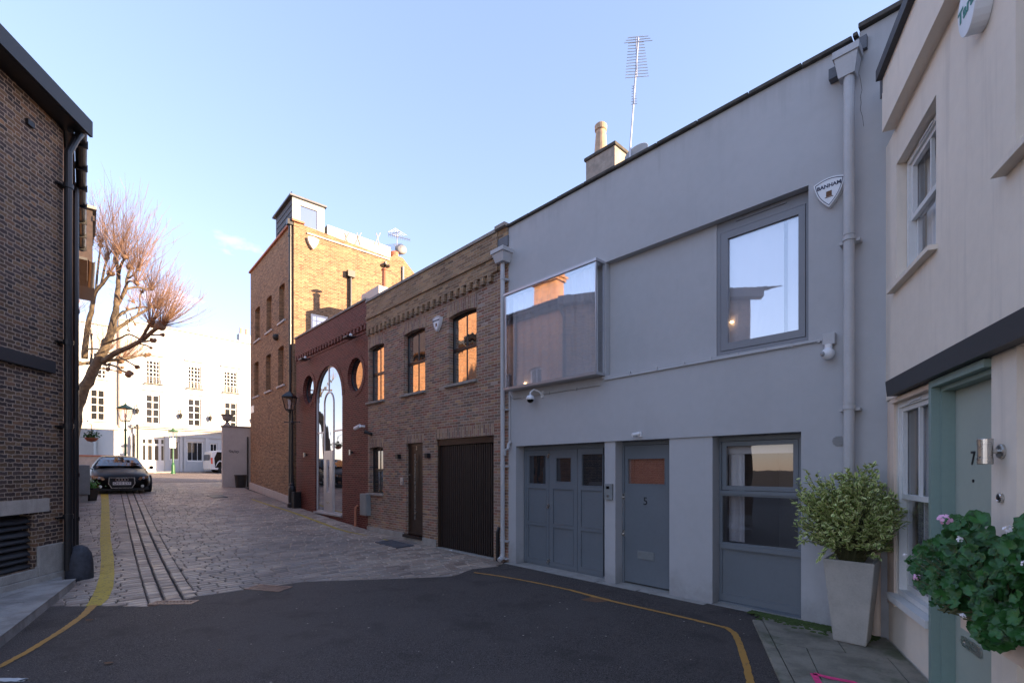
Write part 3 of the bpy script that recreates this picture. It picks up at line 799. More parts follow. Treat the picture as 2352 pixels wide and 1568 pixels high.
# alarm badges (rounded shield)
def shield(r, s=1.0):
    pts = []
    c = [(-.5, .36), (.5, .36), (0, -.62)]
    for i in range(3):
        a, b = c[i], c[(i+1) % 3]
        for k in range(8):
            t_ = k/8; x = a[0]+(b[0]-a[0])*t_; y = a[1]+(b[1]-a[1])*t_
            bul = (.12 if i == 0 else .10)*math.sin(math.pi*t_); cx, cy = (a[0]+b[0])/2, (a[1]+b[1])/2+.02
            L = math.hypot(cx, cy-.05) or 1
            x += cx/L*bul; y += (cy-.05)/L*bul; pts.append((x*r, y*r))
    return pts[::-1] if False else pts
def alarm(fr, px, py, size, label, txt=None, rot=0, n=.06, col='plastic_white', group='alarm boxes on the mews walls', yoff=0, tcol='ink_blue'):
    u, v = fr.hit(px, py, n)
    t = thing('alarm_box', label, 'alarm box', fr.p(u, v, 0), group)
    P = [(u+x, v+y) for x, y in shield(size)]
    if P[0][1] > 0 and sum(P[i][0]*P[(i+1) % len(P)][1]-P[(i+1) % len(P)][0]*P[i][1] for i in range(len(P))) < 0: P = P[::-1]
    m = MB(); m.wall(fr, P, (), n=n, depth=n-.002); m.build('case', M[col], t, bevel=.01)
    if txt:
        In = [(u+x*.90, v+y*.90) for x, y in shield(size)]; In2 = [(u+x*.85, v+y*.85) for x, y in shield(size)]
        if sum(In[i][0]*In[(i+1) % len(In)][1]-In[(i+1) % len(In)][0]*In[i][1] for i in range(len(In))) < 0: In = In[::-1]; In2 = In2[::-1]
        m = MB(); m.wall(fr, In, [In2], n=n+.0025, depth=.002); m.build('border', M[tcol], t)
        m = MB()
        me = textmesh(txt, size*.185, bold=size*.006); m.addmesh(me, frmat(fr, u, v+size*.17, n+.002)); m.build('lettering', M[tcol], t)
        m = MB(); m.box(fr, u-size*.09, u+size*.09, v-size*.22, v-size*.03, n+.001, n+.003); m.box(fr, u-size*.13, u+size*.13, v-size*.26, v-size*.235, n+.001, n+.003); m.build('emblem', M['dry_leaf'], t)
    return t
alarm(A, 1904, 437, .285, 'white shield alarm box reading BANHAM high beside the right downpipe of the grey house', 'BANHAM')
# ---- chimney, aerial, dish behind the grey parapet
def backfr(Z, px, fr=A):
    """offset n behind fr for a point at depth Z seen in column px"""
    a = (px-CX)/F
    return (a*Z-fr.o[0])*fr.n[0]+(Z-fr.o[1])*fr.n[1]
nb = backfr(11, 1380)
cu0, cu1 = A.U(1346, nb), A.U(1412, nb)
m = MB(); vt = A.V(1380, 352, nb)
m.box(A, cu0, cu1, gtop-.5, vt, nb-.6, nb); m.build('chimney', M['coping'], GH)
ch = [c for c in GH.children if c.name.startswith('chimney')][0]
m = MB(); m.box(A, cu0-.04, cu1+.04, vt, vt+.08, nb-.64, nb+.04); m.box(A, cu0+.05, cu1-.05, vt+.08, vt+.14, nb-.55, nb-.05); m.build('chimney_cap', M['dark_coping'], ch, bevel=.02)
u = A.U(1380, nb-.25); vb = vt+.14; vtp = A.V(1380, 287, nb-.25)
MB().lathe(A.p(u, vb, nb-.25), [(.165, 0), (.15, .1), (.115, vtp-vb-.16), (.14, vtp-vb-.14), (.145, vtp-vb-.03), (.12, vtp-vb), (.09, vtp-vb), (.08, .1)], 20).build('chimney_pot', M['pot_clay'], ch, smooth=False)
def yagi(fr, pxb, pyb, pxt, pyt, n, label, arrays, r=.02, els=.25):
    b = fr.p(*fr.hit(pxb, pyb, n), n); tpt = fr.p(*fr.hit(pxt, pyt, n), n)
    t = thing('tv_aerial', label, 'aerial', b, 'television aerials on the roofs')
    MB().tube([b-Vector((0, 0, .8)), b, tpt], r, 8).build('mast', M['alu'], t)
    for (f, L, ne, el, az, tilt) in arrays:
        c = b.lerp(tpt, f); d = Vector((math.cos(az)*math.cos(tilt), math.sin(az)*math.cos(tilt), math.sin(tilt)))
        s_ = Vector((-math.sin(az), math.cos(az), 0)); m = MB()
        m.tube([c-d*L*.4, c+d*L*.6], r*.6, 6)
        for k in range(ne):
            q = c-d*L*.4+d*L*k/(ne-1); m.tube([q-s_*el*(1.25-.5*k/ne), q+s_*el*(1.25-.5*k/ne)], r*.35, 5)
        m.build('antenna_array', M['alu'], t)
nb2 = backfr(10.5, 1450)
yagi(A, 1447, 345, 1466, 88, nb2, 'tall thin television aerial standing behind the grey parapet', [(.80, 1.0, 15, .20, R(84), R(82)), (.985, .14, 3, .24, R(84), R(75)), (.48, .5, 8, .05, R(80), R(76))], r=.02)
u, v = A.hit(1461, 350, nb2); t = thing('satellite_dish', 'pale satellite dish half hidden behind the grey parapet', 'satellite dish', A.p(u, gtop, nb2), 'satellite dishes on the roofs')
MB().lathe(A.p(u, v, nb2), [(.001, .08), (.15, .06), (.27, 0), (.26, 0), (.14, .045), (.001, .065)], 24, Vector((.5, .6, -.4))).build('dish', M['plastic_grey'], t, smooth=True)
MB().tube([A.p(u, gtop-.4, nb2-.1), A.p(u, v, nb2-.1)], .02, 8).build('stand', M['alu'], t)
nb3 = backfr(7.0, 2095); u = A.U(2095, nb3)
tag(MB().tube([A.p(u, gtop-1.2, nb3), A.p(u, gtop+2.6, nb3)], .03, 10).build('roof_pole', M['alu']), 'plain grey metal pole rising behind the junction of grey and cream houses', 'pole')

# ================================================================== BROWN BRICK HOUSE
bu0, bu1 = A.U(845), A.U(1168)-.004
btop = A.V(1000, 607.5)-.06
BH = thing('mews_house', 'two-storey mews house of mixed brown brick with a dark brown slatted garage door', 'house', A.p(bu0, 0, 0))
def cr4(x0, x1, y0, y1, n=0): return A.rect(533.1+x0*.32, 533.1+x1*.32, 815.4+y0*.32, 815.4+y1*.32, n)
wn = -.11
def opening(xl, xr, yt, yb, n=wn):
    """visible glass from xl (deep) to xr (front edge)"""
    u0, u1 = A.U(xl, n)-.045, A.U(xr, 0)
    m_ = (xl+xr)/2
    return u0, u1, A.V(m_, yb, n), A.V(m_, yt, n)
W = [opening(858, 882, 799, 920.5), opening(939, 976.5, 762, 903.5), opening(1043.5, 1094.5, 716, 879)]
vt = sum(x[3] for x in W[1:])/2; vb = sum(x[2] for x in W[1:])/2
W = [(a, b, vb if i else W[0][2], vt if i else W[0][3]) for i, (a, b, c, d) in enumerate(W)]
W[0] = (W[0][0], W[0][1], vb, vt)
w4 = opening(859, 880, 1026, 1131.5)
dr_ = (A.U(933), A.U(970.8), .17, A.V(951, 1017)); ga = (A.U(1002.3), A.U(1134), -.02, A.V(1068, 1004))
w = MB(); sh = .072*9
corn = btop-.72
w.wall(A, rc(bu0, bu1-.26, -.3, corn), [archrect(*x, .045) for x in W]+[archrect(*w4, .04), rc(*dr_), rc(*ga)], n=0, depth=.3, reveal=[.14]*4+[.12, .09])
w.box(A, bu1-.259, bu1, -.3, corn, -.3, .0)
w.box(A, bu0, bu0+.3, -.3, corn, -7.5, -.301, skip='f')
w.build('wall', M['br_brown'], BH)
# cornice: dentils under an oversailing course
m = MB(); m.box(A, bu0, bu1-.26, corn+.002, btop, -.3, .045); m.box(A, bu0, bu1-.26, corn+.26, corn+.33, .046, .075)
u = bu0+.05
while u < bu1-.36:
    m.box(A, u, u+.105, corn-.15, corn+.002, .001, .07); u += .215
m.box(A, bu1-.258, bu1, corn+.002, btop+.02, -.3, .02)
m.build('cornice', M['br_yellow'], BH)
m = MB(); m.box(A, bu0-.01, bu1-.28, btop+.002, btop+.065, -.35, .075); m.box(A, bu1-.279, bu1-.0, btop+.024, btop+.09, -.35, .10); m.build('coping', M['coping'], BH, bevel=.006)
m = MB(); m.box(A, bu0+.3, bu1, btop-.6, btop-.5, -7.5, -.31); m.box(A, bu0+.3, bu1, -.2, btop-.6, -7.5, -7.2); m.build('roof', M['lead'], BH)
# soldier arches
for x in W+[w4]:
    m = MB()
    hh = .22 if x is not w4 else .2
    arc = archrect(x[0]-.05, x[1]+.05, x[3]-.3, x[3], .045, 10)[2:]
    poly = [(a_, b_) for a_, b_ in arc]
    up = [(x[0]-.05+(x[1]-x[0]+.1)*k/10, x[3]+hh+.02*math.sin(math.pi*k/10)) for k in range(11)]
    m.wall(A, up+poly, (), n=.004, depth=.02); m.build('soldier_course', M['br_brown_v'], BH)
MB().box(A, dr_[0]-.04, dr_[1]+.05, dr_[3]+.002, dr_[3]+.20, -.0, .004).build('soldier_course', M['br_brown_v'], BH); MB().box(A, ga[0]-.03, ga[1]+.02, ga[3]+.002, ga[3]+.22, 0, .004).build('soldier_course', M['br_brown_v'], BH)
for x in W+[w4]: MB().box(A, x[0]-.11, x[1]+.03, x[2]-.055, x[2]-.002, -.12, .055).build('window_sill', M['coping'], BH, bevel=.005)
for i, x in enumerate(W+[w4]):
    windowparts(BH, A, x[0]+.003, x[1]+.04, x[2]+.002, x[3]-.004, wn, M['black'], M['glass_old'] if x is not w4 else M['glass_dark'], fw=.04, bars_v=(.48,), rail=.5, arch=.045 if x is not w4 else .04, bw=.02)
# entrance door
m = MB(); m.wall(A, rc(dr_[0]+.002, dr_[1]-.002, dr_[2]+.005, dr_[3]-.003), [rc(dr_[0]+.05, dr_[1]-.03, dr_[2]+.06, dr_[3]-.07)], n=-.06, depth=.08); m.build('door_frame', M['bronze'], BH)
m = MB(); m.box(A, dr_[0]+.05, dr_[1]-.031, dr_[2]+.06, dr_[3]-.071, -.12, -.075); FD = m.build('front_door', M['bronze'], BH)
u = A.U(955, -.05); m = MB(); m.tube([A.p(u, A.V(955, 1193, -.05), -.03), A.p(u, A.V(955, 1042, -.05), -.03)], .014, 8)
for y in (1060, 1175): m.tube([A.p(u, A.V(955, y, -.05), -.075), A.p(u, A.V(955, y, -.05), -.03)], .01, 6)
m.build('bar_handle', M['steel'], FD)
m = MB(); m.addmesh(textmesh('3', .13, .002), frmat(A, u-.005, A.V(955, 1029, -.07), -.073)); m.build('house_number', M['steel'], FD)
u, v = A.hit(940, 1090, -.06)
m = MB(); m.lathe(A.p(u+.02, v, -.075), [(.02, 0), (.02, .03)], 10, A.p(0, 0, 1)-A.p(0, 0, 0)); m.build('lock', M['steel'], FD)
m = MB(); m.box(A, dr_[0]-.08, dr_[1]+.02, dr_[2]-.06, dr_[2]+.0, -.12, .06); m.build('threshold', M['garage'], BH)
# garage door: vertical ribs
m = MB(); gn = -.075; m.box(A, ga[0]+.002, ga[1]-.002, ga[3]-.13, ga[3]-.003, -.16, -.03); m.box(A, ga[0]+.002, ga[0]+.05, .0, ga[3]-.131, -.16, -.04)
m.box(A, ga[1]-.04, ga[1]-.002, .0, ga[3]-.131, -.16, -.04)
m.build('garage_frame', M['bronze'], BH)
m = MB(); a_, b_ = ga[0]+.051, ga[1]-.041; N = 26; wd = (b_-a_)/N
m.box(A, a_, b_, .02, ga[3]-.132, -.16, gn-.02)
for k in range(N): m.box(A, a_+k*wd+.012, a_+(k+1)*wd-.012, .021, ga[3]-.134, gn-.019, gn+.006)
m.build('garage_door', M['garage'], BH, bevel=.004)
m = MB(); m.box(A, ga[0], ga[1]+.02, -.05, .012, -.12, .03); m.build('threshold', M['concrete'], BH)
m = MB(); m.box(A, bu0, dr_[0]-.09, -.2, .20, .001, .03); m.box(A, dr_[1]+.02, ga[0]-.0, -.2, .17, .001, .03); m.box(A, dr_[0]-.089, dr_[1]+.019, -.2, .108, .0, .03); m.build('plinth', M['concrete'], BH, bevel=.005)
# chimney behind, with red flue pot (casts its shadow on the tall building)
nb = backfr(16.6, 866); cu = A.U(866, nb)
CHM = MB().box(A, A.U(830, nb), A.U(859, nb)+.35, btop-.6, A.V(845, 669, nb), nb-.7, nb).build('chimney', M['white_stucco'], BH)
MB().lathe(A.p(cu, A.V(845, 669, nb)-.02, nb-.3), [(.11, 0), (.10, .1), (.095, .62), (.125, .64), (.125, .68), (.09, .70)], 18).build('chimney_pot', M['terracotta'], CHM)
MB().lathe(A.p(cu, A.V(845, 669, nb)+.70, nb-.3), [(.03, -.05), (.03, .08), (.17, .07), (.17, .10), (.02, .16)], 18).build('cowl', M['black'], CHM)
# things on the wall
for px, py, d in ((914.5, 1048, 'left'), (981.8, 1046, 'right')):
    u, v = A.hit(px, py, .05)
    m = MB(); m.box(A, u-.05, u+.05, v-.055, v+.055, .002, .10); o = m.build('wall_light', M['black'], None, bevel=.004)
    tag(o, f'small black cube wall light on the {d} of the dark brown front door', 'wall light', 'black cube lights by the brown door')
alarm(A, 1002, 741.5, .30, 'white shield alarm box between the two upper windows of the brown brick house', 'BANHAM', n=.07)
u, v = A.hit(849, 996, .06); t = thing('security_camera', 'black bullet camera at the left edge of the brown brick house', 'camera', A.p(u, v, 0), 'security cameras on the mews walls')
MB().tube([A.p(u-.0, v, .002), A.p(u, v, .05)], .045, 12).build('mount', M['black_matt'], t)
MB().tube([A.p(u+.0, v, .04), A.p(u-.13, v+.06, .12)], [.03, .055], 12).build('housing', M['black_matt'], t)
u, v = A.hit(922, 1105, .03); t = thing('intercom', 'small steel call panel left of the dark brown front door', 'intercom', A.p(u, v, 0))
m = MB(); m.box(A, u-.06, u+.06, v-.09, v+.09, .002, .03); m.build('plate', M['alu'], t, bevel=.005)
MB().ball(A.p(u+.02, v-.03, .03), .014, 10, 6).build('button', M['black'], t)
# drain stubs
u, v = A.hit(1142, 1250, .05)
m = MB(); m.tube([A.p(u, .0, .04), A.p(u, .55, .04), A.p(u, .62, .0)], .035, 10); m.build('waste_pipe', M['black'], BH)

# ================================================================== RED BRICK HOUSE
ru0, ru1 = A.U(680.5), bu0-.002
rtop = A.V(760, 732)-.06
RH = thing('mews_house', 'two-storey glossy dark red brick house with a tall arched glass entrance between two porthole windows', 'house', A.p(ru1, 0, 0))
w = MB()
c1 = A.hit(708.5, 896); c2 = A.hit(816, 859.5); r0 = .47
cv = (c1[1]+c2[1])/2
au0, au1 = A.U(724), A.U(786); ar = (au1-au0)/2; abot = h(*A.p(au0, 0).xy)+.05; sp_ = A.V(755, 840)-ar
archp = [(au0, abot-.02), (au1, abot-.02)]+[((au0+au1)/2+ar*math.cos(math.pi*k/24), sp_+ar*math.sin(math.pi*k/24)) for k in range(25)]
rcorn = rtop-.62
w.wall(A, rc(ru0, ru1, -.3, rcorn), [ellipse(c1[0], cv, r0), ellipse(c2[0], cv, r0), archp], n=0, depth=.3, reveal=[.16, .16, .07])
w.box(A, ru0, ru0+.3, -.2, rtop, -7, -.301); 
w.box(A, ru0, ru1, rcorn+.002, rtop, -.3, .04)
u = ru0+.05
while u < ru1-.1: w.box(A, u, u+.105, rcorn-.14, rcorn+.001, .001, .055); u += .215
w.box(A, ru0, ru1, rcorn-.22, rcorn-.16, .001, .018)
w.build('wall', M['br_red'], RH)
m = MB(); m.box(A, ru0-.02, ru1, rtop+.002, rtop+.06, -.35, .07); m.build('coping', M['coping'], RH, bevel=.006)
m = MB(); m.box(A, ru0+.3, ru1, rtop-.6, rtop-.5, -7, -.31); m.build('roof', M['lead'], RH)
for (cu_, cv_, r_) in ((c1[0], cv, r0), (c2[0], cv, r0)): MB().wall(A, ellipse(cu_, cv_, r_+.13), [ellipse(cu_, cv_, r_+.002)], n=.012, depth=.02).build('brick_ring', M['br_red'], RH)
m = MB()
oa = [((au0+au1)/2+(ar+.14)*math.cos(math.pi*k/24), sp_+(ar+.14)*math.sin(math.pi*k/24)) for k in range(25)]
ia = [((au0+au1)/2+(ar+.002)*math.cos(math.pi*k/24), sp_+(ar+.002)*math.sin(math.pi*k/24)) for k in range(25)]
m.wall(A, oa+ia[::-1], (), n=.012, depth=.02)
m.build('brick_ring', M['br_red'], RH)
for (cu_, cv_, r_) in ((c1[0], cv, r0), (c2[0], cv, r0)):
    m = MB(); m.wall(A, ellipse(cu_, cv_, r_-.002), [ellipse(cu_, cv_, r_-.045)], n=-.10, depth=.05); o = m.build('porthole_window', M['black'], RH)
    g = MB(); g.wall(A, ellipse(cu_, cv_, r_-.03), (), n=-.12, depth=.01); g.build('pane', M['glass_arch'], o)
# arched entrance
ac = (au0+au1)/2; fn = -.05
def archpath(c, r, base, sp, k=24): return [(c-r, base), (c+r, base)]+[(c+r*math.cos(math.pi*i/k), sp+r*math.sin(math.pi*i/k)) for i in range(k+1)]
iu0, iu1 = A.U(744, fn), A.U(766.5, fn); ir = (iu1-iu0)/2; ic = (iu0+iu1)/2; isp = A.V(755, 899, fn)-ir
m = MB()
m.wall(A, archpath(ac, ar-.002, abot, sp_), [archpath(ac, ar-.035, abot+.05, sp_)], n=fn+.012, depth=.05)
m.wall(A, archpath(ic, ir+.0, abot+.05, isp), [archpath(ic, ir-.04, abot+.055, isp)], n=fn+.006, depth=.04)
m.box(A, ic-.02, ic+.02, isp+ir, sp_+ar-.04, fn-.03, fn+.004)
tv = A.V(755, 991, fn)
m.box(A, au0+.035, iu0, tv-.02, tv+.02, fn-.03, fn+.003); m.box(A, iu1, au1-.035, tv-.02, tv+.02, fn-.03, fn+.003)
AF = m.build('arched_window', M['alu'], RH)
g = MB(); g.wall(A, archpath(ac, ar-.03, abot+.04, sp_), (), n=fn-.015, depth=.01); g.build('pane', M['glass_arch'], AF)
dtop = A.V(755, 1034.5, fn)
m = MB(); du0, du1 = iu0+.04, iu1-.04
m.wall(A, rc(du0, du1, abot+.055, dtop), [rc(ic-.13, ic+.10, abot+.62, dtop-.28)], n=fn+.02, depth=.045)
ED = m.build('entrance_door', M['alu'], RH)
g = MB(); g.box(A, ic-.14, ic+.11, abot+.61, dtop-.27, fn-.012, fn-.004); g.build('pane', M['glass_lamp'], ED)
g = MB(); g.box(A, ic-.14, ic+.11, abot+.61, dtop-.27, fn-.02, fn-.013); g.build('inner_blind', M['white_curtain'], ED)
g = MB(); g.box(A, ic-.10, ic+.12, abot+.28, abot+.36, fn+.02, fn+.035); g.build('letter_plate', M['steel'], ED)
g = MB(); g.box(A, au0-.02, au1+.02, abot-.05, abot-.002, -.06, .05); g.build('threshold', M['alu'], RH)
for px, py, d in ((700, 826, 'left'), (804, 775.5, 'right')):
    u, v = A.hit(px, py, .15)
    t = thing('floodlight', f'slim black floodlight on the cornice above the {d} porthole window', 'floodlight', A.p(u, v, 0), 'floodlights on the red brick house')
    MB().tube([A.p(u+.06, v+.04, .0), A.p(u+.04, v+.02, .12)], .022, 8).build('arm', M['black'], t)
    m = MB(); m.box(A, u-.15, u+.12, v-.025, v+.025, .08, .30); m.build('housing', M['black'], t, bevel=.015)
    MB().ball(A.p(u+.07, v+.06, .16), .045, 12, 8).build('sensor', M['plastic_white'], t, smooth=True)
for px, py, d in ((700, 1044, 'left'), (804, 1038.5, 'right')):
    u, v = A.hit(px, py, .08)
    t = thing('wall_light', f'silver cylinder spot pair on the red brick {d} of the arched entrance', 'wall light', A.p(u, v, 0), 'cylinder lights on the red brick house')
    m = MB(); m.box(A, u-.03, u+.03, v-.03, v+.03, .002, .05); m.build('mount', M['black'], t)
    MB().tube([A.p(u, v-.075, .09), A.p(u, v+.075, .09)], .036, 14).build('cylinder', M['steel'], t)
u, v = A.hit(823.7, 979, .12); t = thing('security_camera', 'white bullet camera with a bent arm at the right edge of the red brick house', 'camera', A.p(u, v, 0), 'security cameras on the mews walls')
MB().tube([A.p(u+.12, v, .0), A.p(u+.10, v, .10), A.p(u+.02, v, .13)], .03, 10).build('arm', M['plastic_white'], t)
MB().tube([A.p(u+.08, v+.01, .12), A.p(u-.14, v-.05, .16)], .05, 12).build('housing', M['plastic_white'], t)
a = A.rect(827, 843, 1133.5, 1183, .12)
t = thing('meter_box', 'grey metal meter cabinet low at the right end of the red brick wall', 'meter box', A.p(a[0], a[2], 0))
m = MB(); m.box(A, a[0], a[1]-.02, a[2], a[3], .002, .13); m.build('case', M['cabinet'], t, bevel=.008)
m = MB(); m.box(A, a[0]+.03, a[1]-.05, a[2]+.03, a[3]-.03, .131, .137); m.build('door', M['cabinet'], t)
u = A.U(816.5, .06)
m = MB(); m.tube([A.p(u, .05, .06), A.p(u, A.V(816, 1165, .06), .06), A.p(u+.04, A.V(816, 1160, .06), .0)], .035, 10); m.build('waste_pipe', M['terracotta'], RH)

# ================================================================== TOWER
T0 = (-.4555*17, 17.0)
T = Fr(T0[0], T0[1], .6637, -.748)        # lane side, u negative away
TR = Fr(T0[0], T0[1], .748, .6637)        # sunlit return
TH = thing('brick_tower_house', 'tall weathered stock brick building with bricked-up windows and a sunlit side wall', 'building', (T0[0], T0[1], h(*T0)))
tu0 = T.U(575.5); ttop = 10.5
def ct(x0, x1, y0, y1): return T.rect(x0, x1, y0, y1)
up_ = [ct(586, 597, 706, 781), ct(612, 624, 681, 760), ct(641, 654, 652, 739)]
lo_ = [ct(584, 594, 830, 908), ct(610.5, 622, 812, 897), ct(639, 652, 797, 887)]
for L in (up_, lo_):
    b_, t_ = sum(x[2] for x in L)/3, sum(x[3] for x in L)/3
    for i, x in enumerate(L): L[i] = (x[0], x[1], b_, t_)
zf = h(*T.p(tu0, 0).xy)
w = MB(); ov = T.V(676, 506)
w.wall(T, rc(tu0, -.003, -.3, ttop), [archrect(*x, .05) for x in up_+lo_], n=0, depth=.3, reveal=.16)
for x in up_+lo_: w.box(T, x[0]-.02, x[1]+.02, x[2]-.02, x[3]+.02, -.3, -.158, skip='lrtdb')
# side wall outline from the picture
so_ = [(0.0, -.3), (9.5, -.3)]
L1 = TR.U(955); so_ = [(0, -.3), (L1, -.3)]
top_r = [(955, 632), (925, 592), (905, 585), (895, 592)]
for px, py in top_r: so_.append(TR.hit(px, py))
lv = TR.hit(894, 600)[1]
so_ += [(0, ttop)]
w.wall(TR, so_, (), n=0, depth=.3)
w.box(T, tu0, tu0+.3, -.2, ttop, -L1, -.301)
w.box(TR, L1-.3, L1, -.2, ttop-1.2, tu0+.3, -.301)
w.build('wall', M['br_tower'], TH)
for x in up_+lo_: MB().box(T, x[0]-.12, x[1]+.1, x[2]-.07, x[2]-.002, -.15, .05).build('window_sill', M['white_stucco'], TH)
m = MB(); m.box(T, tu0-.06, .07, ttop+.002, ttop+.07, -.35, .07); m.build('coping', M['terracotta'], TH)
P_ = [(tu0, zf-.35), (.2, h(*T0)-.3), (.2, h(*T0)+.22), (tu0, zf+.26)]
m = MB(); m.wall(T, P_, (), n=.06, depth=.058); m.build('plinth', M['offwhite_wall'], TH)
m = MB(); m.box(T, tu0+.3, -.3, ttop-.4, ttop-.3, -L1+.3, -.31); m.build('roof', M['lead'], TH)
# white upstand on the roof, set back
nbk = -.35
u0, u1 = TR.U(752, nbk), TR.U(897, nbk)
m = MB(); m.wall(TR, [(u0, ttop-.5), (u1, ttop-.5), TR.hit(897, 568, nbk), TR.hit(752, 516, nbk)], (), n=nbk, depth=.3)
WP = m.build('roof_parapet', M['white_stucco'], TH)
for px in (795, 822, 866): 
    m = MB(); q = TR.hit(px, 548, nbk); m.tube([TR.p(q[0]-.12, q[1]-.28, nbk+.03), TR.p(q[0]+.12, q[1]+.25, nbk+.03)], .018, 6); m.tube([TR.p(q[0]+.1, q[1]-.25, nbk+.03), TR.p(q[0]-.05, q[1]+.2, nbk+.03)], .015, 6); m.build('trellis_strut', M['stone'], WP)
m = MB(); a_ = TR.hit(705, 536); b_ = TR.hit(894, 597)
m.tube([TR.p(a_[0], a_[1], .03), TR.p(b_[0], b_[1], .03)], .03, 6); m.build('overflow_pipe', M['white_stucco'], TH)
# roof box (dormer) at the corner
q0, q1 = TR.hit(683, 450, -.02), TR.hit(752, 466, -.02)
dt = (q0[1]+q1[1])/2; du1_ = TR.U(752, -.02); du0_ = .04
DB = MB(); dn = T.U(640, -.05)
DB.box(TR, du0_, du1_, ttop+.0, dt-.002, -2.3, -.35); DM = DB.build('dormer', M['slate'], TH)
pw = TR.rect(694, 741, 466, 522, -.33)
m = MB(); m.wall(TR, rc(du0_, du1_, ttop-.05, dt-.002), [rc(du0_+.28, du1_-.28, ttop+.12, dt-.22)], n=-.30, depth=.05); m.build('dormer_frame', M['plastic_grey'], DM)
g = MB(); g.box(TR, du0_+.27, du1_-.27, ttop+.11, dt-.21, -.345, -.335); g.build('pane', M['glass_old'], DM)
m = MB(); m.box(TR, du0_-.1, du1_+.06, dt, dt+.06, -2.45, -.22); m.build('dormer_roof', M['lead'], DM)
m = MB()
for k in range(6): m.box(T, dn-.2, -.32, ttop+.1+k*.22, ttop+.115+k*.22, -du0_+.0, -du0_+.02)
m.build('cladding_joint', M['black'], DM)
# pipes
m = MB(); n_ = .09; u = T.U(672, n_)
m.tube([T.p(-.12, ttop-.05, n_), T.p(-.12, 3.2, n_), T.p(-.12, h(*T0)+.05, n_)], .05, 10)
for k in range(6): collar(m, T, -.12, 2+k*1.6, n_, .065, .05)
m.box(T, -.2, -.02, ttop-.12, ttop+.06, .02, .2)
m.build('downpipe', M['black'], TH)
m = MB(); u, v = TR.hit(805, 630, .08)
m.tube([TR.p(u, v-.1, .08), TR.p(u, 4.5, .08)], .055, 10); m.box(TR, u-.14, u+.14, v-.12, v+.12, .02, .2); m.build('downpipe', M['black'], TH)
m = MB(); u, v = TR.hit(886, 600, .05); m.tube([TR.p(u, v, .05), TR.p(u, 5, .05)], .03, 6); m.build('downpipe', M['plastic_grey'], TH); m = MB()
u, v = TR.hit(926, 612, .05); m.tube([TR.p(u, v, .05), TR.p(u, 5, .05)], .045, 6); m.build('downpipe', M['plastic_grey'], TH)
a = TR.rect(713, 751, 725, 757, -.04)
windowparts(TH, TR, a[0], a[1], a[2]-.6, a[3], .03, M['white_paint'], M['glass_old'], fw=.06, bars_v=(.35,), bars_h=(.55, .8), name='window')
alarm(TR, 720, 556, .40, 'cream alarm box high on the sunlit tower wall', None, n=.12, col='cream')
# aerial and dish of the tower
nt = TR.U(0, 0)*0-.4
yagi(TR, 911, 590, 912.5, 528, -.6, 'bushy television aerial on the tall brick building beside a round dish', [(.75, .9, 12, .22, R(10), R(-10)), (.35, .8, 9, .3, R(80), R(2)), (.9, .5, 5, .3, R(150), R(5))], r=.022)
u, v = TR.hit(921, 573, -.5); t = thing('satellite_dish', 'dark round satellite dish below the aerial on the tall brick building', 'satellite dish', TR.p(u, v-.5, -.5), 'satellite dishes on the roofs')
MB().lathe(TR.p(u, v, -.5), [(.001, .08), (.12, .06), (.25, 0), (.24, 0), (.11, .045), (.001, .065)], 24, Vector((.3, -.9, .2))).build('dish', M['plastic_grey'], t, smooth=True)
MB().tube([TR.p(u, v-1.1, -.6), TR.p(u, v, -.6)], .02, 6).build('stand', M['alu'], t)
u, v = TR.hit(906, 580, -.5)
MB().lathe(TR.p(u, v-.5, -.5), [(.16, 0), (.15, .3), (.17, .32), (.17, .5), (.10, .52)], 14).build('chimney_pot', M['terracotta'], TH)
# round extract vent and sign plate on the lane side
u, v = T.hit(634, 774, .05); tag(MB().ball(T.p(u, v, .05), .13, 12, 8).build('vent_cowl', M['black_matt']), 'small black vent cowl on the brick between the two rows of blind windows', 'vent')
a = T.rect(576.5, 581, 932, 948, .02)
m = MB(); m.box(T, a[0], a[1]+.12, a[2], a[3], .003, .02); tag(m.build('street_sign', M['plastic_white']), 'small blank white plate at the far corner of the tall brick building', 'sign')
# ================================================================== CREAM HOUSE (right)
Pc = A.p(A.U(2035), 0)
C = Fr(Pc.x, Pc.y, -.403, -.915)
CHh = thing('cream_house', 'cream rendered house with a sage green front door numbered 7 and white sash windows', 'house', (Pc.x, Pc.y, 0))
cend = 7.0
ev = C.V(2037, 335)          # underside of the fascia
etop = C.V(2024, 250, .0)
def c2(x0, x1, y0, y1, n=0): return C.rect(1756+x0*.52, 1756+x1*.52, y0*.52, y1*.52, n)
def c3(x0, x1, y0, y1, n=0): return C.rect(1756+x0*.52, 1756+x1*.52, 752.6+y0*.52, 752.6+y1*.52, n)
# openings (u from picture columns)
uw = (C.U(2059), C.U(2150), C.V(2150, 571), C.V(2059, 373))
uw = (uw[0], uw[1], (C.V(2045, 670)+C.V(2149, 571))/2, (C.V(2059, 373)+C.V(2149.6, 224.6))/2)
gw = (C.U(2052), C.U(2143.5), (C.V(2062, 1385)+C.V(2143, 1424))/2, (C.V(2052, 930)+C.V(2143, 885.6))/2)
gd = (C.U(2146), C.U(2277), .04, (C.V(2146, 880)+C.V(2276, 818))/2)
bandb = (C.V(2050, 922)+C.V(2276, 808))/2; bandt = (C.V(2034, 889)+C.V(2276, 763))/2
w2 = (C.U(2300)+.35, 4.6, uw[2]+.0, uw[3]+.15)
pz = .04
w = MB()
w.wall(C, [(.001, bandb), (cend, bandb), (cend, ev), (.001, ev)], [rc(*uw), rc(C.U(2333), C.U(2333)+.9, C.V(2297, 405), C.V(2297, 405)+1.25)], n=0, depth=.3, reveal=.10)
gtopw = bandb-.012
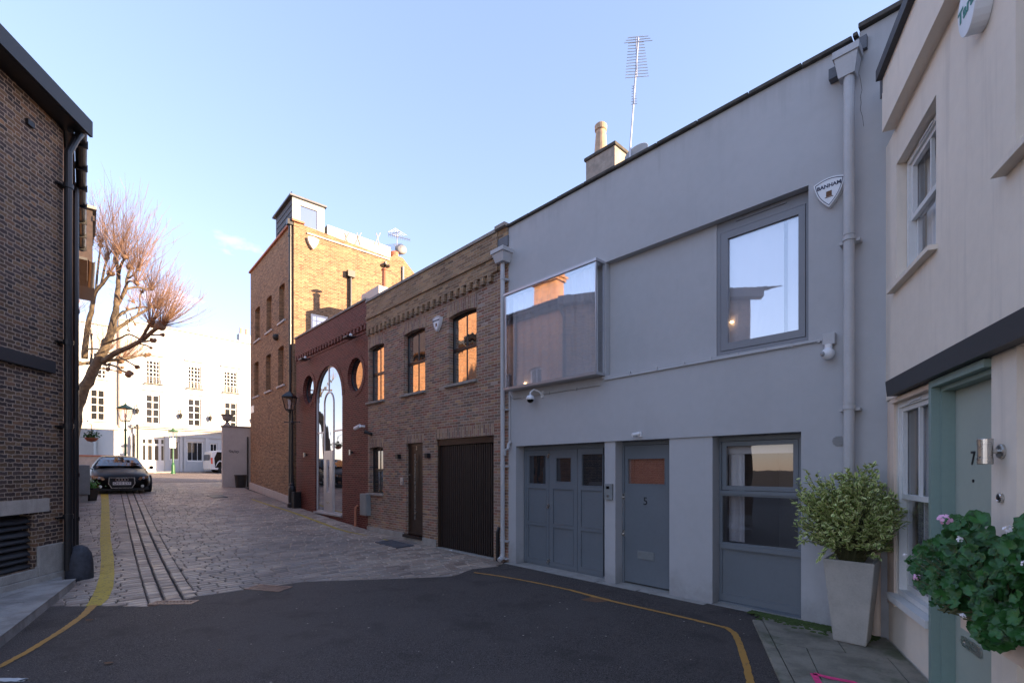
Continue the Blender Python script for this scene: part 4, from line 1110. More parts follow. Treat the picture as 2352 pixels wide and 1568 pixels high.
w.wall(C, [(.001, -.1), (gd[0]-.005, -.1), (gd[0]-.005, bandb-.001), (.001, bandb-.001)], [rc(gw[0], gw[1]-.02, gw[2], gtopw)], n=-.02, depth=.28, reveal=.05)
w.box(C, gd[1]+.0, gd[1]+.27, -.1, bandb-.001, -.3, -.0)
w.box(C, gd[1]+.27, cend, -.1, bandb-.001, -.3, -.09)
w.box(C, .001, .3, 0, ev+.3, -7, -.301); w.box(C, cend-.3, cend, 0, ev+.3, -7, -.301)
w.build('wall', M['cream'], CHh)
fa_ = C.U(2026, .1); m = MB(); m.box(C, fa_, cend, ev, etop, -.05, .10); m.build('fascia', M['cream'], CHh)
m = MB(); m.box(C, fa_-.0, cend, etop+.001, etop+.10, -.4, .15)
for k in range(12):
    m.box(C, -.045, cend, etop+.10+k*.16, etop+.12+k*.16+.16, -.8-k*.28, -.12-k*.28)
m.build('roof', M['slate'], CHh)
m = MB(); m.box(C, C.U(2021, .10), C.U(2021, .10)+.09, etop-.13, etop+.12, .03, .10); m.build('lead_flashing', M['lead'], CHh)
m = MB(); bl_ = C.U(2034)
b0_ = C.U(2033, .085); m.wall(C, [(b0_+.05, bandb+.0), (cend, bandb+.0), (cend, bandt), (b0_, bandt)], (), n=.085, depth=.08); m.build('black_band', M['black_band'], CHh)
# rebuild band so that it overhangs slightly: its underside is the dark line above the door
# upper sash window
def sash(parent, fr, u0, u1, v0, v1, n, cur=True):
    fo = windowparts(parent, fr, u0, u1, v0, v1, n, M['white_paint'], M['glass_clear'], fw=.045, dep=.09, pane_back=.06, name='sash_window')
    mid = (v0+v1)/2+.02
    m = MB(); m.wall(fr, rc(u0+.046, u1-.046, mid-.02, v1-.046), [rc(u0+.085, u1-.085, mid+.025, v1-.085)], n=n-.02, depth=.035)
    m.box(fr, (u0+u1)/2-.012, (u0+u1)/2+.012, mid+.02, v1-.08, n-.05, n-.024); m.build('upper_sash', M['white_paint'], fo)
    m = MB(); m.wall(fr, rc(u0+.046, u1-.046, v0+.046, mid+.02), [rc(u0+.085, u1-.085, v0+.10, mid-.02)], n=n-.058, depth=.03)
    m.box(fr, (u0+u1)/2-.012, (u0+u1)/2+.012, v0+.1, mid, n-.085, n-.06); m.build('lower_sash', M['white_paint'], fo)
    m = MB(); m.box(fr, (u0+u1)/2-.14, (u0+u1)/2+.14, v1-.032, v1-.018, n, n+.012); m.build('trickle_vent', M['plastic_white'], fo)
    return fo
US = sash(CHh, C, uw[0]+.01, uw[1]+.06, uw[2]+.005, uw[3]-.01, -.075)
m = MB(); m.box(C, uw[0]-.07, uw[1]+.03, uw[2]-.035, uw[2]+.002, -.09, .06); m.build('window_sill', M['cream'], CHh)
curtain(US, C, uw[0]+.05, uw[0]+.34, uw[2]+.05, uw[3]-.05, -.22, .02, .09, seed=2)
m = MB(); roombox(m, C, .3, 3.0, 2.8, ev-.1, -2.5, -.31); roombox(m, C, .3, 1.2, .2, 2.4, -2.5, -.31); m.build('room_shell', M['room'], CHh)
x = (C.U(2333), C.U(2333)+.9, C.V(2297, 405), C.V(2297, 405)+1.25)
sash(CHh, C, x[0]+.01, x[1]-.01, x[2]+.01, x[3]-.01, -.075)
m = MB(); m.box(C, x[0]-.10, x[1]+.05, x[2]-.035, x[2]+.002, -.09, .07); m.build('window_sill', M['cream'], CHh)
# ground floor sash
GS = sash(CHh, C, gw[0]+.006, gw[1]-.01, gw[2]+.035, gtopw-.045, -.03)
m = MB(); m.box(C, gw[0]-.03, gw[1]-.0, gw[2]-.03, gw[2]+.03, -.09, .05); m.build('window_sill', M['white_paint'], CHh)
m = MB(); m.box(C, gw[0]-.01, gw[1]+.0, gtopw-.042, gtopw-.003, -.09, .02); m.box(C, .03, gw[0]-.002, gw[2]-.1, gtopw-.004, -.019, -.004); m.build('window_surround', M['peach'], CHh)
m = MB(); N = 26; lo, hi = (gw[2]+gtopw)/2, gtopw-.08
for k in range(N): m.box(C, (gw[0]+gw[1])/2, gw[1]-.06, lo+(hi-lo)*k/N, lo+(hi-lo)*k/N+.016, -.165, -.14)
m.build('blind', M['white_paint'], GS)
curtain(GS, C, gw[0]+.06, (gw[0]+gw[1])/2, gw[2]+.1, gtopw-.1, -.17, .015, .08, m='plastic_grey')
# door with deep frame
m = MB(); fo_ = rc(gd[0], gd[1], .04, gd[3]); li0 = C.U(2182, -.10)
m.box(C, gd[0]+.0, gd[0]+.05, .03, gd[3], -.14, .035); m.box(C, gd[0]+.05, gd[0]+.075, .04, gd[3]-.04, -.14, -.02)
m.box(C, gd[0]+.05, gd[1]-.001, gd[3]-.05, gd[3], -.14, .035); m.box(C, gd[0]+.075, gd[1]-.001, gd[3]-.085, gd[3]-.052, -.14, -.02)
m.box(C, gd[0]-.02, gd[1]-.001, -.02, .03, -.16, .10); m.box(C, gd[0]+.06, gd[1]-.002, .031, .06, -.16, .02)
m.build('door_frame', M['teal'], CHh)
m = MB(); m.box(C, gd[0]+.076, gd[1]-.002, .062, gd[3]-.087, -.14, -.10); GD = m.build('front_door', M['sage'], CHh)
u, v = C.hit(2236, 1053, -.10); m = MB(); m.addmesh(textmesh('7', .13, .002), frmat(C, u, v, -.096)); m.build('house_number', M['number_metal'], GD)
u, v = C.hit(2236.5, 1103.6, -.10); MB().lathe(C.p(u, v, -.10), [(.011, 0), (.011, .006), (.001, .007)], 12, C.p(0, 0, 1)-C.p(0, 0, 0)).build('spyhole', M['number_metal'], GD)
a = C.rect(2211, 2258, 1463, 1500, -.1); cu_, cv_ = (a[0]+a[1])/2, (a[2]+a[3])/2-.01; hw, hh = (a[1]-a[0])/2, .036
def rrect(cu, cv, hw, hh, r, k=5):
    pts = []
    for (sx, sy, a0) in ((1, -1, -90), (1, 1, 0), (-1, 1, 90), (-1, -1, 180)):
        for i in range(k+1): t_ = R(a0+90*i/k); pts.append((cu+sx*(hw-r)+r*math.cos(t_), cv+sy*(hh-r)+r*math.sin(t_)))
    return pts
m = MB(); m.wall(C, rrect(cu_, cv_, hw, hh, .03), [rrect(cu_, cv_, hw*.72, hh*.42, .012)], n=-.088, depth=.011); m.build('letter_plate', M['steel'], GD)
m = MB(); m.prism(C, rrect(cu_, cv_, hw*.73, hh*.44, .012), -.099, -.094); m.build('letter_flap', M['steel'], GD)
# downpipe stub beside the window plinth
m = MB(); u = .02; m.tube([C.p(.0, .05, .08), C.p(.0, .95, .08)], .038, 12); m.build('downpipe', M['peach'], CHh)
# wall lamp and bell push
u, v = C.hit(2298, 1036, .01)
t = thing('wall_light', 'brushed steel cylinder wall light right of the sage green door', 'wall light', C.p(u, v, 0))
MB().lathe(C.p(u+.00, v-.075, .078), [(.033, 0), (.036, .003), (.036, .035), (.034, .036), (.034, .115), (.036, .116), (.036, .147), (.033, .15)], 24).build('cylinder', M['steel'], t)
MB().tube([C.p(u, v, .012), C.p(u, v, .05)], .014, 12).build('arm', M['steel'], t)
MB().lathe(C.p(u, v, .001), [(.042, 0), (.042, .012), (.036, .018), (.001, .018)], 20, C.p(0, 0, 1)-C.p(0, 0, 0)).build('back_plate', M['steel'], t)
u, v = C.hit(2296.5, 1142.6, .01)
t = thing('door_bell', 'round steel bell push on the cream pilaster below the cylinder wall light', 'bell', C.p(u, v, 0))
MB().lathe(C.p(u, v, .001), [(.028, 0), (.028, .014), (.022, .018), (.016, .014)], 20, C.p(0, 0, 1)-C.p(0, 0, 0)).build('ring', M['steel'], t)
MB().lathe(C.p(u, v, .001), [(.013, 0), (.013, .02), (.001, .021)], 16, C.p(0, 0, 1)-C.p(0, 0, 0)).build('button', M['black_matt'], t)
# alarm bell with lettering "Tara"
u, v = C.hit(2215, 20, .10)
t = thing('alarm_box', 'white alarm box with green lettering high on the cream wall at the top edge', 'alarm box', C.p(u, v, 0), 'alarm boxes on the mews walls')
pts = []
for k in range(28):
    a_ = 2*math.pi*k/28; pts.append((u+.125*math.cos(a_)*(1 if math.sin(a_) > 0 else .95), v+.16*math.sin(a_)*(1.15 if math.sin(a_) < 0 else .9)+.02))
m = MB(); m.wall(C, pts, (), n=.09, depth=.088); m.build('case', M['plastic_white'], t, bevel=.008)
m = MB(); m.addmesh(textmesh('Tara', .115, .003), frmat(C, u-.005, v-.0, .092)); m.build('lettering', M['ink_green'], t)

# ================================================================== LEFT CORNER HOUSE (sooty brick)
L0 = (-6.75, 7.2); zl = .12
L = Fr(L0[0], L0[1], -.158, .987)       # gable facing the yard; u negative towards the camera
LL = Fr(L0[0], L0[1], -.667, .745)      # lane side, u away
LH = thing('corner_brick_house', 'sooty old brick corner house with a black bargeboard and a slatted cellar vent', 'house', (*L0, 0))
lw = -5.2
LEN = 5.4
cor = L.U(153)
eR = L.hit(165, 322)             # brick meets soffit at the corner
eL = L.hit(2, 165)
sl = (eL[1]-eR[1])/(eL[0]-eR[0])  # slope (u negative)
rid = lw/2
def topv(u): return eR[1]+.12+abs(u)*abs(sl) if u > rid else eR[1]+.12+abs(rid)*abs(sl)-(abs(u)-abs(rid))*abs(sl)
vent = (L.U(-60), L.U(79, 0), L.V(60, 1309), L.V(40, 1181))
w = MB()
w.wall(L, [(lw, -.1), (0, -.1), (0, topv(0)), (rid, topv(rid)), (lw, topv(lw))], [rc(vent[0], vent[1], vent[2], vent[3])], n=0, depth=.32, reveal=.2)
w.build('wall', M['br_old'], LH); w = MB()
ez = topv(0)
wins = [(.9, 1.5, 3.7, 5.1), (2.3, 2.9, 3.7, 5.1), (3.9, 4.5, 3.7, 5.1), (2.4, 3.1, 1.2, 2.3)]
doors = [(.8, 1.7, .1, 2.25), (3.7, 4.6, .12, 2.3)]
w.wall(LL, rc(.0, LEN, -.1, ez), [archrect(*x, .05) for x in wins]+[rc(*x) for x in doors], n=0, depth=.32, reveal=.12)
w.build('side_wall', M['br_orange'], LH)
for x in wins: windowparts(LH, LL, x[0]+.003, x[1]-.003, x[2]+.003, x[3]-.003, -.09, M['white_paint'], M['glass_dark'], fw=.05, bars_v=(.5,), rail=.5, arch=.05)
for x in doors:
    m = MB(); m.wall(LL, rc(x[0]+.003, x[1]-.003, x[2], x[3]-.003), [rc(x[0]+.1, x[1]-.1, x[2]+.9, x[3]-.2)], n=-.08, depth=.05); m.box(LL, x[0]+.1, x[1]-.1, x[2]+.9, x[3]-.2, -.12, -.1); m.build('door', M['white_stucco'], LH)
for x in wins: MB().box(LL, x[0]-.08, x[1]+.08, x[2]-.08, x[2]-.002, -.1, .06).build('window_sill', M['stone'], LH)
# bargeboard, soffit and verge slates on the gable
def slopebox(m, fr, ua, ub, d0, d1, n0, n1):
    """box following the roof slope between heights d0 and d1 above the slope line"""
    pts = [(ua, topv(ua)+d0), (ub, topv(ub)+d0), (ub, topv(ub)+d1), (ua, topv(ua)+d1)]
    if ua > ub: pts = pts[::-1]
    m.prism(fr, pts, n0, n1)
m = MB(); slopebox(m, L, rid, .14, -.08, .16, .27, .31); slopebox(m, L, lw-.3, rid-.002, -.08, .16, .27, .31); m.build('bargeboard', M['black_band'], LH)
m = MB(); slopebox(m, L, rid, .05, -.08, -.04, .0, .27); slopebox(m, L, lw-.3, rid-.002, -.08, -.04, .0, .27); m.build('soffit', M['black'], LH)
m = MB(); k = rid; rnd = random.Random(8); half = .0
# slate courses of the lane-side slope, running back along the house
P0 = LL
def roofpt(s, d, up):
    """s: along ridge away; d: distance down-slope coordinate expressed as gable u; up: thickness"""
    base = L.p(d, topv(d)+up, 0)
    return base+Vector((LL.u[0]*s, LL.u[1]*s, 0))
ncr = 16
for side in (0, 1):
    ua, ub = (rid, .20) if side == 0 else (lw-.4, rid)
    for c in range(ncr):
        a0 = ua+(ub-ua)*c/ncr; a1 = ua+(ub-ua)*(c+1)/ncr
        if side == 0: lo_u, hi_u = a1, a0
        else: lo_u, hi_u = a0, a1
        s_ = -.45
        while s_ < LEN:
            e_ = s_+.3; j = rnd.uniform(-.008, .012)
            def pp(d, up, s): return roofpt(s, d, up)
            q = [pp(lo_u, .205+j, s_), pp(hi_u, .185, s_), pp(hi_u, .185, e_-.006), pp(lo_u, .205+j, e_-.006)]
            q2 = [p_-Vector((0, 0, .028)) for p_ in q]
            m.face(q if side else q[::-1]); m.face(q2[::-1] if side else q2)
            for i in range(4): m.face([q[i], q[(i+1) % 4], q2[(i+1) % 4], q2[i]])
            s_ = e_
m.build('roof', M['slate'], LH)
# gutter along the lane eave and downpipe
gx, gy = LL.hit(209, 285, .16); gz = L.V(180, 285)-.02
gz = LL.V(205, 292, .16)
m = MB(); 
def halfgutter(m, fr, u0, u1, v, n, r):
    N = 8; prof = [(n+r*math.cos(math.pi+math.pi*k/N), v+r*math.sin(math.pi+math.pi*k/N)) for k in range(N+1)]
    u0_, u1_ = u0, u1
    for a_, b_ in zip(prof, prof[1:]):
        m.face([fr.p(u0_, a_[1], a_[0]), fr.p(u0_, b_[1], b_[0]), fr.p(u1_, b_[1], b_[0]), fr.p(u1_, a_[1], a_[0])])
        m.face([fr.p(u0_, a_[1]+.008, a_[0]), fr.p(u1_, a_[1]+.008, a_[0]), fr.p(u1_, b_[1]+.008, b_[0]), fr.p(u0_, b_[1]+.008, b_[0])])
halfgutter(m, LL, -.12, LEN, ez+.05, .20, .075)
u = .4
while u < LEN: m.box(LL, u-.02, u+.02, ez-.05, ez+.06, .12, .285); u += .8
m.build('gutter', M['black'], LH)
m = MB(); m.box(LL, -.1, LEN, ez-.14, ez+.10, .05, .12); m.build('fascia', M['black'], LH)
pn = .10
def lpu(px): return L.U(px, pn)
m = MB()
up = lpu(171); ub = L.U(160, pn)
u = -.045
m.tube([L.p(.18, ez+.0, .12), L.p(.10, ez-.12, .12), L.p(u, ez-.45, pn), L.p(u, ez-.6, pn), L.p(u, .2, pn)], .05, 12)
for v in (ez-.95, 3.6, 2.35, 1.0): collar(m, L, u, v, pn, .062, .07); m.box(L, u-.12, u+.1, v-.02, v+.0, .003, .05)
m.build('downpipe', M['black'], LH)
m = MB(); u = 2.0
m.tube([LL.p(u, .2, .12), LL.p(u, ez, .12)], .05, 10)
for v in (4.6, 3.2, 1.6, .8): collar(m, LL, u, v, .12, .062, .07)
m.build('downpipe', M['black'], LH); m = MB()
m.tube([LL.p(1.75, .3, .10), LL.p(1.75, 2.6, .10)], .03, 8)
m.build('downpipe', M['black'], LH)
# vent louvres, stone lintel, plinth, sign
m = MB()
nL = 8
for k in range(nL):
    v = vent[2]+.04+(vent[3]-vent[2]-.06)*k/nL; d_ = .02*math.sin(k*2.3)
    prev = None; poly = [(vent[0], v), (vent[1]-.012, v+.01*math.sin(k)), (vent[1]-.012, v+.035), (vent[0], v+.04)]
    for (a_, b_) in ((-.10, -.04),):
        q = [L.p(vent[0], v+.055, a_), L.p(vent[1]-.01, v+.055, a_), L.p(vent[1]-.01, v-.01+d_*.5, b_), L.p(vent[0], v-.01, b_)]
        m.face([q[3], q[2], q[1], q[0]]); m.face([x_-Vector((0, 0, .012)) for x_ in q])
m.box(L, vent[0], vent[1], vent[2], vent[3], -.32, -.18, skip='lrtd')
m.build('vent_louvre', M['black_band'], LH)
m = MB(); a = L.rect(-60, 110, 1155, 1180); m.box(L, vent[0]-.2, a[1], vent[3]+.002, vent[3]+.19, -.1, .02); m.build('stone_lintel', M['stone'], LH)
m = MB(); m.box(L, lw, .0, -.1, .20, .001, .05); m.box(L, vent[1]+.03, -.02, .203, .62, .001, .035); m.box(L, vent[1]-.0, vent[1]+.028, .203, vent[2]+.02, .0, .03); m.box(L, lw, vent[1]-.002, .203, vent[2]-.003, .001, .035)
m.box(LL, .0, LEN, -.1, .22, .001, .03)
m.build('plinth', M['concrete'], LH, bevel=.008)
a = L.rect(-80, 118, 801, 848, .0); va, vb_ = L.V(60, 843), L.V(60, 814)
m = MB(); m.box(L, -2.2, L.U(118), va, vb_+.0, .003, .06); tag(m.build('wall_sign', M['black_band'], None, bevel=.004), 'long blank black board fixed to the sooty brick gable', 'sign')
u, v = L.hit(66, 285); m = MB(); m.box(L, u-.06, u+.05, v-.03, v+.04, .0, .04); tag(m.build('wall_bracket', M['black']), 'small black metal stub high on the sooty brick gable', 'bracket')
# chimney stack of the corner house, seen mirrored in the glass bay
cp = Vector((-9.9, 7.75, 0)); K = Fr(cp.x, cp.y, -.667, .745)
ez0 = ez; ez = 6.2; m = MB(); m.box(K, -.55, .55, ez-.8, ez+2.6, -.5, 0); CS = m.build('chimney', M['br_orange'], LH)
m = MB(); m.box(K, -.62, .62, ez+2.6, ez+2.72, -.57, .07); m.box(K, -.66, .66, ez+2.722, ez+2.80, -.61, .11); m.box(K, -.58, .58, ez+2.802, ez+2.95, -.53, .03); m.build('chimney_cap', M['br_orange'], CS)
for k in range(4): MB().lathe(K.p(-.42+.28*k, ez+2.95, -.25), [(.12, 0), (.11, .1), (.09, .5), (.12, .52), (.12, .6), (.08, .6)], 16).build('chimney_pot', M['terracotta'], CS)
ez = ez0
# taller rear range, hidden by the gable but mirrored in the windows opposite
RR = thing('rear_brick_house', 'tall sunlit brick rear range behind the left houses, mirrored in the windows opposite', 'house', LL.p(7, 0, -2.6))
m = MB(); m.box(LL, 7.5, 21, 3, 10.4, -4.6, -2.6); m.build('wall', M['br_orange'], RR)
m = MB(); m.box(LL, 7.4, 21.1, 10.402, 10.5, -4.7, -2.5); m.build('coping', M['coping'], RR)

# ================================================================== LEFT ROW FURTHER ON
LH2 = thing('terrace_house', 'orange brick house with deep boxed eaves beyond the sooty corner house', 'house', LL.p(LEN, 0, 0))
s0, s1 = LEN+.01, 11.8
h2 = ez-.3
w = MB(); ws = []
for k in range(4):
    ws.append((s0+.5+1.5*k, s0+1.2+1.5*k, 3.9, 5.3))
for k in range(4): ws.append((s0+.5+1.5*k, s0+1.2+1.5*k, 1.5, 2.7))
w.wall(LL, rc(s0, s1, 0, h2+.2), [archrect(*x, .06) for x in ws], n=.0, depth=.3, reveal=.12)
w.box(LL, s1-.3, s1, 0, h2+.2, -6, -.301); w.build('wall', M['br_orange'], LH2)
for x in ws: windowparts(LH2, LL, x[0]+.003, x[1]-.003, x[2]+.003, x[3]-.003, -.08, M['white_paint'], M['glass_dark'], fw=.05, bars_v=(.5,), rail=.5, arch=.06)
for x in ws: MB().box(LL, x[0]-.08, x[1]+.08, x[2]-.08, x[2]-.002, -.1, .09).build('window_sill', M['white_stucco'], LH2)
eb = LL.hit(229, 480, .0)
m = MB()
# shallow roof and boxed eave on the far part
m.box(LL, s0, 7.6, h2+.1, h2+.16, -3, .30)
m.prism(LL, [(s0, h2+.16), (s1+.1, h2+.16), (s1+.1, h2+1.6), (s0, h2+1.6)], -2.8, -2.6)
for k in range(10): m.box(LL, s0, s1+.1, h2+.17+k*.13, h2+.32+k*.13, -.35-k*.27, .12-k*.27)
m.build('roof', M['slate'], LH2)
m = MB(); halfgutter(m, LL, s0, 7.6, h2+.14, .38, .07); m.build('gutter', M['bronze'], LH2)
un, vn = 7.7, h2
m = MB(); zt = 8.9; m.box(LL, 7.7, 9.6, zt-1.95, zt-.05, -.3, .42); m.box(LL, 7.65, 9.65, zt-2.05, zt-1.95, -.3, .46); m.box(LL, 7.65, 9.65, zt-.35, zt-.22, .421, .46) 
m.build('boxed_eave', M['bronze'], LH2)
m = MB(); m.box(LL, 7.6, 9.7, zt-.049, zt+.03, -.3, .5); m.build('eave_capping', M['coping'], LH2)
# roof solid so the sun casts proper shade

# ================================================================== WHITE TERRACE
Z0 = 38.0; xw = (350-CX)/F*Z0
Wd = (2080-CX, F); W_ = Fr(xw, Z0, *Wd)
WH = thing('white_terrace_building', 'long white stucco building with sash windows closing the end of the cobbled lane', 'building', (xw, Z0, 1.45))
wtop = (W_.V(380, 751)+W_.V(571, 792))/2
zb = 1.2
def wr_(x0, x1, y0, y1, n=0): return W_.rect(x0, x1, y0, y1, n)
w3 = [wr_(335.5, 368.5, 826, 880), wr_(431.5, 462.5, 841, 894), wr_(514, 545.5, 854, 904), wr_(225, 245, 842, 868)]
w2_ = [wr_(335, 367.5, 903, 973), wr_(431.5, 461.5, 916, 983), wr_(516, 544.5, 926, 979), wr_(207, 242.5, 889, 963)]
g1 = [wr_(389, 412, 1011, 1056), wr_(429, 467, 1014, 1059), wr_(482, 500, 1018, 1040)]
dg = wr_(325, 380, 1005, 1083)
dg = (dg[0], dg[1], 1.5, dg[3])
wl_, wr2 = W_.U(140), W_.U(640)
avb = lambda Ls, k: sum(x[k] for x in Ls)/len(Ls)
w3[:3] = [(x[0], x[1], avb(w3[:3], 2), avb(w3[:3], 3)) for x in w3[:3]]
w2_ = [(x[0], x[1], avb(w2_[:3], 2), avb(w2_[:3], 3)) for x in w2_]
w3[3] = (w3[3][0]-.5, w3[3][1], w3[0][2], w3[0][3])
arch_l = (W_.U(150), W_.U(262), zb, W_.V(230, 985))
w = MB(); pl = W_.U(272)
w.wall(W_, rc(pl, wr2, zb, wtop), [rc(*x) for x in w3[:3]+w2_[:3]+[g1[0], g1[1], g1[2], dg]], n=0, depth=.4, reveal=.18)
w.wall(W_, rc(wl_, pl-.002, W_.V(230, 985)+.0, wtop-.7), [rc(*w3[3]), rc(*w2_[3])], n=-.05, depth=.4, reveal=.18)
w.box(W_, W_.U(262), pl-.002, zb, W_.V(230, 985)-.001, -.45, -.05)
w.box(W_, wr2-.4, wr2, zb, wtop, -9, -.401); w.box(W_, pl, pl+.3, zb, wtop, -9, -.401)
w.build('wall', M['white_stucco'], WH)
m = MB(); m.box(W_, pl, wr2, wtop+.001, wtop+.12, -.45, .15); m.box(W_, wl_, pl-.01, wtop-.69, wtop-.6, -.45, .1); 
cn = W_.V(390, 981); 
m.box(W_, W_.U(300), wr2, cn-.08, cn+.05, .001, .45); m.box(W_, W_.U(300), wr2, cn-.2, cn-.081, .001, .25); m.box(W_, W_.U(300), wr2, cn-.75, cn-.65, .001, .10)
for px in (303, 322, 383, 417, 422, 475): u = W_.U(px); m.box(W_, u-.14, u+.14, 1.5, cn-.76, .001, .10)
for x in w3[:3]: m.box(W_, x[0]-.25, x[1]+.25, x[3]+.35, x[3]+.45, .001, .16)
for x in w2_[:3]: m.prism(W_, [(x[0]-.25, x[3]+.3), (x[1]+.25, x[3]+.3), ((x[0]+x[1])/2, x[3]+.75)], .001, .14)
m.build('moulding', M['white_stucco'], WH)
m = MB(); m.box(W_, W_.U(262)-.5, pl+.01, W_.V(230, 985)-.01, W_.V(230, 985)+.35, -.04, .1); m.box(W_, W_.U(140), W_.U(262)-.5, W_.V(230, 985)-.01, W_.V(230, 985)+.35, -.04, .1); m.build('gateway_beam', M['stone'], WH)
for i, x in enumerate(w3+w2_):
    up3 = i < 4
    windowparts(WH, W_, x[0]+.004, x[1]-.004, x[2]+.004, x[3]-.004, -.12, M['white_paint'], M['glass_far'], fw=.07, dep=.08, bars_v=(.25, .5, .75) if up3 else (.5,), bars_h=(.17, .34, .66, .83) if up3 else (.25, .75), rail=.5, bw=.04 if up3 else .07)
for x in w3+w2_: MB().box(W_, x[0]-.12, x[1]+.12, x[2]-.1, x[2]-.002, -.1, .12).build('window_sill', M['white_stucco'], WH)
for x in w3[:3]: 
    m = MB()
    m.box(W_, x[0]-.18, x[1]+.18, x[2]-.0, x[2]+.03, .12, .35)
    for k in range(9): u = x[0]-.16+(x[1]-x[0]+.32)*k/8; m.box(W_, u-.012, u+.012, x[2]+.03, x[2]+.42, .31, .33)
    m.box(W_, x[0]-.18, x[1]+.18, x[2]+.42, x[2]+.45, .30, .34); m.build('balcony_rail', M['black'], WH)
for x in g1: windowparts(WH, W_, x[0]+.004, x[1]-.004, x[2]+.004, x[3]-.004, -.08, M['white_paint'], M['glass_far'], fw=.08, arch=.0, bars_v=(.5,) if x is not g1[1] else (.33, .66), bw=.03)
m = MB(); du = (dg[1]-dg[0])
hs = []
for a_, b_ in ((.06, .17), (.27, .44), (.54, .71), (.83, .94)):
    hs.append(rc(dg[0]+du*a_, dg[0]+du*b_, dg[2]+.95, dg[3]-.62)); hs.append(rc(dg[0]+du*a_+.0, dg[0]+du*b_, dg[3]-.47, dg[3]-.12))
hs2 = [rc(dg[0]+du*a_, dg[0]+du*b_, dg[2]+.15, dg[2]+.85) for a_, b_ in ((.27, .47), (.53, .73))]
m.wall(W_, rc(dg[0]+.003, dg[1]-.003, dg[2], dg[3]-.003), hs+hs2, n=-.05, depth=.08, reveal=[.06]*8+[.02]*2)
m.box(W_, dg[0]+.1, dg[1]-.1, dg[2]+.1, dg[2]+.9, -.12, -.07, skip='lrtdb')
DR = m.build('door', M['white_paint'], WH)
g = MB(); g.box(W_, dg[0]+.1, dg[1]-.1, dg[2]+.92, dg[3]-.1, -.11, -.10); g.build('pane', M['glass_far'], DR)
m = MB(); u = W_.U(275.5, .12); m.tube([W_.p(u, cn-.2, .1), W_.p(u, wtop-.1, .1)], .11, 8); m.build('downpipe', M['stone'], WH)
for px, ya, yb in ((313, 975, 1050), (305, 1000, 1050)): u = W_.U(px, .15); MB().tube([W_.p(u, 2.0, .5), W_.p(u, W_.V(px, ya), .5)], .07, 8).build('downpipe', M['black'], WH)
for (px, y) in ((315, 944), (415, 955), (483, 961), (582, 965)):
    u, v = W_.hit(px, y, .25)
    t = thing('wall_lantern', {315: 'small dark wall lantern left of the first column of tall windows on the white building', 415: 'small dark wall lantern between the first and second tall windows on the white building',
                483: 'small dark wall lantern right of the second tall window on the white building', 582: 'small wall lantern at the hidden right end of the white building'}[px], 'wall lantern', W_.p(u, v, 0), 'lanterns on the white building')
    m = MB(); m.tube([W_.p(u, v+.45, .02), W_.p(u, v+.5, .2), W_.p(u, v+.25, .25)], .03, 6); m.lathe(W_.p(u, v-.15, .25), [(.02, -.12), (.05, -.03), (.10, 0), (.16, .28), (.05, .36), (.02, .5)], 6); m.build('lantern_body', M['black'], t)
# roofs and chimney of the terrace
m = MB(); m.box(W_, pl+.3, wr2-.4, wtop-.4, wtop-.3, -9, -.41); m.build('roof', M['slate'], WH)
m = MB(); u = W_.U(563, -2); m.box(W_, u-.5, u+.5, wtop-.5, W_.V(563, 768, -2), -2.6, -2); u = W_.U(568, -2)
CT = m.build('chimney', M['white_stucco'], WH)
for k in (-.25, .25): MB().lathe(W_.p(W_.U(563, -2)+k, W_.V(563, 768, -2), -2.3), [(.15, 0), (.12, .5), (.14, .6)], 10).build('chimney_pot', M['pot_clay'], CT)
m = MB(); u = W_.U(456, -.5); m.tube([W_.p(u, wtop, -.5), W_.p(u, W_.V(456, 748, -.5), -.5)], .06, 6); m.build('vent_stack', M['white_stucco'], WH)
# beyond the gateway
yb_ = W_.U(200, -6)
m = MB(); m.box(W_, W_.U(140, -7), W_.U(215, -7), 1.2, 5.5, -7.6, -7); 
tag(m.build('rear_house', M['white_stucco'], None), 'pale house wall seen through the gateway of the white building', 'house')
BB = thing('rear_house', 'sunlit yellow brick house far behind the gateway of the white building', 'house', W_.p(W_.U(225, -9), 1.3, -9))
m = MB(); m.wall(W_, rc(W_.U(214, -9), W_.U(330, -9), 1.2, 6.5), [rc(W_.U(224, -9), W_.U(229, -9), W_.V(226, 1035, -9), W_.V(226, 1010, -9))], n=-9, depth=.4, reveal=.2); m.build('wall', M['br_yellow'], BB)
g = MB(); g.box(W_, W_.U(224, -9), W_.U(229, -9), W_.V(226, 1035, -9), W_.V(226, 1010, -9), -9.2, -9.1); g.build('window', M['glass_dark'], BB)
# low wall in front of the gateway with faint scribble
q0 = Vector(((195-CX)/F*25.5, 25.5, 0)); LWF = Fr(q0.x, q0.y, .75, .66)
a = LWF.hit(280, 1060)
lwv = LWF.V(240, 1048)
LWt = thing('low_wall', 'low brown rendered wall behind the parked black car', 'wall', q0)
m = MB(); m.box(LWF, -3, LWF.U(280), .7, lwv, -.25, 0); m.build('wall', M['stone'], LWt); m = MB(); m.box(LWF, -3, LWF.U(280)+.03, lwv+.002, lwv+.07, -.29, .04); m.build('coping', M['terracotta'], LWt)
m = MB(); u0_, v0_ = LWF.hit(238, 1072, .01)
for k in range(3): 
    pts = [LWF.p(u0_+.16*k+.15*math.cos(t_/3), v0_+.12*math.sin(t_/2.1)-.05*k, .012) for t_ in range(12)]
    m.tube(pts, .012, 4)
m.build('scribble', M['white_line'], LWt)
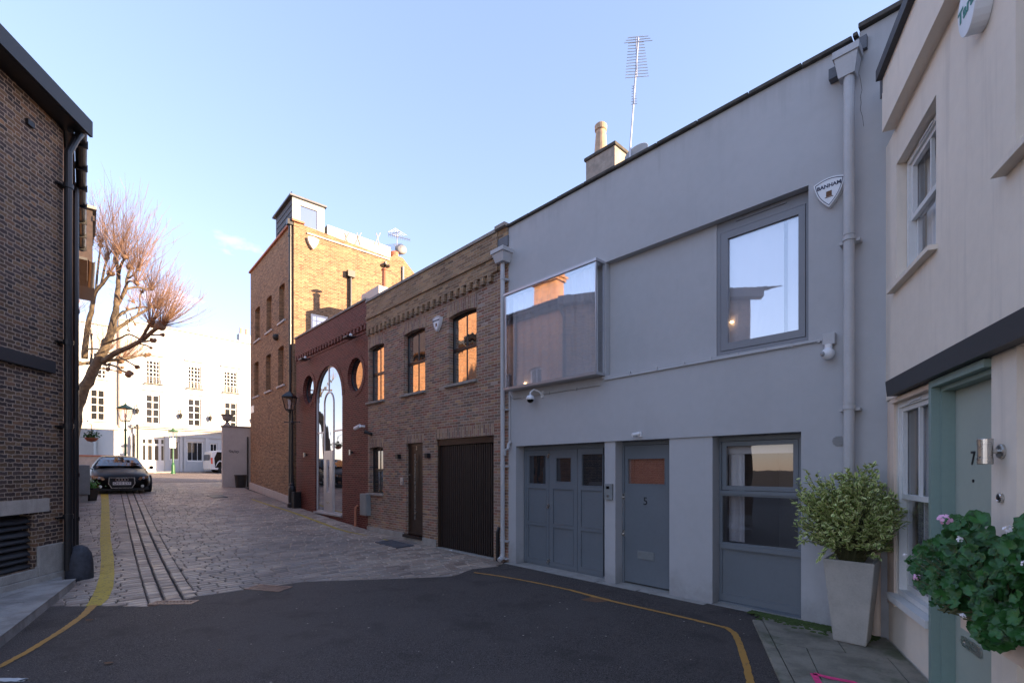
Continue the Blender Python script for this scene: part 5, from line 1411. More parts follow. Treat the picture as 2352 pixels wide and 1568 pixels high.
# hanging basket
bx = LL.p(11.0, 0, .9); 
hb = Vector(((210-CX)/F*19.5, 19.5, CH+(HY-1008)/F*19.5)); t = thing('hanging_basket', 'hanging basket with red flowers beyond the left houses', 'basket', hb)
MB().lathe(hb, [(.001, -.12), (.14, -.08), (.2, 0), (.22, .05), (.19, .05)], 16).build('bowl', M['terracotta'], t)
m = MB(); rnd = random.Random(2)
for k in range(140):
    d = Vector((rnd.gauss(0, .13), rnd.gauss(0, .13), .05+abs(rnd.gauss(0, .12)))); c_ = hb+d; a_ = Vector((rnd.uniform(-1, 1), rnd.uniform(-1, 1), rnd.uniform(-1, 1))).normalized()*.04; b_ = a_.orthogonal().normalized()*.03
    m.face([c_-a_, c_-b_, c_+a_, c_+b_])
m.build('foliage', M['leaf_ger'], t)
MB().tube([hb+Vector((0, 0, .05)), hb+Vector((0, 0, .6)), hb+Vector((-.5, 0, .75))], .012, 5).build('hanger', M['black'], t)

# ================================================================== WHITE BOUNDARY WALL WITH URN
bz = 21.6; q = Vector(((511-CX)/F*bz, bz, 0)); BWf = Fr(q.x, q.y, .80, .60)
bt = BWf.V(540, 981)
zz = h(q.x, q.y)
BW = thing('boundary_wall', 'short high off-white rendered wall abutting the tall brick building', 'wall', (q.x, q.y, zz))
m = MB(); be = BWf.U(574); m.box(BWf, 0, be+.1, .4, bt, -.35, 0); m.build('wall', M['offwhite_wall'], BW)
m = MB(); m.box(BWf, -.05, be+.1, bt+.002, bt+.06, -.4, .05); m.build('coping', M['coping'], BW, bevel=.01)
m = MB(); u0_, v0_ = BWf.hit(538, 1036, .01)
for k in range(4):
    pts = [BWf.p(u0_-.16+.1*k+.05*math.cos(t_*1.3+k), v0_+.05*math.sin(t_*1.1)-.03*(k % 2), .008) for t_ in range(6)]; m.tube(pts, .008, 4)
m.build('scribble', M['black_band'], BW)
uc = BWf.U(522, -.15)
t = thing('stone_urn', 'grey stone urn standing on the left end of the off-white wall', 'urn', BWf.p(uc, bt+.06, -.15))
MB().lathe(BWf.p(uc, bt+.06, -.17), [(.16, 0), (.16, .05), (.10, .08), (.05, .16), (.06, .2), (.16, .26), (.2, .36), (.21, .45), (.26, .48), (.27, .52), (.22, .52), (.18, .4)], 24).build('bowl', M['concrete'], t, smooth=False)
m = MB(); u = BWf.U(569, .07); m.tube([BWf.p(u, .9, .07), BWf.p(u, BWf.V(569, 1003), .07)], .035, 8); tag(m.build('standpipe', M['black']), 'black vertical pipe in the corner of off-white wall and tall brick building', 'pipe')

# unseen block added behind the row to shade the left gable
def shade_block(x0, x1, y0, y1, hh, label, wallm='br_yellow'):
    t = thing('shade_terrace', label, 'building', ((x0+x1)/2, (y0+y1)/2, 0))
    m = MB(); m.box(XY, x0, x1, -.1, hh, -y1, -y0); m.build('wall', M[wallm], t)
    m = MB(); m.box(XY, x0-.1, x1+.1, hh+.002, hh+.3, -y1-.1, -y0+.1); m.build('parapet', M['coping'], t)
    m = MB()
    for k in range(3):
        for j in range(int((y1-y0)/2.2)):
            yy = y0+.9+j*2.2; m.box(XY, x0-.012, x0-.002, 1.2+k*3, 2.8+k*3, -yy-1, -yy)
    m.build('window', M['glass_dark'], t)
# ================================================================== GROUND
def grid(name, x0, x1, y0, y1, st, dz, m, kind='structure', inside=None):
    b = MB(); nx, ny = int((x1-x0)/st)+1, int((y1-y0)/st)+1
    base = [[(x0+i*st, y0+j*st) for i in range(nx)] for j in range(ny)]
    for j in range(ny):
        for i in range(nx): b.v.append((base[j][i][0], base[j][i][1], h(*base[j][i])+dz))
    for j in range(ny-1):
        for i in range(nx-1):
            b.f.append([j*nx+i, j*nx+i+1, (j+1)*nx+i+1, (j+1)*nx+i]); b.uv += [(0, 0)]*4; b.mi.append(0)
    return b.build(name, m, None, smooth=True, kind=kind)
# far ground
b = MB()
def poly_sheet(name, poly, dz, m, st=.35, kind='structure', parent=None):
    """flat polygon in plan draped over the terrain, cut on a grid for subdivision"""
    import bmesh
    bm = bmesh.new(); vs = [bm.verts.new((x, y, 0)) for x, y in poly]; bm.faces.new(vs)
    xs = [p[0] for p in poly]; ys = [p[1] for p in poly]
    # cut along the lane direction where the height changes, and across
    t0 = min(lane_tw(*p)[0] for p in poly); t1 = max(lane_tw(*p)[0] for p in poly)
    k = math.floor(t0/st)*st
    while k < t1:
        p = lane_xy(k, 0); geom = bm.verts[:]+bm.edges[:]+bm.faces[:]
        bmesh.ops.bisect_plane(bm, geom=geom, plane_co=(p[0], p[1], 0), plane_no=(A.u[0], A.u[1], 0)); k += st if k > 1.0 else max(st, 3)
    for v in bm.verts: v.co.z = h(v.co.x, v.co.y)+dz
    bm.normal_update()
    for f in bm.faces:
        if f.normal.z < 0: f.normal_flip()
    me = bpy.data.meshes.new(name); bm.to_mesh(me); bm.free(); me.materials.append(m)
    o = bpy.data.objects.new(name, me); COL.objects.link(o)
    if kind: o['kind'] = kind
    if parent: o.parent = parent
    return o
poly_sheet('ground', [(-160, -60), (110, -60), (110, 170), (-160, 170)], -.05, M['mortar'], st=1.0)
# boundary line asphalt / cobbles
bd = [gpt(x, y) for x, y in ((100, 1394), (225, 1393), (352, 1394), (450, 1371), (560, 1356), (700, 1337), (860, 1332), (1040, 1325), (1085, 1308), (1150, 1301))]
bdx = [(p.x, p.y) for p in bd]
wall_pt = A.p(A.U(1150), 0, -.1); 
asp = [(-14, -9)]+[(12, -9), (12, -1), (C.p(2.5, 0, .2).x, C.p(2.5, 0, .2).y)]+[(A.p(A.U(1900), 0, .0).x, A.p(A.U(1900), 0, .0).y), (wall_pt.x, wall_pt.y)]+bdx[::-1]+[(-9.5, 6.0), (-14, 6)]
rnd = random.Random(4)
# roughened edge
ed = []
for a_, b_ in zip(bdx, bdx[1:]):
    for k in range(8):
        t_ = k/8; ed.append((a_[0]+(b_[0]-a_[0])*t_+rnd.uniform(-.007, .007), a_[1]+(b_[1]-a_[1])*t_+rnd.uniform(-.007, .007)))
ed.append(bdx[-1])
asp = [(-14, -9), (12, -9), (12, -1), (3.4, 3.5), (3.2, 5.3), (A.p(A.U(1720), 0, .02).x, A.p(A.U(1720), 0, .02).y), (A.p(A.U(1160), 0, .02).x, A.p(A.U(1160), 0, .02).y)]+ed[::-1]+[(-9.5, ed[0][1]), (-14, 6)]
ROAD = poly_sheet('asphalt_road', asp, .012, M['asphalt'], st=.5)
# far street
def lx(t, w): return lane_xy(t, w)
TE = 22.3
poly_sheet('street', [lx(TE, -40), lx(TE, 60), lx(48, 60), lx(48, -40)], .012, M['asphalt_far'], st=.6)
m = MB()
# pale kerb line and pavement at the white building
for k in range(60):
    a_, b_ = W_.p(-22+k*.9, 0, 1.7), W_.p(-22+(k+1)*.9-.01, 0, 1.7); c_, d_ = W_.p(-22+(k+1)*.9-.01, 0, -.1), W_.p(-22+k*.9, 0, -.1)
    z0 = max(h(a_.x, a_.y), h(b_.x, b_.y))+.12
    q = [Vector((p.x, p.y, z0)) for p in (a_, b_, c_, d_)]
    m.face(q); m.face([q[0]-Vector((0, 0, .2)), q[1]-Vector((0, 0, .2)), q[1], q[0]])
m.build('far_pavement', M['slab'], None, kind='structure')

# ---- cobbles -----------------------------------------------------------------
def inpoly(x, y, P):
    c = False; j = len(P)-1
    for i in range(len(P)):
        if (P[i][1] > y) != (P[j][1] > y) and x < (P[j][0]-P[i][0])*(y-P[i][1])/(P[j][1]-P[i][1])+P[i][0]: c = not c
        j = i
    return c
def clip(poly, a, b):
    """keep the part left of a->b"""
    out = []
    for i in range(len(poly)):
        p, q = poly[i], poly[(i+1) % len(poly)]
        dp = (b[0]-a[0])*(p[1]-a[1])-(b[1]-a[1])*(p[0]-a[0]); dq = (b[0]-a[0])*(q[1]-a[1])-(b[1]-a[1])*(q[0]-a[0])
        if dp >= 0: out.append(p)
        if dp*dq < 0: t_ = dp/(dp-dq); out.append((p[0]+(q[0]-p[0])*t_, p[1]+(q[1]-p[1])*t_))
    return out
# painted lines as strips of convex quads in plan
def strip(pts, widths):
    out = []; P = [Vector((p[0], p[1])) for p in pts]
    L_, R_ = [], []
    for i, p in enumerate(P):
        d = (P[min(i+1, len(P)-1)]-P[max(0, i-1)]).normalized(); n = Vector((-d.y, d.x)); L_.append(p+n*widths[i]/2); R_.append(p-n*widths[i]/2)
    for i in range(len(P)-1): out.append([tuple(R_[i]), tuple(R_[i+1]), tuple(L_[i+1]), tuple(L_[i])])
    return out
def wpix(px, py, wd): return wd
yl = [(240, 1133), (242, 1160), (242, 1200), (242, 1240), (247, 1280), (246, 1320), (240, 1350), (228, 1376), (214, 1392)]
yl_w = [13, 14, 16, 19, 22, 26, 31, 33, 28]
def lineworld(px, dz=0.0): return [gpt(*p, dz) for p in px]
P = lineworld(yl); Wd_ = [w_*p.y/F for w_, p in zip(yl_w, P)]
YL1 = strip([(p.x, p.y) for p in P], Wd_)
yr = [(578, 1146), (620, 1160), (660, 1172), (700, 1186), (740, 1201), (775, 1214), (800, 1221), (842, 1229)]
P = lineworld(yr); YR1 = strip([(p.x, p.y) for p in P], [.085, .095, .10, .10, .10, .09, .08, .04])
yr2 = [(880, 1238), (925, 1246)]; P = lineworld(yr2); YR2 = strip([(p.x, p.y) for p in P], [.05, .05])
strips = YL1+YR1+YR2
paint = MB()
rnd = random.Random(11)
setts = MB()
def wl_t(t):    # distance of the left house line from plane A
    x = 5.94-.025*(t-3.81); return x
def sett(cx_t, cw, lt, lw_, rot=0.0, hi=0.0):
    """centre (t,w), half sizes"""
    c = math.cos(rot); s_ = math.sin(rot)
    dz = rnd.uniform(-.003, .003)+hi; tl1, tl2 = rnd.uniform(-.025, .025), rnd.uniform(-.010, .010)
    cor = []
    for sx, sy in ((-1, -1), (1, -1), (1, 1), (-1, 1)):
        a_ = sx*lt+rnd.uniform(-.003, .003); b_ = sy*lw_+rnd.uniform(-.003, .003)
        cor.append((a_*c-b_*s_, a_*s_+b_*c))
    X0, Y0 = lane_xy(cx_t, cw)
    z = h(X0, Y0)
    def P3(a_, b_, zz):
        x, y = lane_xy(cx_t+a_, cw+b_)
        return (x, y, h(x, y)+zz+tl1*a_+tl2*b_)
    ins = 1-.016/lt; insw = 1-.014/lw_
    lo = [P3(a_, b_, -.045) for a_, b_ in cor]; mid = [P3(a_, b_, dz-.011) for a_, b_ in cor]
    top = [P3(a_*max(.3, ins), b_*max(.3, insw), dz) for a_, b_ in cor]
    i = len(setts.v); setts.v += lo+mid+top
    for L0_ in (0, 4):
        for k in range(4):
            k2 = (k+1) % 4; setts.f.append([i+L0_+k2, i+L0_+k, i+L0_+4+k, i+L0_+4+k2]); setts.uv += [(0, 0)]*4; setts.mi.append(0)
    setts.f.append([i+11, i+10, i+9, i+8]); setts.uv += [(0, 0)]*4; setts.mi.append(0)
    # paint on this sett
    quad = [(p[0], p[1]) for p in top][::-1]
    quadm = [(X0+(p[0]-X0)*1.0, Y0+(p[1]-Y0)*1.0) for p in [(q_[0], q_[1]) for q_ in mid]][::-1]
    for st_ in strips:
        if abs(st_[0][0]-X0) > 3.2 or abs(st_[0][1]-Y0) > 4.5: continue
        pl_ = quadm
        for a_, b_ in zip(st_, st_[1:]+st_[:1]):
            pl_ = clip(pl_, a_, b_)
            if len(pl_) < 3: break
        if len(pl_) >= 3 and rnd.random() > .03:
            # plane of the top
            p0, p1, p2 = (Vector(top[k]) for k in (0, 1, 2)); n = (p1-p0).cross(p2-p0)
            paint.face([(x, y, p0.z-(n.x*(x-p0.x)+n.y*(y-p0.y))/n.z+.0035) for x, y in pl_])
def chan_w(t): return 4.88-.053*(t-1.66)
asp_in = [(x, y) for x, y in asp]
t = .2
while t < TE:
    th = rnd.uniform(.128, .142) if t > .0 else .1
    w_ = .03
    cw_ = chan_w(t)
    wend = wl_t(t)-.02 if t > 3.75 else 9.5
    if t > 14.5: wend = min(9.5, 6+(t-14.5)*3)
    if t > 17.2: w_ = -.03
    wav = .05*math.sin(t*1.7)
    while w_ < wend:
        ln = rnd.uniform(.19, .36)
        if w_ < cw_-.26 < w_+ln: ln = max(.08, cw_-.262-w_)
        if abs(w_+ln/2-cw_) < .26: w_ = max(w_+.01, cw_+.262); continue
        wc = w_+ln/2; tt = t+(.05*math.sin(wc*.9+1) if wc < cw_-.2 else .16*(wc-cw_))+.006*math.sin(wc*2.3+t)
        X_, Y_ = lane_xy(tt, wc)
        if not inpoly(X_, Y_+.17, asp_in) and Y_ > 5.8 and (X_ > -12 or t > 4) and not (wc > 5.98 and t > 3.7 and t < 14.4):
            sett(tt+th/2, wc, th/2-.015, ln/2-.004, rnd.uniform(-.006, .006))
        w_ += ln
    t += th
# channel courses along the lane (three rows)
for off, wd_ in ((-.185, .16), (0, .185), (.185, .16)):
    t = .9
    while t < 17.5:
        ln = rnd.uniform(.19, .25); wc = chan_w(t+ln/2)+off; X_, Y_ = lane_xy(t+ln/2, wc)
        if not inpoly(X_, Y_+.17, asp_in): sett(t+ln/2, wc, ln/2-.015, wd_/2-.008, -.05, -.002 if off == 0 else .001)
        t += ln
COB = setts.build('cobbled_lane', M['setts'], None, kind='structure')
rb = random.Random(2)
for strips_ in (YL1, YR1):
    for q_ in strips_:
        (x0, y0), (x1, y1), (x2, y2), (x3, y3) = q_
        for k in range(14):
            f0, f1 = k/14, (k+1)/14
            def L2(a, b, f): return (a[0]+(b[0]-a[0])*f, a[1]+(b[1]-a[1])*f)
            c = [L2(q_[0], q_[1], f0), L2(q_[0], q_[1], f1), L2(q_[3], q_[2], f1), L2(q_[3], q_[2], f0)]
            paint.face([(x, y, h(x, y)+.002) for x, y in c])
pm = paint.build('yellow_line', M['yellow'], COB)
# grit bed below the setts, following the lane
poly_sheet('joint_bed', [lx(-.5, -.02), lx(TE, -.02), lx(TE, 12), lx(-.5, 12)], -.028, M['mortar'], st=.4)
# ---- painted lines on asphalt ---------------------------------------------------
def flat_strip(name, px, wpx, mtl, dz, parent, jit=.004):
    P = [gpt(*p) for p in px]
    # densify
    Q, Wq = [], []
    for i in range(len(P)-1):
        for k in range(10):
            f_ = k/10; Q.append(P[i].lerp(P[i+1], f_)); Wq.append((wpx[i]*(1-f_)+wpx[i+1]*f_))
    Q.append(P[-1]); Wq.append(wpx[-1])
    m = MB()
    for q_ in strip([(p.x+rnd.uniform(-jit, jit), p.y+rnd.uniform(-jit, jit)) for p in Q], [w_+rnd.uniform(-.006, .006) for w_ in Wq]):
        m.face([(x, y, h(x, y)+dz) for x, y in q_])
    return m.build(name, mtl, parent)
flat_strip('yellow_line', [(214, 1392), (195, 1412), (165, 1435), (120, 1465), (60, 1502), (0, 1533), (-80, 1572)], [.10, .075, .065, .062, .062, .062, .062], M['orange'], .0165, ROAD)
flat_strip('yellow_line', [(1088, 1316), (1150, 1325), (1200, 1334), (1250, 1344), (1310, 1357), (1365, 1372), (1420, 1386), (1500, 1404), (1570, 1420), (1640, 1437), (1670, 1445), (1688, 1458), (1702, 1490), (1714, 1530), (1724, 1572), (1740, 1650)],
           [.05, .05, .05, .05, .055, .07, .055, .055, .055, .055, .06, .062, .06, .06, .06, .06], M['orange'], .0165, ROAD)
flat_strip('white_line', [(-40, 1563), (50, 1566), (60, 1566)], [.06, .06, .05], M['white_line'], .0165, ROAD)
# rust coloured patch under the line
m = MB(); c_ = gpt(1370, 1379); pts = [(c_.x+.17*math.cos(k/14*6.283)*(1+.2*math.sin(k*2)), c_.y+.12*math.sin(k/14*6.283)*(1+.2*math.cos(k*3)), .0145) for k in range(14)]; m.face(pts); m.build('rust_stain', M['dry_leaf'], ROAD)
# ---- left pavement ------------------------------------------------------------------
def gp(px, py, z): k = (z-CH)/((HY-py)/F); return (( px-CX)/F*k, k)
kt = [gp(176, 1328, .12), gp(120, 1366, .12), (gp(0, 1461, .12)), gp(-260, 1660, .12)]
kt[1] = ((kt[0][0]*.6+kt[2][0]*.4), (kt[0][1]*.6+kt[2][1]*.4))
cornp = L.p(.1, 0, .0)
pav = [kt[0], kt[2], kt[3], (-11, kt[3][1]), (-11, 7.4), (cornp.x-.1, cornp.y)]
m = MB()
def inset_line(a, b, d):
    v = Vector((b[0]-a[0], b[1]-a[1])).normalized(); n = Vector((v.y, -v.x)); return (a[0]+n.x*d, a[1]+n.y*d), (b[0]+n.x*d, b[1]+n.y*d)
ka, kb = Vector(kt[0]), Vector(kt[3]); d = (kb-ka).normalized(); n = Vector((d.y, -d.x))
if n.x > 0: n = -n
m = MB(); s_ = 0; Lk = (kb-ka).length
while s_ < Lk:
    e_ = min(s_+.9, Lk); a_ = ka+d*s_; b_ = ka+d*(e_-.008)
    o0 = [a_, b_, b_+n*.15, a_+n*.15]
    top = [Vector((p.x, p.y, .12)) for p in o0]; bot = [Vector((p.x, p.y, -.05)) for p in o0]
    top[0] += Vector((n.x*.012, n.y*.012, 0)); top[1] += Vector((n.x*.012, n.y*.012, 0))
    fs = [top, top[::-1]][0]; m.face(top[::-1])
    for i in range(4): m.face([bot[i], bot[(i+1) % 4], top[(i+1) % 4], top[i]])
    s_ = e_
PL = m.build('pavement', M['kerb'], None, kind='structure', bevel=.01)
m = MB()
# slabs: clip a grid of flags to the pavement polygon
ii = ka+n*.158; jj = kb+n*.158
region = [(ii.x, ii.y), (jj.x, jj.y), (-11, jj.y), (-11, 8), (cornp.x-.05, cornp.y+.02)]
def flags(m, org, dx, dy, sx, sy, nx, ny, region, z, gap=.006, rr=None):
    reg = region
    ar = sum(reg[i][0]*reg[(i+1) % len(reg)][1]-reg[(i+1) % len(reg)][0]*reg[i][1] for i in range(len(reg)))
    if ar < 0: reg = reg[::-1]
    for i in range(-nx, nx):
        for j in range(-ny, ny):
            o_ = .5*sx if j % 2 else 0
            c = [(i*sx+o_+gap, j*sy+gap), ((i+1)*sx+o_-gap, j*sy+gap), ((i+1)*sx+o_-gap, (j+1)*sy-gap), (i*sx+o_+gap, (j+1)*sy-gap)]
            pl_ = [(org[0]+dx[0]*a_+dy[0]*b_, org[1]+dx[1]*a_+dy[1]*b_) for a_, b_ in c]
            if sum(pl_[k][0]*pl_[(k+1) % 4][1]-pl_[(k+1) % 4][0]*pl_[k][1] for k in range(4)) < 0: pl_ = pl_[::-1]
            for a_, b_ in zip(reg, reg[1:]+reg[:1]):
                pl_ = clip(pl_, a_, b_)
                if len(pl_) < 3: break
            if len(pl_) < 3: continue
            zz = z+rnd.uniform(-.002, .002); m.face([(x, y, zz) for x, y in pl_])
            for k in range(len(pl_)):
                a_, b_ = pl_[k], pl_[(k+1) % len(pl_)]; m.face([(b_[0], b_[1], zz), (a_[0], a_[1], zz), (a_[0], a_[1], zz-.03), (b_[0], b_[1], zz-.03)])
region = [(ii.x, ii.y), (jj.x, jj.y), (L0[0]+.16*(L0[1]-jj.y)-.02, jj.y), (L0[0]-.02, L0[1]+.0)]
flags(m, (ii.x, ii.y), (L.n[0], L.n[1]), (L.u[0], L.u[1]), .9, .62, 12, 12, region, .118)
m.build('paving_slabs', M['slab'], PL)
m = MB(); m.face([(x, y, .09) for x, y in region]); m.build('slab_bed', M['mortar'], PL)
# ---- right pavement --------------------------------------------------------------------
zk = .035
k0, k1 = gp(1728, 1421, zk), gp(1800, 1580, zk)
ka, kb = Vector(k0), Vector(k1); d = (kb-ka).normalized(); kb = ka+d*5.5; n = Vector((-d.y, d.x))
if n.x < 0: n = -n
m = MB(); s_ = 0; Lk = (kb-ka).length
while s_ < Lk:
    e_ = min(s_+.9, Lk); a_ = ka+d*s_; b_ = ka+d*(e_-.008)
    o0 = [a_, b_, b_+n*.10, a_+n*.10]; top = [Vector((p.x, p.y, zk)) for p in o0]; bot = [Vector((p.x, p.y, -.05)) for p in o0]
    m.face(top)
    for i in range(4): m.face([bot[i], bot[(i+1) % 4], top[(i+1) % 4], top[i]])
    s_ = e_
PR = m.build('pavement', M['slab_moss'], None, kind='structure', bevel=.008)
ii = ka+n*.106; jj = kb+n*.106
wa = A.p(A.U(1735), 0, .0); cc = A.p(A.U(2035), 0, 0); ce = C.p(6.5, 0, .0)
region = [(jj.x, jj.y), (ce.x, ce.y), (cc.x, cc.y), (wa.x+.04, wa.y-.04), (ii.x, ii.y)]
mm = MB(); flags(mm, (ii.x, ii.y), (C.n[0], C.n[1]), (C.u[0], C.u[1]), .62, .75, 12, 12, region, zk-.002, gap=.004)
mm.build('paving_slabs', M['slab_moss'], PR)
m = MB(); m.face([(x, y, zk-.02) for x, y in region]); m.build('slab_bed', M['moss'], PR)
# moss along the wall foot
m = MB(); rm = random.Random(6)
for k in range(950):
    u = rm.uniform(A.U(1728), A.U(2020)); nn = abs(rm.gauss(0, .10)); 
    if u < A.U(1760): nn *= .5
    c_ = A.p(u, zk, nn+.005); r_ = rm.uniform(.012, .035)
    m.lathe(c_-Vector((0, 0, .006)), [(r_, 0), (r_*.8, .008), (.001, .014)], 6)
mo = m.build('moss', M['moss'], None, smooth=True); mo['kind'] = 'stuff'
# spray mark
a_ = [gp(1868, 1546, zk), gp(1905, 1556, zk), gp(1960, 1566, zk), gp(1990, 1580, zk)]
m = MB()
for q_ in strip([(a_[0][0], a_[0][1]), a_[1], a_[2], a_[3]], [.045, .06, .05, .05])+strip([a_[0], gp(1885, 1575, zk)], [.05, .05]):
    m.face([(x, y, zk+.003) for x, y in q_])
m.build('spray_mark', M['pink_spray'], PR)
# ---- iron covers -------------------------------------------------------------------------
def cover(px, rot, sx, sy, label, kind, mtl, z=.0):
    c_ = gpt(*px); c_.z += z
    t = thing('drain_cover', label, 'drain cover', c_, None)
    m = MB(); ca, sa = math.cos(rot), math.sin(rot)
    def bx(x0, x1, y0, y1, z0, z1):
        P_ = [Vector((c_.x+x*ca-y*sa, c_.y+x*sa+y*ca, 0)) for x, y in ((x0, y0), (x1, y0), (x1, y1), (x0, y1))]
        tp_ = [p+Vector((0, 0, h(p.x, p.y)+z1)) for p in P_]; bt_ = [p+Vector((0, 0, h(p.x, p.y)+z0)) for p in P_]
        m.face(tp_)
        for i in range(4): m.face([bt_[i], bt_[(i+1) % 4], tp_[(i+1) % 4], tp_[i]])
    f_ = .035
    bx(-sx, sx, -sy, -sy+f_, -.03, .020); bx(-sx, sx, sy-f_, sy, -.03, .020); bx(-sx, -sx+f_, -sy+f_, sy-f_, -.03, .0195); bx(sx-f_, sx, -sy+f_, sy-f_, -.03, .0195)
    m.build('frame', mtl, t); m = MB()
    if kind == 'grate':
        N = 11
        for k in range(N):
            x = -sx+f_+.02+(2*sx-2*f_-.04)*k/(N-1); bx(x-.008, x+.008, -sy+f_, sy-f_, -.02, .017)
        bx(-sx+f_, sx-f_, -.01, .01, -.02, .0165)
    else:
        bx(-sx+f_+.004, sx-f_-.004, -sy+f_+.004, sy-f_-.004, -.02, .012)
        for i in range(13):
            for j in range(6):
                x = -sx+f_+.03+(2*sx-2*f_-.06)*i/12; y = -sy+f_+.03+(2*sy-2*f_-.06)*j/5; r_ = .014; bx(x-r_, x+r_, y-r_*.8, y+r_*.8, .01, .018)
    m.build('grate' if kind == 'grate' else 'lid', mtl, t)
    if kind == 'grate':
        m = MB(); bx(-sx+f_, sx-f_, -sy+f_, sy-f_, -.2, -.028); m.build('pit', M['black_matt'], t)
cover((399, 1386), R(3), .265, .085, 'rusty slotted drain grate at the foot of the cobbled gutter channel', 'grate', M['iron_cover'], .0)
cover((617, 1352), R(-14), .29, .14, 'studded rusty manhole cover on the edge between cobbles and asphalt', 'lid', M['iron_cover'], .0)
cover((905, 1249), R(-45), .45, .22, 'dark flat inspection cover in the cobbles before the slatted brown garage', 'lid', M['lead'], -.004)
cover((545, 1130)if False else (500, 1140), R(-43), .35, .25, 'dark inspection cover in the cobbles far up the lane near the off-white wall', 'lid', M['lead'], -.006)
# ================================================================== CAR
cz = 17.6; co = Vector(((280-CX)/F*cz, cz, 0)); co.z = h(co.x, co.y)-.02
CF = Fr(co.x, co.y, .745, .667)
CAR = thing('parked_car', 'black two-door coupe parked nose-on by the left houses', 'car', co)
gz0 = co.z
def cp_(u, v, n): return CF.p(u, gz0+v, n)
def gh(n): p = CF.p(0, 0, n); return h(p.x, p.y)-h(co.x, co.y)
st = [(0.02, .55, .24, .52), (-.05, .72, .20, .60), (-.18, .83, .17, .68), (-.45, .90, .16, .76), (-.95, .92, .16, .85), (-1.45, .92, .16, .93), (-2.4, .92, .16, .96), (-3.3, .91, .16, .97), (-3.9, .85, .2, .93), (-4.12, .74, .3, .8)]
m = MB(); rings = []
for n_, hw, zb_, zt_ in st:
    half = [(0, zb_), (hw*.86, zb_), (hw*.98, zb_+.12), (hw, (zb_+zt_)/2), (hw*.96, zt_-.10), (hw*.80, zt_-.01), (hw*.4, zt_+.035), (0, zt_+.045)]
    full = half+[(-a, b) for a, b in half[-2:0:-1]]
    rings.append([cp_(a, b+gh(n_)*.9, n_) for a, b in full])
N = len(rings[0]); base = len(m.v)
for r_ in rings: m.v += [tuple(p) for p in r_]
for i in range(len(rings)-1):
    for k in range(N):
        k2 = (k+1) % N; m.f.append([i*N+k, i*N+k2, (i+1)*N+k2, (i+1)*N+k]); m.uv += [(0, 0)]*4; m.mi.append(0)
m.f.append([k for k in range(N)][::-1]); m.uv += [(0, 0)]*N; m.mi.append(0)
m.f.append([(len(rings)-1)*N+k for k in range(N)]); m.uv += [(0, 0)]*N; m.mi.append(0)
BODY = m.build('body', M['car_black'], CAR, smooth=True, subs=1)
gs = [(-1.30, .72, .93), (-1.95, .60, 1.27), (-2.2, .57, 1.335), (-2.7, .56, 1.345), (-3.25, .53, 1.24), (-3.8, .52, .98)]
m = MB(); rings = []
for n_, hw, zt_ in gs:
    g_ = gh(n_)*.9; hb = .80
    rings.append([cp_(hb, .93+g_, n_), cp_(hw+(hb-hw)*.1, zt_-.06+g_, n_), cp_(hw*.85, zt_-.005+g_, n_), cp_(0, zt_+.012+g_, n_), cp_(-hw*.85, zt_-.005+g_, n_), cp_(-hw-(hb-hw)*.1, zt_-.06+g_, n_), cp_(-hb, .93+g_, n_)])
N = 7
for r_ in rings: m.v += [tuple(p) for p in r_]
for i in range(len(rings)-1):
    for k in range(N-1): m.f.append([i*N+k, i*N+k+1, (i+1)*N+k+1, (i+1)*N+k]); m.uv += [(0, 0)]*4; m.mi.append(0)
m.build('roof', M['car_black'], CAR, smooth=True)
# windscreen
g_ = gh(-1.6)
wsq = [(-.68, .985, -1.33), (.68, .985, -1.33), (.53, 1.28, -2.0), (-.53, 1.28, -2.0)]
m = MB(); K_ = 8
grid_ = [[None]*(K_+1) for _ in range(4)]
for j in range(4):
    f_ = j/3
    for i in range(K_+1):
        s_ = i/K_*2-1; hwid = .70+(.54-.70)*f_; n_ = -1.28-.70*f_-.10*s_*s_+.03; v_ = .97+.325*f_+.03*(1-s_*s_)*math.sin(math.pi*f_)
        grid_[j][i] = cp_(s_*hwid, v_+g_*.9+.012, n_+.02)
for j in range(3):
    for i in range(K_): m.face([grid_[j][i], grid_[j][i+1], grid_[j+1][i+1], grid_[j+1][i]])
WSn = m.build('windscreen', M['glass_dark'], CAR, smooth=True)
m = MB(); q = cp_(.50, 1.03+g_*.9, -1.30); m.box(CF, .50, .58, gz0+1.035+g_*.9, gz0+1.085+g_*.9, -1.36, -1.33); m.build('tax_disc', M['ink_blue'], WSn)
def cbox(m, u0, u1, v0, v1, n0, n1): m.box(CF, u0, u1, gz0+v0, gz0+v1, n0, n1)
def cpoly(m, pts, n0, n1): m.prism(CF, [(a, gz0+b) for a, b in pts], n0, n1)
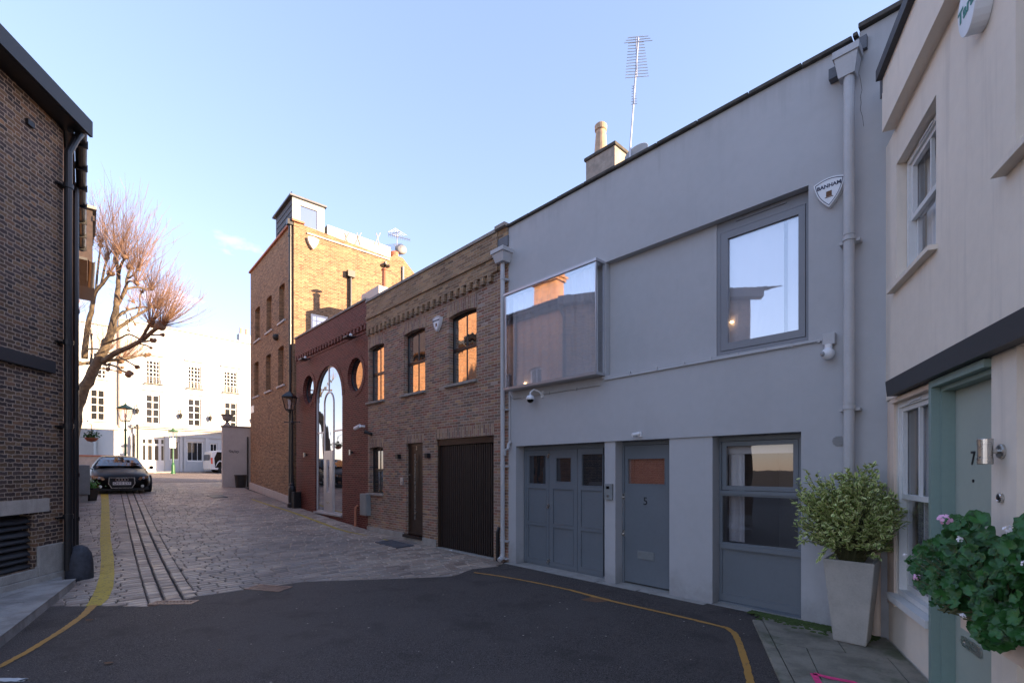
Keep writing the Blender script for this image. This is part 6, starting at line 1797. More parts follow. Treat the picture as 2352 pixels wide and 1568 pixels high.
# grille frame, grille bars, plate, rings
m = MB(); go_ = [(-.30, .235), (.30, .235), (.385, .40), (.37, .625), (-.37, .625), (-.385, .40)]; gi_ = [(a*.94, .43+(b-.43)*.92) for a, b in go_]
m.wall(CF, [(a, gz0+b) for a, b in go_], [[(a, gz0+b) for a, b in gi_]], n=.075, depth=.06); GR = m.build('grille', M['steel'], CAR)
m = MB(); cpoly(m, gi_, .0, .045)
for k in range(8): cbox(m, -.34, .34, .26+.045*k, .268+.045*k, .046, .055)
m.build('grille_mesh', M['black_matt'], GR)
m = MB(); cbox(m, -.26, .26, .355, .465, .078, .09); PLt = m.build('number_plate', M['plate'], CAR)
m = MB(); m.addmesh(textmesh('CN10 GYP', .105, .002), frmat(CF, 0, gz0+.41, .0915)); m.build('lettering', M['black_matt'], PLt)
m = MB()
for k in range(4):
    c_ = -.1275+.085*k; ring = [cp_(c_+.05*math.cos(t_*math.pi/8), .545+.05*math.sin(t_*math.pi/8), .085) for t_ in range(17)]; m.tube(ring, .008, 6, caps=False)
m.build('ring_emblem', M['steel'], CAR)
m = MB(); cpoly(m, [(-.80, .16), (.80, .16), (.78, .26), (.42, .22), (-.42, .22), (-.78, .26)], -.14, .045); m.build('bumper_lip', M['black_matt'], CAR)
for s_ in (-1, 1):
    pts = [(s_*.47, .55), (s_*.56, .52), (s_*.79, .57), (s_*.80, .68), (s_*.52, .635)]
    if s_ < 0: pts = pts[::-1]
    m = MB(); 
    P3_ = [cp_(a, b, -.06-.22*abs(abs(a)-.47)/.33-.05) for a, b in pts]; P4_ = [cp_(a, b, .03-.25*abs(abs(a)-.47)/.33) for a, b in pts]
    m.face(P4_); 
    for i in range(5): m.face([P3_[i], P3_[(i+1) % 5], P4_[(i+1) % 5], P4_[i]])
    HL = m.build('headlight', M['glass_old'], CAR)
    MB().lathe(cp_(s_*.64, .60, -.09), [(.045, 0), (.045, .02), (.03, .03), (.001, .03)], 12, CF.p(0, 0, 1)-CF.p(0, 0, 0)).build('lamp', M['alu'], HL)
    m = MB(); m.tube([cp_(s_*.78, .93, -1.45), cp_(s_*.93, .98, -1.42)], .02, 6); c_ = cp_(s_*.99, 1.0, -1.40)
    m.lathe(cp_(s_*.99, 1.0, -1.47), [(.03, -.02), (.075, .01), (.07, .06), (.04, .10), (.001, .11)], 12, CF.p(0, 0, 1)-CF.p(0, 0, 0)); m.build('wing_mirror', M['car_black'], CAR)
    MB().lathe(cp_(s_*.60, .30, -.02), [(.05, 0), (.05, .03), (.001, .03)], 12, CF.p(0, 0, 1)-CF.p(0, 0, 0)).build('fog_light', M['glass_old'], CAR)
    for wn_ in (-.82, -3.3):
        wc_ = cp_(s_*.72, .325+gh(wn_), wn_); ax = (CF.p(s_, 0, 0)-CF.p(0, 0, 0))
        WHL = MB().lathe(wc_, [(.2, 0), (.32, .0), (.335, .03), (.335, .19), (.31, .215), (.23, .215), (.22, .18)], 28, ax).build('wheel', M['rubber'], CAR)
        r_ = MB(); r_.lathe(wc_, [(.001, .19), (.05, .2), (.06, .17), (.22, .16), (.23, .20)], 24, ax); r_.build('rim', M['alu'], WHL)
m = MB(); m.box(CF, -.6, .6, gz0+.95, gz0+1.0, -1.9, -1.6)
for s_ in (-.35, .35): 
    m.box(CF, s_-.22, s_+.22, gz0+.75, gz0+1.12, -2.3, -2.15)
m.build('seats', M['black_matt'], CAR)

# ================================================================== VAN
vo = Vector(((484-CX)/F*38.2, 38.2, 0)); vo.z = h(vo.x, vo.y)
VF = Fr(vo.x, vo.y, *W_.u)
VAN = thing('parked_van', 'small black and white van mostly hidden behind the off-white wall', 'van', vo)
m = MB(); z_ = vo.z
side = [(0, .3), (4.1, .3), (4.15, .75), (3.5, 1.05), (2.9, 1.72), (.35, 1.82), (.08, 1.7), (.0, .9)]
m.prism(VF, [(a, z_+b) for a, b in side], -1.7, 0); m.build('body', M['van_white'], VAN, bevel=.06)
m = MB(); m.prism(VF, [(a, z_+b) for a, b in [(.32, .45), (3.9, .45), (3.4, 1.0), (2.85, 1.62), (.45, 1.72), (.25, 1.2)]], .002, .012); SP = m.build('side_panel', M['car_black'], VAN)
m = MB()
pts = [VF.p(.35+.1*k, z_+.55+.55*math.sin(k*.45)*math.exp(-k*.06), .02) for k in range(16)]; m.tube(pts, [.02+.06*math.sin(math.pi*k/15) for k in range(16)], 6)
m.build('white_swoosh', M['van_white'], SP)
m = MB(); m.box(VF, .02, .14, z_+.75, z_+1.25, -.12, .012); m.build('tail_light', M['lens_red'], VAN)
m = MB(); m.box(VF, -.012, -.002, z_+1.05, z_+1.5, -1.5, -.25); m.build('rear_window', M['glass_dark'], VAN)
m = MB(); m.box(VF, 2.3, 2.9, z_+1.05, z_+1.5, .013, .02); m.build('side_window', M['glass_dark'], VAN)
for u_ in (.85, 3.2):
    for n_ in (-.18, -1.5):
        WHL = MB().lathe(VF.p(u_, z_+.32, n_), [(.2, 0), (.32, .0), (.32, .18), (.2, .2)], 20, VF.p(0, 0, 1)-VF.p(0, 0, 0)).build('wheel', M['rubber'], VAN)
        MB().lathe(VF.p(u_, z_+.32, n_), [(.001, .21), (.2, .19)], 16, VF.p(0, 0, 1)-VF.p(0, 0, 0)).build('hubcap', M['alu'], WHL)

# ================================================================== STREET LAMPS
def lamp(px, Z, ytop, ybase, label, ironm, mount='post', arms=True, hl=.62, lw_=.24, grp='old street lamps along the lane', off=0.0, lantc=None):
    x = (px-CX)/F*Z; y = Z; z0 = h(x, y); zt_ = CH+(HY-ytop)/F*Z
    t = thing('street_lamp', label, 'street lamp', (x, y, z0), grp)
    H_ = zt_-z0; b = zt_-hl-.26
    c = Vector((x, y, 0))
    MB().lathe((x, y, z0), [(.15, -.1), (.15, .12), (.12, .16), (.12, .62), (.10, .70), (.075, .74), (.085, .78), (.06, .84), (.048, 1.2), (.040, b-z0-.5), (.06, b-z0-.47), (.06, b-z0-.43), (.034, b-z0-.38), (.03, b-z0-.05)], 16).build('post', M[ironm], t)
    if arms:
        m = MB(); m.tube([(x-.24, y, b-.42), (x+.24, y, b-.42)], .016, 6); m.ball((x-.25, y, b-.42), .026, 8, 6); m.ball((x+.25, y, b-.42), .026, 8, 6); m.build('ladder_bar', M[ironm], t)
    lx_, ly_ = (x+off, y)
    LN = MB()
    rb_, rt_ = lw_*.55, lw_
    def sq(r, z): return [Vector((lx_+a*r, ly_+b_*r, z)) for a, b_ in ((-1, -1), (1, -1), (1, 1), (-1, 1))]
    lo, hi = sq(rb_, b), sq(rt_, b+hl-.02)
    for i in range(4):
        LN.tube([lo[i], hi[i]], .013, 5); LN.tube([lo[i], lo[(i+1) % 4]], .015, 5); LN.tube([hi[i], hi[(i+1) % 4]], .017, 5)
        LN.tube([Vector((lx_, ly_, b-.10)), lo[i]], .012, 5)
    LN.tube([(x, y, b-.06), (lx_, ly_, b)], .03, 6)
    L_ = LN.build('lantern_frame', M[ironm], t)
    r_ = MB(); a0, a1, a2 = sq(rt_*1.1, b+hl-.01), sq(rt_*.45, b+hl+.12), sq(rt_*.22, b+hl+.16)
    for q0_, q1_ in ((a0, a1), (a1, a2)):
        for i in range(4): r_.face([q0_[i], q0_[(i+1) % 4], q1_[(i+1) % 4], q1_[i]])
    r_.face(a0[::-1]); r_.lathe((lx_, ly_, b+hl+.15), [(rt_*.25, 0), (rt_*.25, .04), (.02, .06), (.03, .085), (.005, .13)], 8)
    r_.build('lantern_roof', M[ironm], L_)
    g = MB()
    li, hi2 = sq(rb_-.008, b+.01), sq(rt_-.010, b+hl-.03)
    for i in range(4): g.face([li[i], li[(i+1) % 4], hi2[(i+1) % 4], hi2[i]])
    g.build('pane', M['glass_lamp'], L_)
    MB().lathe((lx_, ly_, b+.05), [(.03, 0), (.03, .1), (.05, .14), (.055, .22), (.02, .30)], 10).build('burner', M['plastic_white'], L_)
    return t
lamp(288, 23.5, 925, 1060, 'green cast-iron street lamp standing behind the parked black car', 'green_iron')
LP2 = lamp(397.5, 35.5, 982, 1085, 'green lamp post carrying a small sign plate before the white building', 'green_iron', hl=.55, lw_=.22)
p_ = LP2.location; sg = Vector(((397.5-CX)/F*35.4, 35.35, CH+(HY-1017)/F*35.4)); m = MB(); m.box(Fr(sg.x, sg.y, *W_.u), -.19, .19, sg.z-.36, sg.z+.36, .05, .07); SGN = m.build('parking_sign', M['plastic_white']); tag(SGN, 'small white rectangular sign plate on the green lamp post before the white building', 'sign')
m = MB(); 
for k in range(4): m.box(Fr(sg.x, sg.y, *W_.u), -.13, .13-.03*(k % 2), sg.z+.2-.13*k, sg.z+.235-.13*k, .071, .073)
m.build('print', M['plastic_grey'], SGN)
lamp(671, 16.35, 893, 1160, 'black cast-iron street lamp at the corner of tall brick and red brick houses', 'black', off=-.09, hl=.45, lw_=.175, arms=True)

# ================================================================== SMALL STREET OBJECTS
# guard stone at the corner
c_ = gpt(182, 1328); GS_ = MB(); prof = [(.17, -.1), (.17, .05), (.165, .25), (.145, .38), (.10, .47), (.04, .51), (.001, .515)]
GS_.lathe((c_.x, c_.y, c_.z), prof, 20); tag(GS_.build('guard_stone', mat('dark_granite', (.035, .038, .05), .7, var=.4, vs=14, bump=.8, bs=40), None, smooth=True), 'rounded dark granite guard stone at the corner of the sooty brick house', 'guard stone')
# black bin by the off-white wall
c_ = gpt(553, 1119); t = thing('dustbin', 'black plastic dustbin standing against the off-white wall', 'bin', c_)
MB().lathe(c_, [(.19, 0), (.20, .02), (.25, .52), (.27, .53), (.27, .57), (.23, .57), (.18, .05)], 20).build('body', M['black_matt'], t)
# green black service box behind the near lamp
c_ = A.p(A.U(675), 0, .22); zc = h(c_.x, c_.y)
m = MB(); m.box(A, A.U(677, .2)-.18, A.U(677, .2)+.12, zc-.1, zc+.5, .03, .28); tag(m.build('service_box', M['black'], None, bevel=.02), 'dark service box on the ground behind the black lamp post', 'service box')
# cabinet & plant pot on the left
c_ = LL.p(7.6, 0, 0); a = (LL.U(205, .5), )
c_ = Vector(((197-CX)/F*15.2, 15.2, 0)); zc = h(c_.x, c_.y); t = thing('utility_cabinet', 'grey metal utility cabinet against the left houses behind the potted plant', 'cabinet', (c_.x, c_.y, zc))
CB = Fr(c_.x, c_.y, .745, .667); m = MB(); m.box(CB, -.25, .10, zc+.25, zc+1.2, -.3, 0); m.build('case', M['cabinet'], t, bevel=.02)
m = MB(); m.box(CB, -.2, .06, zc+.3, zc+1.15, .001, .012); m.build('door', M['cabinet'], t)
m = MB(); m.box(CB, -.2, .05, zc-.05, zc+.249, -.25, -.05); m.build('base', M['concrete'], t)
c_ = gpt(205, 1149); pc = c_; t = thing('plant_pot', 'square black pot at the left houses in front of the grey cabinet', 'plant pot', c_)
m = MB(); s0_, s1_ = .13, .17
b0 = [Vector((c_.x+a_*s0_, c_.y+b_*s0_, c_.z)) for a_, b_ in ((-1, -1), (1, -1), (1, 1), (-1, 1))]; b1 = [Vector((c_.x+a_*s1_, c_.y+b_*s1_, c_.z+.36)) for a_, b_ in ((-1, -1), (1, -1), (1, 1), (-1, 1))]
for i in range(4): m.face([b0[i], b0[(i+1) % 4], b1[(i+1) % 4], b1[i]])
m.face([p+Vector((0, 0, -.03)) for p in b1]); m.face(b0[::-1]); m.build('body', M['black_matt'], t)
m = MB(); rnd = random.Random(9)
for k in range(420):
    d = Vector((rnd.gauss(0, .10), rnd.gauss(0, .10), .42+abs(rnd.gauss(0, .10)))); q = pc+d; a_ = Vector((rnd.uniform(-1, 1), rnd.uniform(-1, 1), rnd.uniform(-.2, 1))).normalized()*rnd.uniform(.03, .05); b_ = a_.cross(Vector((rnd.uniform(-1, 1), rnd.uniform(-1, 1), rnd.uniform(-1, 1)))).normalized()*.022
    m.face([q-a_, q-b_, q+a_, q+b_])
tag(m.build('potted_plant', M['leaf_small']), 'bright green leafy plant in the black pot by the left houses', 'plant')
# litter and leaves
for (px, py, s_, mt, lab) in ((1033, 1266, .10, 'paper', 'crumpled white paper scrap beside the brown garage threshold'), (850, 1222, .07, 'paper', 'small white scrap by the foot of the brown brick wall')):
    c_ = gpt(px, py); rnd = random.Random(px); m = MB()
    V_ = [c_+Vector((rnd.uniform(-s_, s_)*.6, rnd.uniform(-s_, s_)*.6, rnd.uniform(.012, s_*.6))) for _ in range(9)]
    for i in range(7): m.face([V_[i], V_[i+1], V_[i+2]])
    tag(m.build('paper_scrap', M[mt]), lab, 'litter')
for (px, py, mt, lab, s_) in ((249, 1528, 'dry_leaf', 'curled brown leaf lying on the asphalt in the left foreground', .045), (205, 1428, 'dry_leaf', 'dark brown leaf on the asphalt beside the curved orange line', .05), (505, 1497, 'dry_leaf', 'tiny brown leaf fragment in the middle of the asphalt', .022)):
    c_ = gpt(px, py)+Vector((0, 0, .016)); m = MB(); pts = [(-1, 0), (-.4, .45), (.3, .5), (1, .05), (.4, -.4), (-.3, -.5)]
    top = [c_+Vector((a_*s_, b_*s_, .012*(abs(a_)+abs(b_)))) for a_, b_ in pts]
    for i in range(6): m.face([c_+Vector((0, 0, .004)), top[i], top[(i+1) % 6]])
    tag(m.build('fallen_leaf', M[mt]), lab, 'leaf')
# paper / paint flecks on the asphalt: one indefinite scatter
m = MB(); rnd = random.Random(77)
for k in range(240):
    x = rnd.uniform(-6, 3.2); y = rnd.uniform(2.8, 7.2)
    if not inpoly(x, y, asp_in): continue
    s_ = rnd.choice([.004, .005, .006, .008, .012]); a_ = rnd.uniform(0, 6.28)
    q = [Vector((x+s_*math.cos(a_+j*1.57)*rnd.uniform(.6, 1.4), y+s_*math.sin(a_+j*1.57)*rnd.uniform(.6, 1.4), .015+s_*.25)) for j in range(4)]; m.face(q)
o = m.build('stone_chips', M['stone']); o['kind'] = 'stuff'

# ================================================================== PLANTER AND VARIEGATED SHRUB
pz_ = .035
pb = Vector(gp(1962, 1478, pz_)+(pz_,)); pb += Vector((.05, .1, 0)); 
t = thing('planter', 'tall tapered pale grey stone planter against the grey wall', 'planter', pb)
ang = math.atan2(pb.x, pb.y)        # bearing
rot = -ang+R(-9)
m = MB()
def sqr(s_, z): return [pb+Vector((math.cos(rot)*a_*s_-math.sin(rot)*b_*s_, math.sin(rot)*a_*s_+math.cos(rot)*b_*s_, z)) for a_, b_ in ((-1, -1), (1, -1), (1, 1), (-1, 1))]
lv_ = [sqr(.13, 0), sqr(.135, .03), sqr(.205, .80), sqr(.175, .80), sqr(.17, .70)]
for q0_, q1_ in zip(lv_, lv_[1:]):
    for i in range(4): m.face([q0_[i], q0_[(i+1) % 4], q1_[(i+1) % 4], q1_[i]])
m.face(lv_[0][::-1])
m.build('pot', mat('planter_stone', (.42, .39, .35), .85, var=.12, vs=6, bump=.3, bs=60, stain=.35, sc=(.2, .19, .18)), t, bevel=.012, merge=True)
m = MB(); m.face(sqr(.172, .72)); m.build('soil', M['soil'], t)
SHR = thing('variegated_shrub', 'bushy shrub with cream-edged green leaves growing from the tall tapered planter', 'shrub', pb+Vector((0, 0, .72)))
rnd = random.Random(21)
leaf = MB(); stem = MB()
sc_ = pb+Vector((.0, .0, 1.27))
def leafquad(mb, c, d, up, L, Wd, fold=.25):
    """pointed folded leaf: c base, d direction, up normal"""
    s_ = d.cross(up).normalized(); up = s_.cross(d).normalized()
    mid = [c, c+d*L*.5-up*L*.05, c+d*L]
    for sg_ in (1, -1):
        a1 = c+d*L*.28+s_*sg_*Wd*.5+up*fold*Wd*.5; a2 = c+d*L*.66+s_*sg_*Wd*.42+up*fold*Wd*.42
        i = len(mb.v); mb.v += [tuple(mid[0]), tuple(a1), tuple(a2), tuple(mid[2]), tuple(mid[1])]
        if sg_ > 0: mb.f.append([i, i+4, i+3, i+2, i+1][::-1]); mb.uv += [(1, 0), (1, 0), (.9, 0), (0, 0), (.35, 0)]
        else: mb.f.append([i, i+1, i+2, i+3, i+4][::-1]); mb.uv += [(0, 0), (.9, 0), (1, 0), (1, 0), (.35, 0)]
        mb.mi.append(0)
outl = {}
for k in range(440):
    # direction on a lumpy dome
    th = rnd.uniform(0, 2*math.pi); ph = math.acos(rnd.uniform(-.78, 1))
    d = Vector((math.cos(th)*math.sin(ph), math.sin(th)*math.sin(ph), math.cos(ph)))
    lump = .82+.20*math.sin(3*th+1)*math.sin(ph)+.16*math.sin(5*th+2*ph*2)+rnd.uniform(-.20, .16)
    rx, rz_ = .55, .47
    if d.z > .75: lump *= .9
    tip = sc_+Vector((d.x*rx*lump, d.y*rx*lump*.8, d.z*rz_*lump))
    if tip.z < pb.z+.72: tip.z = pb.z+.72+rnd.uniform(-.08, .05)
    root = pb+Vector((rnd.uniform(-.06, .06), rnd.uniform(-.06, .06), .70))
    midp = root.lerp(tip, .5)+Vector((0, 0, .08))
    pts = [root, root.lerp(midp, .6)+Vector((0, 0, .03)), midp.lerp(tip, .4), tip]
    stem.tube(pts, [.004, .0035, .003, .0015], 4, caps=False)
    nl = rnd.randint(11, 17)
    for j in range(nl):
        f_ = .55+.47*j/nl; 
        if f_ <= 1: seg = min(2, int(f_*3)); base_ = pts[seg].lerp(pts[seg+1], f_*3-seg)
        else: base_ = tip
        od = (tip-root).normalized()
        dd = (od*rnd.uniform(.2, 1)+Vector((rnd.uniform(-1, 1), rnd.uniform(-1, 1), rnd.uniform(-.7, .6)))).normalized()
        upv = (Vector((0, 0, 1))+Vector((rnd.uniform(-.6, .6), rnd.uniform(-.6, .6), 0))).normalized()
        leafquad(leaf, base_, dd, upv, rnd.uniform(.040, .060), rnd.uniform(.024, .034))
# longer sprigs breaking the outline
for (px, py) in ((2010, 1062), (1990, 1070), (1950, 1085), (2075, 1140), (2088, 1168), (2060, 1150), (1845, 1190), (1838, 1235), (1850, 1150), (1880, 1110), (1835, 1250), (2095, 1210), (1905, 1300), (1880, 1285), (1920, 1090), (2040, 1110), (1858, 1140)):
    k_ = pb.y-rnd.uniform(-.15, .2); tip = Vector(((px-CX)/F*k_, k_, CH+(HY-py)/F*k_)); root = sc_+Vector((0, 0, -.1)); midp = root.lerp(tip, .6)+Vector((0, 0, .05))
    stem.tube([root, midp, tip], [.004, .003, .0015], 4, caps=False)
    for j in range(34):
        f_ = rnd.uniform(.35, 1); base_ = root.lerp(midp, f_/.6) if f_ < .6 else midp.lerp(tip, (f_-.6)/.4)
        dd = ((tip-root).normalized()*.7+Vector((rnd.uniform(-1, 1), rnd.uniform(-1, 1), rnd.uniform(-.8, .5)))).normalized()
        leafquad(leaf, base_, dd, Vector((rnd.uniform(-.5, .5), rnd.uniform(-.5, .5), 1)).normalized(), rnd.uniform(.038, .058), rnd.uniform(.022, .032))
leaf.build('foliage', M['leaf_var'], SHR); stem.build('stem', M['stem'], SHR)

# ================================================================== WINDOW BOX WITH GERANIUMS
nb_ = .30
bx0, bx1 = C.U(2206, nb_), C.U(2206, nb_)+1.15
bv0_ = C.V(2225, 1452, nb_); bv1_ = bv0_+.19
WB = thing('window_box', 'terracotta coloured window box on the cream wall right of the sage green door', 'window box', C.p(bx0, bv0_, .15))
m = MB(); m.box(C, bx0, bx1, bv0_, bv0_+.012, .08, nb_); m.box(C, bx0, bx1, bv0_+.012, bv1_, nb_-.014, nb_); m.box(C, bx0, bx0+.014, bv0_+.012, bv1_, .08, nb_-.0145); m.box(C, bx0, bx1, bv0_+.012, bv1_, .08, .094)
m.box(C, bx0-.006, bx1, bv1_-.025, bv1_+.002, nb_+.001, nb_+.010)
m.build('trough', M['peach'], WB)
m = MB(); m.box(C, bx0+.015, bx1-.01, bv1_-.06, bv1_-.03, .095, nb_-.015); m.build('soil', M['soil'], WB)
m = MB()
for u_ in (bx0+.2, bx0+.9): m.box(C, u_-.015, u_+.015, bv0_-.13, bv0_-.001, .0, .03); m.box(C, u_-.015, u_+.015, bv0_-.02, bv0_-.002, .03, nb_)
m.build('bracket', M['black'], WB)
GER = thing('geranium', 'trailing dark green geraniums with pale pink flowers filling the window box', 'plant', C.p(bx0+.3, bv1_, .2))
outline = [(2085, 1285), (2110, 1250), (2150, 1240), (2172, 1215), (2185, 1192), (2215, 1190), (2245, 1183), (2268, 1205), (2262, 1228), (2245, 1250), (2285, 1245), (2310, 1235), (2352, 1195), (2460, 1160), (2460, 1480), (2352, 1470), (2310, 1480), (2270, 1482), (2238, 1455), (2228, 1420), (2222, 1400), (2190, 1398), (2150, 1392), (2112, 1350), (2095, 1320)]
leaf = MB(); stem = MB(); rnd = random.Random(31)
def discleaf(mb, c, nrm, r):
    a = nrm.orthogonal().normalized(); a = (Matrix.Rotation(rnd.uniform(0, 6.28), 3, nrm) @ a); b = nrm.cross(a); K_ = 15
    i = len(mb.v); mb.v.append(tuple(c-nrm*r*.18))
    for ring_, rr_, dz_ in ((0, .55, -.02), (1, 1.0, .10)):
        for k in range(K_):
            t_ = .35+(6.283-.7)*k/(K_-1); w_ = rr_*(1+.13*math.cos(t_*7)*(ring_)); wob = dz_+.10*math.sin(t_*3.5+1)*ring_
            mb.v.append(tuple(c+(a*math.cos(t_)+b*math.sin(t_))*r*w_+nrm*r*wob))
    for k in range(K_-1):
        mb.f.append([i, i+1+k, i+2+k]); mb.uv += [(0, 0), (.5, 0), (.5, 0)]; mb.mi.append(0)
        mb.f.append([i+1+k, i+1+K_+k, i+2+K_+k, i+2+k]); mb.uv += [(.5, 0), (1, 0), (1, 0), (.5, 0)]; mb.mi.append(0)
cnt = 0; cen = C.p(bx0+.25, bv1_-.02, .2)
heads = []
while cnt < 1350:
    px, py = rnd.uniform(2085, 2460), rnd.uniform(1160, 1482)
    if not inpoly(px, py, outline): continue
    n_ = rnd.uniform(.14, .50)
    if py > 1400: n_ = rnd.uniform(.30, .50)
    u_, v_ = C.hit(px, py, n_); c_ = C.p(u_, v_, n_); cnt += 1
    nrm = (C.p(0, 0, 1)-C.p(0, 0, 0))*.55+Vector((-.35, -.45, .55))+Vector((rnd.gauss(0, .45), rnd.gauss(0, .45), rnd.gauss(0, .4)))
    discleaf(leaf, c_, nrm.normalized(), rnd.uniform(.020, .036))
    if cnt % 4 == 0: stem.tube([c_, c_.lerp(cen, .4)+Vector((0, 0, -.02)), cen+Vector((rnd.uniform(-.3, .1), rnd.uniform(-.5, .1), -.02))], [.0025, .003, .004], 4, caps=False)
# large open leaves at the top
for (px, py) in ((2200, 1205), (2225, 1215), (2215, 1232), (2245, 1192), (2256, 1222), (2190, 1228), (2232, 1250), (2180, 1250)):
    u_, v_ = C.hit(px, py, .38); discleaf(leaf, C.p(u_, v_, .38), (Vector((-.5, -.7, .35))+Vector((rnd.gauss(0, .2), rnd.gauss(0, .2), 0))).normalized(), .048)
leaf.build('foliage', M['leaf_ger'], GER); stem.build('stem', M['stem'], GER)
k_ = 0
for (px, py, s_, mt) in ((2170, 1191, .026, 'petal_pink'), (2106, 1325, .016, 'petal_pink'), (2204, 1237, .013, 'petal_white'), (2078, 1273, .010, 'petal_white'), (2212, 1412, .010, 'petal_white'), (2315, 1213, .013, 'petal_white'), (2352, 1292, .012, 'petal_white')):
    n_ = .50; u_, v_ = C.hit(px, py, n_); c_ = C.p(u_, v_, n_); m = MB()
    for j in range(16):
        o_ = Vector((rnd.gauss(0, 1), rnd.gauss(0, 1), rnd.gauss(0, .8))).normalized()*s_*rnd.uniform(.5, 1.1); nn = (o_.normalized()+Vector((-.5, -.7, .4))).normalized(); a_ = nn.orthogonal().normalized()*s_*.34; b_ = nn.cross(a_)
        q = c_+o_; m.face([q+a_, q+(a_+b_)*.75, q+b_, q+(b_-a_)*.75, q-a_, q-(a_+b_)*.6, q-b_, q+(a_-b_)*.75])
    m.build('flower', M[mt], GER)

# ================================================================== PLANE TREE
ZT = 26.0
TREE = thing('plane_tree', 'bare pollarded plane tree with knuckled limbs and upright reddish twigs', 'tree', ((160-CX)/F*ZT, ZT, h((160-CX)/F*ZT, ZT)))
def tp(cx, cy, dz=0.0):
    px, py = 188+.32*cx, 407.7+.32*cy; k = ZT+dz
    return Vector(((px-CX)/F*k, k, CH+(HY-py)/F*k))
rnd = random.Random(17)
tr = MB(); kn = MB(); tw = MB()
def limb(pts, r0, r1, dz0=0, dz1=0, knob=0.0, tws=0, tl=2.2, spread=.5, bias=(0, 0)):
    r0 *= .50; r1 *= .50; knob *= .62; tws = int(tws*.8); tl *= .86; spread *= 1.45
    n = len(pts); P_ = []
    P_ = [tp(x, y, dz0+(dz1-dz0)*i/max(1, n-1)) for i, (x, y) in enumerate(pts)]
    # smooth
    Q, rr_ = [], []
    for i in range(n-1):
        p0, p1, p2, p3 = P_[max(0, i-1)], P_[i], P_[i+1], P_[min(n-1, i+2)]
        for k in range(4):
            t_ = k/4; q = .5*((2*p1)+(-p0+p2)*t_+(2*p0-5*p1+4*p2-p3)*t_*t_+(-p0+3*p1-3*p2+p3)*t_**3)
            f_ = (i+t_)/(n-1); Q.append(q+Vector((rnd.uniform(-1, 1), 0, rnd.uniform(-1, 1)))*r0*.12); rr_.append((r0+(r1-r0)*f_)*rnd.uniform(.92, 1.08))
    Q.append(P_[-1]); rr_.append(r1)
    tr.tube(Q, rr_, 9)
    if knob:
        e = P_[-1]
        kb_ = MB()
        for j in range(7):
            kb_.ball(e+Vector((rnd.uniform(-1, 1), rnd.uniform(-1, 1), rnd.uniform(-.6, .8)))*knob*.55, knob*rnd.uniform(.45, .8), 7, 5)
        kb_.build('knuckle', M['knob'], TREE, smooth=True)
        for j in range(tws):
            a0 = rnd.gauss(0, spread); b0 = rnd.gauss(0, spread)
            d = Vector((math.sin(a0)+bias[0], math.sin(b0)*.8, math.cos(a0)*math.cos(b0)+bias[1])).normalized()
            L_ = tl*rnd.uniform(.45, 1.1); q = e+d*knob*.7; pts_ = [q]; rad_ = [.0115]
            for s_ in range(5):
                d = (d+Vector((0, 0, .13))+Vector((rnd.gauss(0, .07), rnd.gauss(0, .07), 0))).normalized(); q = q+d*L_/5; pts_.append(q); rad_.append(.0115-.0018*(s_+1))
            tw.tube(pts_, rad_, 3, caps=False)
            if rnd.random() < .7:
                for s_ in (2, 3, 4):
                    if rnd.random() < .6:
                        d2 = ((pts_[s_+1]-pts_[s_]).normalized()+Vector((rnd.uniform(-.6, .6), rnd.uniform(-.6, .6), .1))).normalized(); p_0 = pts_[s_]; l2 = L_*rnd.uniform(.12, .3)
                        tw.tube([p_0, p_0+d2*l2*.5, p_0+d2*l2+Vector((0, 0, .05))], [.007, .0055, .003], 3, caps=False)
limb([(-90, 2130), (-60, 1800), (-20, 1600), (60, 1430), (110, 1330), (155, 1240), (195, 1150), (225, 1040), (245, 940)], .62, .30)
limb([(245, 940), (255, 840), (262, 760), (262, 700), (255, 640), (250, 545)], .28, .13, 0, .3, .26, 70, 4.3, .32)
limb([(262, 700), (285, 620), (310, 575)], .15, .10, .2, -.8, .26, 60, 4.2, .35, (.1, 0))
limb([(260, 650), (230, 600), (240, 560)], .1, .08, .2, 1.2, .2, 40, 4.0, .35)
limb([(20, 1300), (35, 1100), (70, 960), (95, 830), (150, 760), (205, 690)], .3, .12, 0, -.6, .28, 45, 4.2, .3)
limb([(95, 830), (60, 780), (-10, 700), (-30, 560)], .16, .12, 0, 1, .25, 50, 4.3, .3)
limb([(140, 770), (165, 640), (185, 580)], .12, .09, -.3, .6, .22, 50, 4.3, .3)
limb([(100, 820), (110, 700), (135, 490)], .12, .08, 0, 1.5, .22, 55, 4.2, .28)
limb([(245, 940), (280, 870), (318, 800), (322, 730), (350, 650)], .2, .11, 0, .8, .27, 60, 3.9, .35, (.12, 0))
limb([(318, 800), (400, 785), (450, 800), (500, 800)], .13, .10, .4, 1.5, .24, 60, 3.3, .4, (.25, 0))
limb([(280, 870), (330, 750), (390, 755)], .11, .09, 0, -1.2, .22, 50, 3.6, .35, (.15, 0))
limb([(322, 730), (370, 700), (400, 660)], .1, .08, .8, -.3, .22, 55, 3.7, .35, (.2, 0))
limb([(155, 1320), (240, 1260), (330, 1220), (430, 1165), (500, 1110), (570, 1060)], .30, .15, 0, -2.2, .42, 150, 3.0, .45, (.75, .0))
limb([(430, 1160), (460, 1100), (490, 1050)], .17, .13, -1.5, -1.8, .36, 120, 2.9, .45, (.35, .1))
limb([(500, 1130), (575, 1130)], .1, .07, -1.8, -2.2, .17, 0)
limb([(430, 1180), (480, 1172), (515, 1168)], .1, .07, -1.6, -2.4, .22, 0)
limb([(420, 1195), (465, 1205), (495, 1222)], .07, .05, -1.6, -1.2, .13, 0)
limb([(170, 1310), (290, 1300), (400, 1280), (470, 1272)], .15, .09, 0, 1.6, .27, 0)
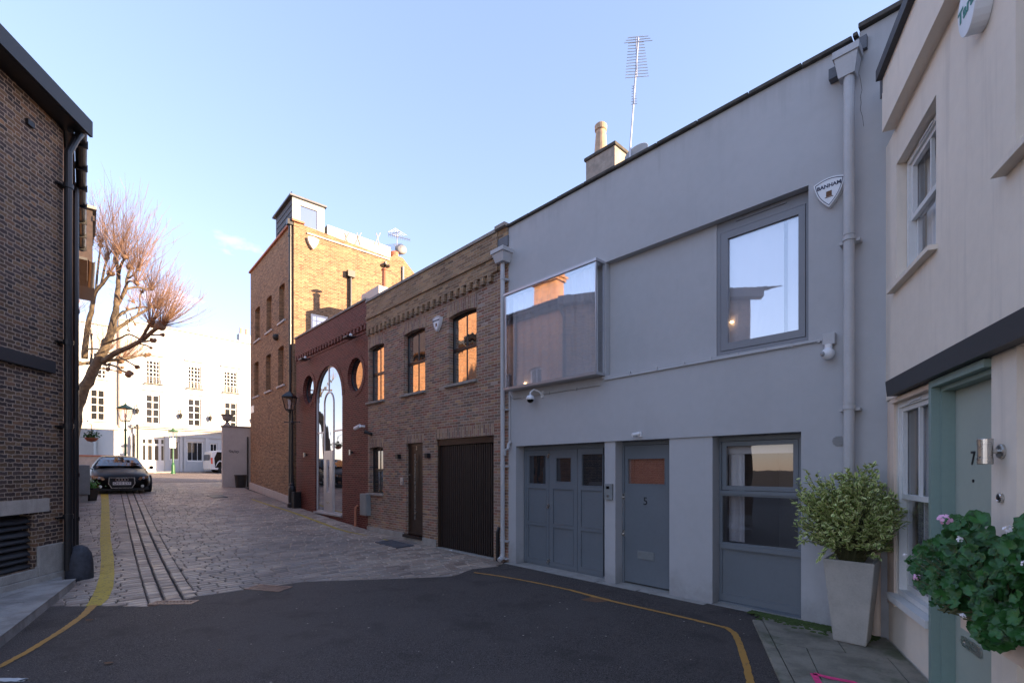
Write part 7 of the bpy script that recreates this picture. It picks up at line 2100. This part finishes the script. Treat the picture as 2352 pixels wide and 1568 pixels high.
limb([(170, 1345), (230, 1350), (290, 1385), (335, 1410)], .12, .08, 0, -1.6, .30, 6, .7, .6)
limb([(270, 1290), (330, 1320), (395, 1360)], .09, .06, -.5, -1, .2, 3, .6, .6)
limb([(205, 1130), (270, 1075), (350, 1020), (430, 970), (500, 930), (540, 925)], .20, .10, 0, 1.8, .25, 110, 3.0, .5, (.6, .1))
limb([(395, 1000), (420, 915), (415, 860), (430, 820)], .10, .08, 1, 1.6, .16, 30, 3.0, .4, (.2, 0))
limb([(205, 1180), (280, 1150), (340, 1125), (420, 1160)], .10, .07, 0, -1.4)
limb([(250, 1010), (290, 975), (350, 945), (430, 930), (480, 935)], .13, .09, 0, 2, .2, 60, 2.9, .5, (.3, 0))
limb([(345, 975), (370, 1030), (382, 1055)], .06, .05, .6, .5, .13, 0)
limb([(150, 1240), (90, 1228), (30, 1235)], .1, .07, 0, 1, .15, 0)
limb([(60, 1340), (72, 1250), (65, 1120)], .12, .10, 0, 1.4, .12, 10, 2, .3)
limb([(330, 880), (370, 890)], .06, .05, .5, .6, .14, 14, 1.4, .5)
limb([(300, 985), (325, 940)], .06, .05, .2, .1, .14, 14, 1.5, .5)
limb([(215, 1120), (255, 1000), (310, 960), (335, 1100)], .06, .04, 0, -.8, .1, 0)
limb([(195, 1150), (160, 1160), (145, 1180), (150, 1240)], .10, .08)
limb([(175, 1350), (205, 1330), (185, 1375)], .08, .06, 0, -1, .2, 0)
tr.build('trunk', M['bark'], TREE, smooth=True); tw.build('crown', M['twig'], TREE)
# small leaning trunk scar etc. left out
# ================================================================== LIGHT
SUN_AZ = (.966, -.258); EL = 12.5
shade_block(10, 22, -16, 4.2, 11.3, 'unseen brick block added behind the cream house to shade the left gable')
t = thing('shade_terrace', 'unseen block added behind the tall brick building to shade the white building', 'building', (-3, 34, 1.3))  # hidden block added to shade the foot of the white building
m = MB(); m.box(XY, -9, 3, 1, 8.4, -46, -33); m.build('wall', M['br_yellow'], t); m = MB(); m.box(XY, -9.1, 3.1, 8.402, 8.7, -46.1, -32.9); m.build('parapet', M['coping'], t)
t2 = copy_tree(TREE); t2.location = TREE.location+Vector((-5.5, -.5, -.1)); t2.rotation_euler.z = R(70)
t2['label'] = 'second bare plane tree beyond the left houses, outside the picture'
wo = bpy.data.worlds.new("World"); S.world = wo; wo.use_nodes = True
nt = wo.node_tree; nt.nodes.clear()
out = nt.nodes.new('ShaderNodeOutputWorld'); bg = nt.nodes.new('ShaderNodeBackground'); sky = nt.nodes.new('ShaderNodeTexSky')
sky.sky_type = 'NISHITA'; sky.sun_disc = False; sky.sun_elevation = R(EL); sky.sun_rotation = math.atan2(SUN_AZ[0], SUN_AZ[1])
sky.altitude = 0; sky.air_density = 1.0; sky.dust_density = .25; sky.ozone_density = 3.0
bg.inputs[1].default_value = .15
# thin procedural clouds low over the horizon
tc = nt.nodes.new('ShaderNodeTexCoord'); mp = nt.nodes.new('ShaderNodeMapping'); mp.inputs['Scale'].default_value = (1, 1, 2.2)
nz = nt.nodes.new('ShaderNodeTexNoise'); nz.inputs['Scale'].default_value = 7.5; nz.inputs['Detail'].default_value = 6; nz.inputs['Roughness'].default_value = .6
mr = nt.nodes.new('ShaderNodeMapRange'); mr.inputs[1].default_value = .60; mr.inputs[2].default_value = .72; mr.inputs[4].default_value = .55
sx = nt.nodes.new('ShaderNodeSeparateXYZ'); m2 = nt.nodes.new('ShaderNodeMapRange'); m2.inputs[1].default_value = .42; m2.inputs[2].default_value = .25
mu = nt.nodes.new('ShaderNodeMath'); mu.operation = 'MULTIPLY'
mx = nt.nodes.new('ShaderNodeMix'); mx.data_type = 'RGBA'
l = nt.links
l.new(tc.outputs['Generated'], mp.inputs[0]); l.new(mp.outputs[0], nz.inputs['Vector']); l.new(nz.outputs['Fac'], mr.inputs[0])
l.new(tc.outputs['Generated'], sx.inputs[0]); l.new(sx.outputs[2], m2.inputs[0]); l.new(mr.outputs[0], mu.inputs[0]); l.new(m2.outputs[0], mu.inputs[1])
l.new(mu.outputs[0], mx.inputs[0]); l.new(sky.outputs[0], mx.inputs[6]); mx.inputs[7].default_value = (6.0, 5.2, 4.8, 1)
gm = nt.nodes.new('ShaderNodeGamma'); gm.inputs[1].default_value = .55; l.new(mx.outputs[2], gm.inputs[0]); hs = nt.nodes.new('ShaderNodeHueSaturation'); hs.inputs['Saturation'].default_value = 1.22; l.new(gm.outputs[0], hs.inputs['Color'])
tn = nt.nodes.new('ShaderNodeMix'); tn.data_type = 'RGBA'; tn.blend_type = 'MULTIPLY'; tn.inputs[0].default_value = 1; tn.inputs[7].default_value = (1.25, 1.0, 1.075, 1)
l.new(hs.outputs[0], tn.inputs[6]); l.new(tn.outputs[2], bg.inputs[0]); l.new(bg.outputs[0], out.inputs[0])
sd = bpy.data.lights.new('sun', 'SUN'); sd.energy = 3.8; sd.angle = R(.5); sd.color = (1, .73, .46)
so_ = bpy.data.objects.new('sun', sd); COL.objects.link(so_)
dvec = Vector((SUN_AZ[0]*math.cos(R(EL)), SUN_AZ[1]*math.cos(R(EL)), math.sin(R(EL))))
so_.rotation_euler = dvec.to_track_quat('Z', 'Y').to_euler(); so_.location = (20, 0, 30)
# ================================================================== CAMERA
cd = bpy.data.cameras.new('camera'); cam = bpy.data.objects.new('camera', cd); COL.objects.link(cam)
cam.location = (0, 0, CH); cam.rotation_euler = (R(90), 0, 0)
cd.sensor_width = 36; cd.lens = 36*F/2352; cd.shift_y = (HY-784)/2352; cd.clip_end = 2000; cd.clip_start = .05
S.camera = cam
S.view_settings.view_transform = 'Standard'; S.view_settings.look = 'None'; S.view_settings.gamma = 1; S.view_settings.use_curve_mapping = False
S.view_settings.exposure = 2.34
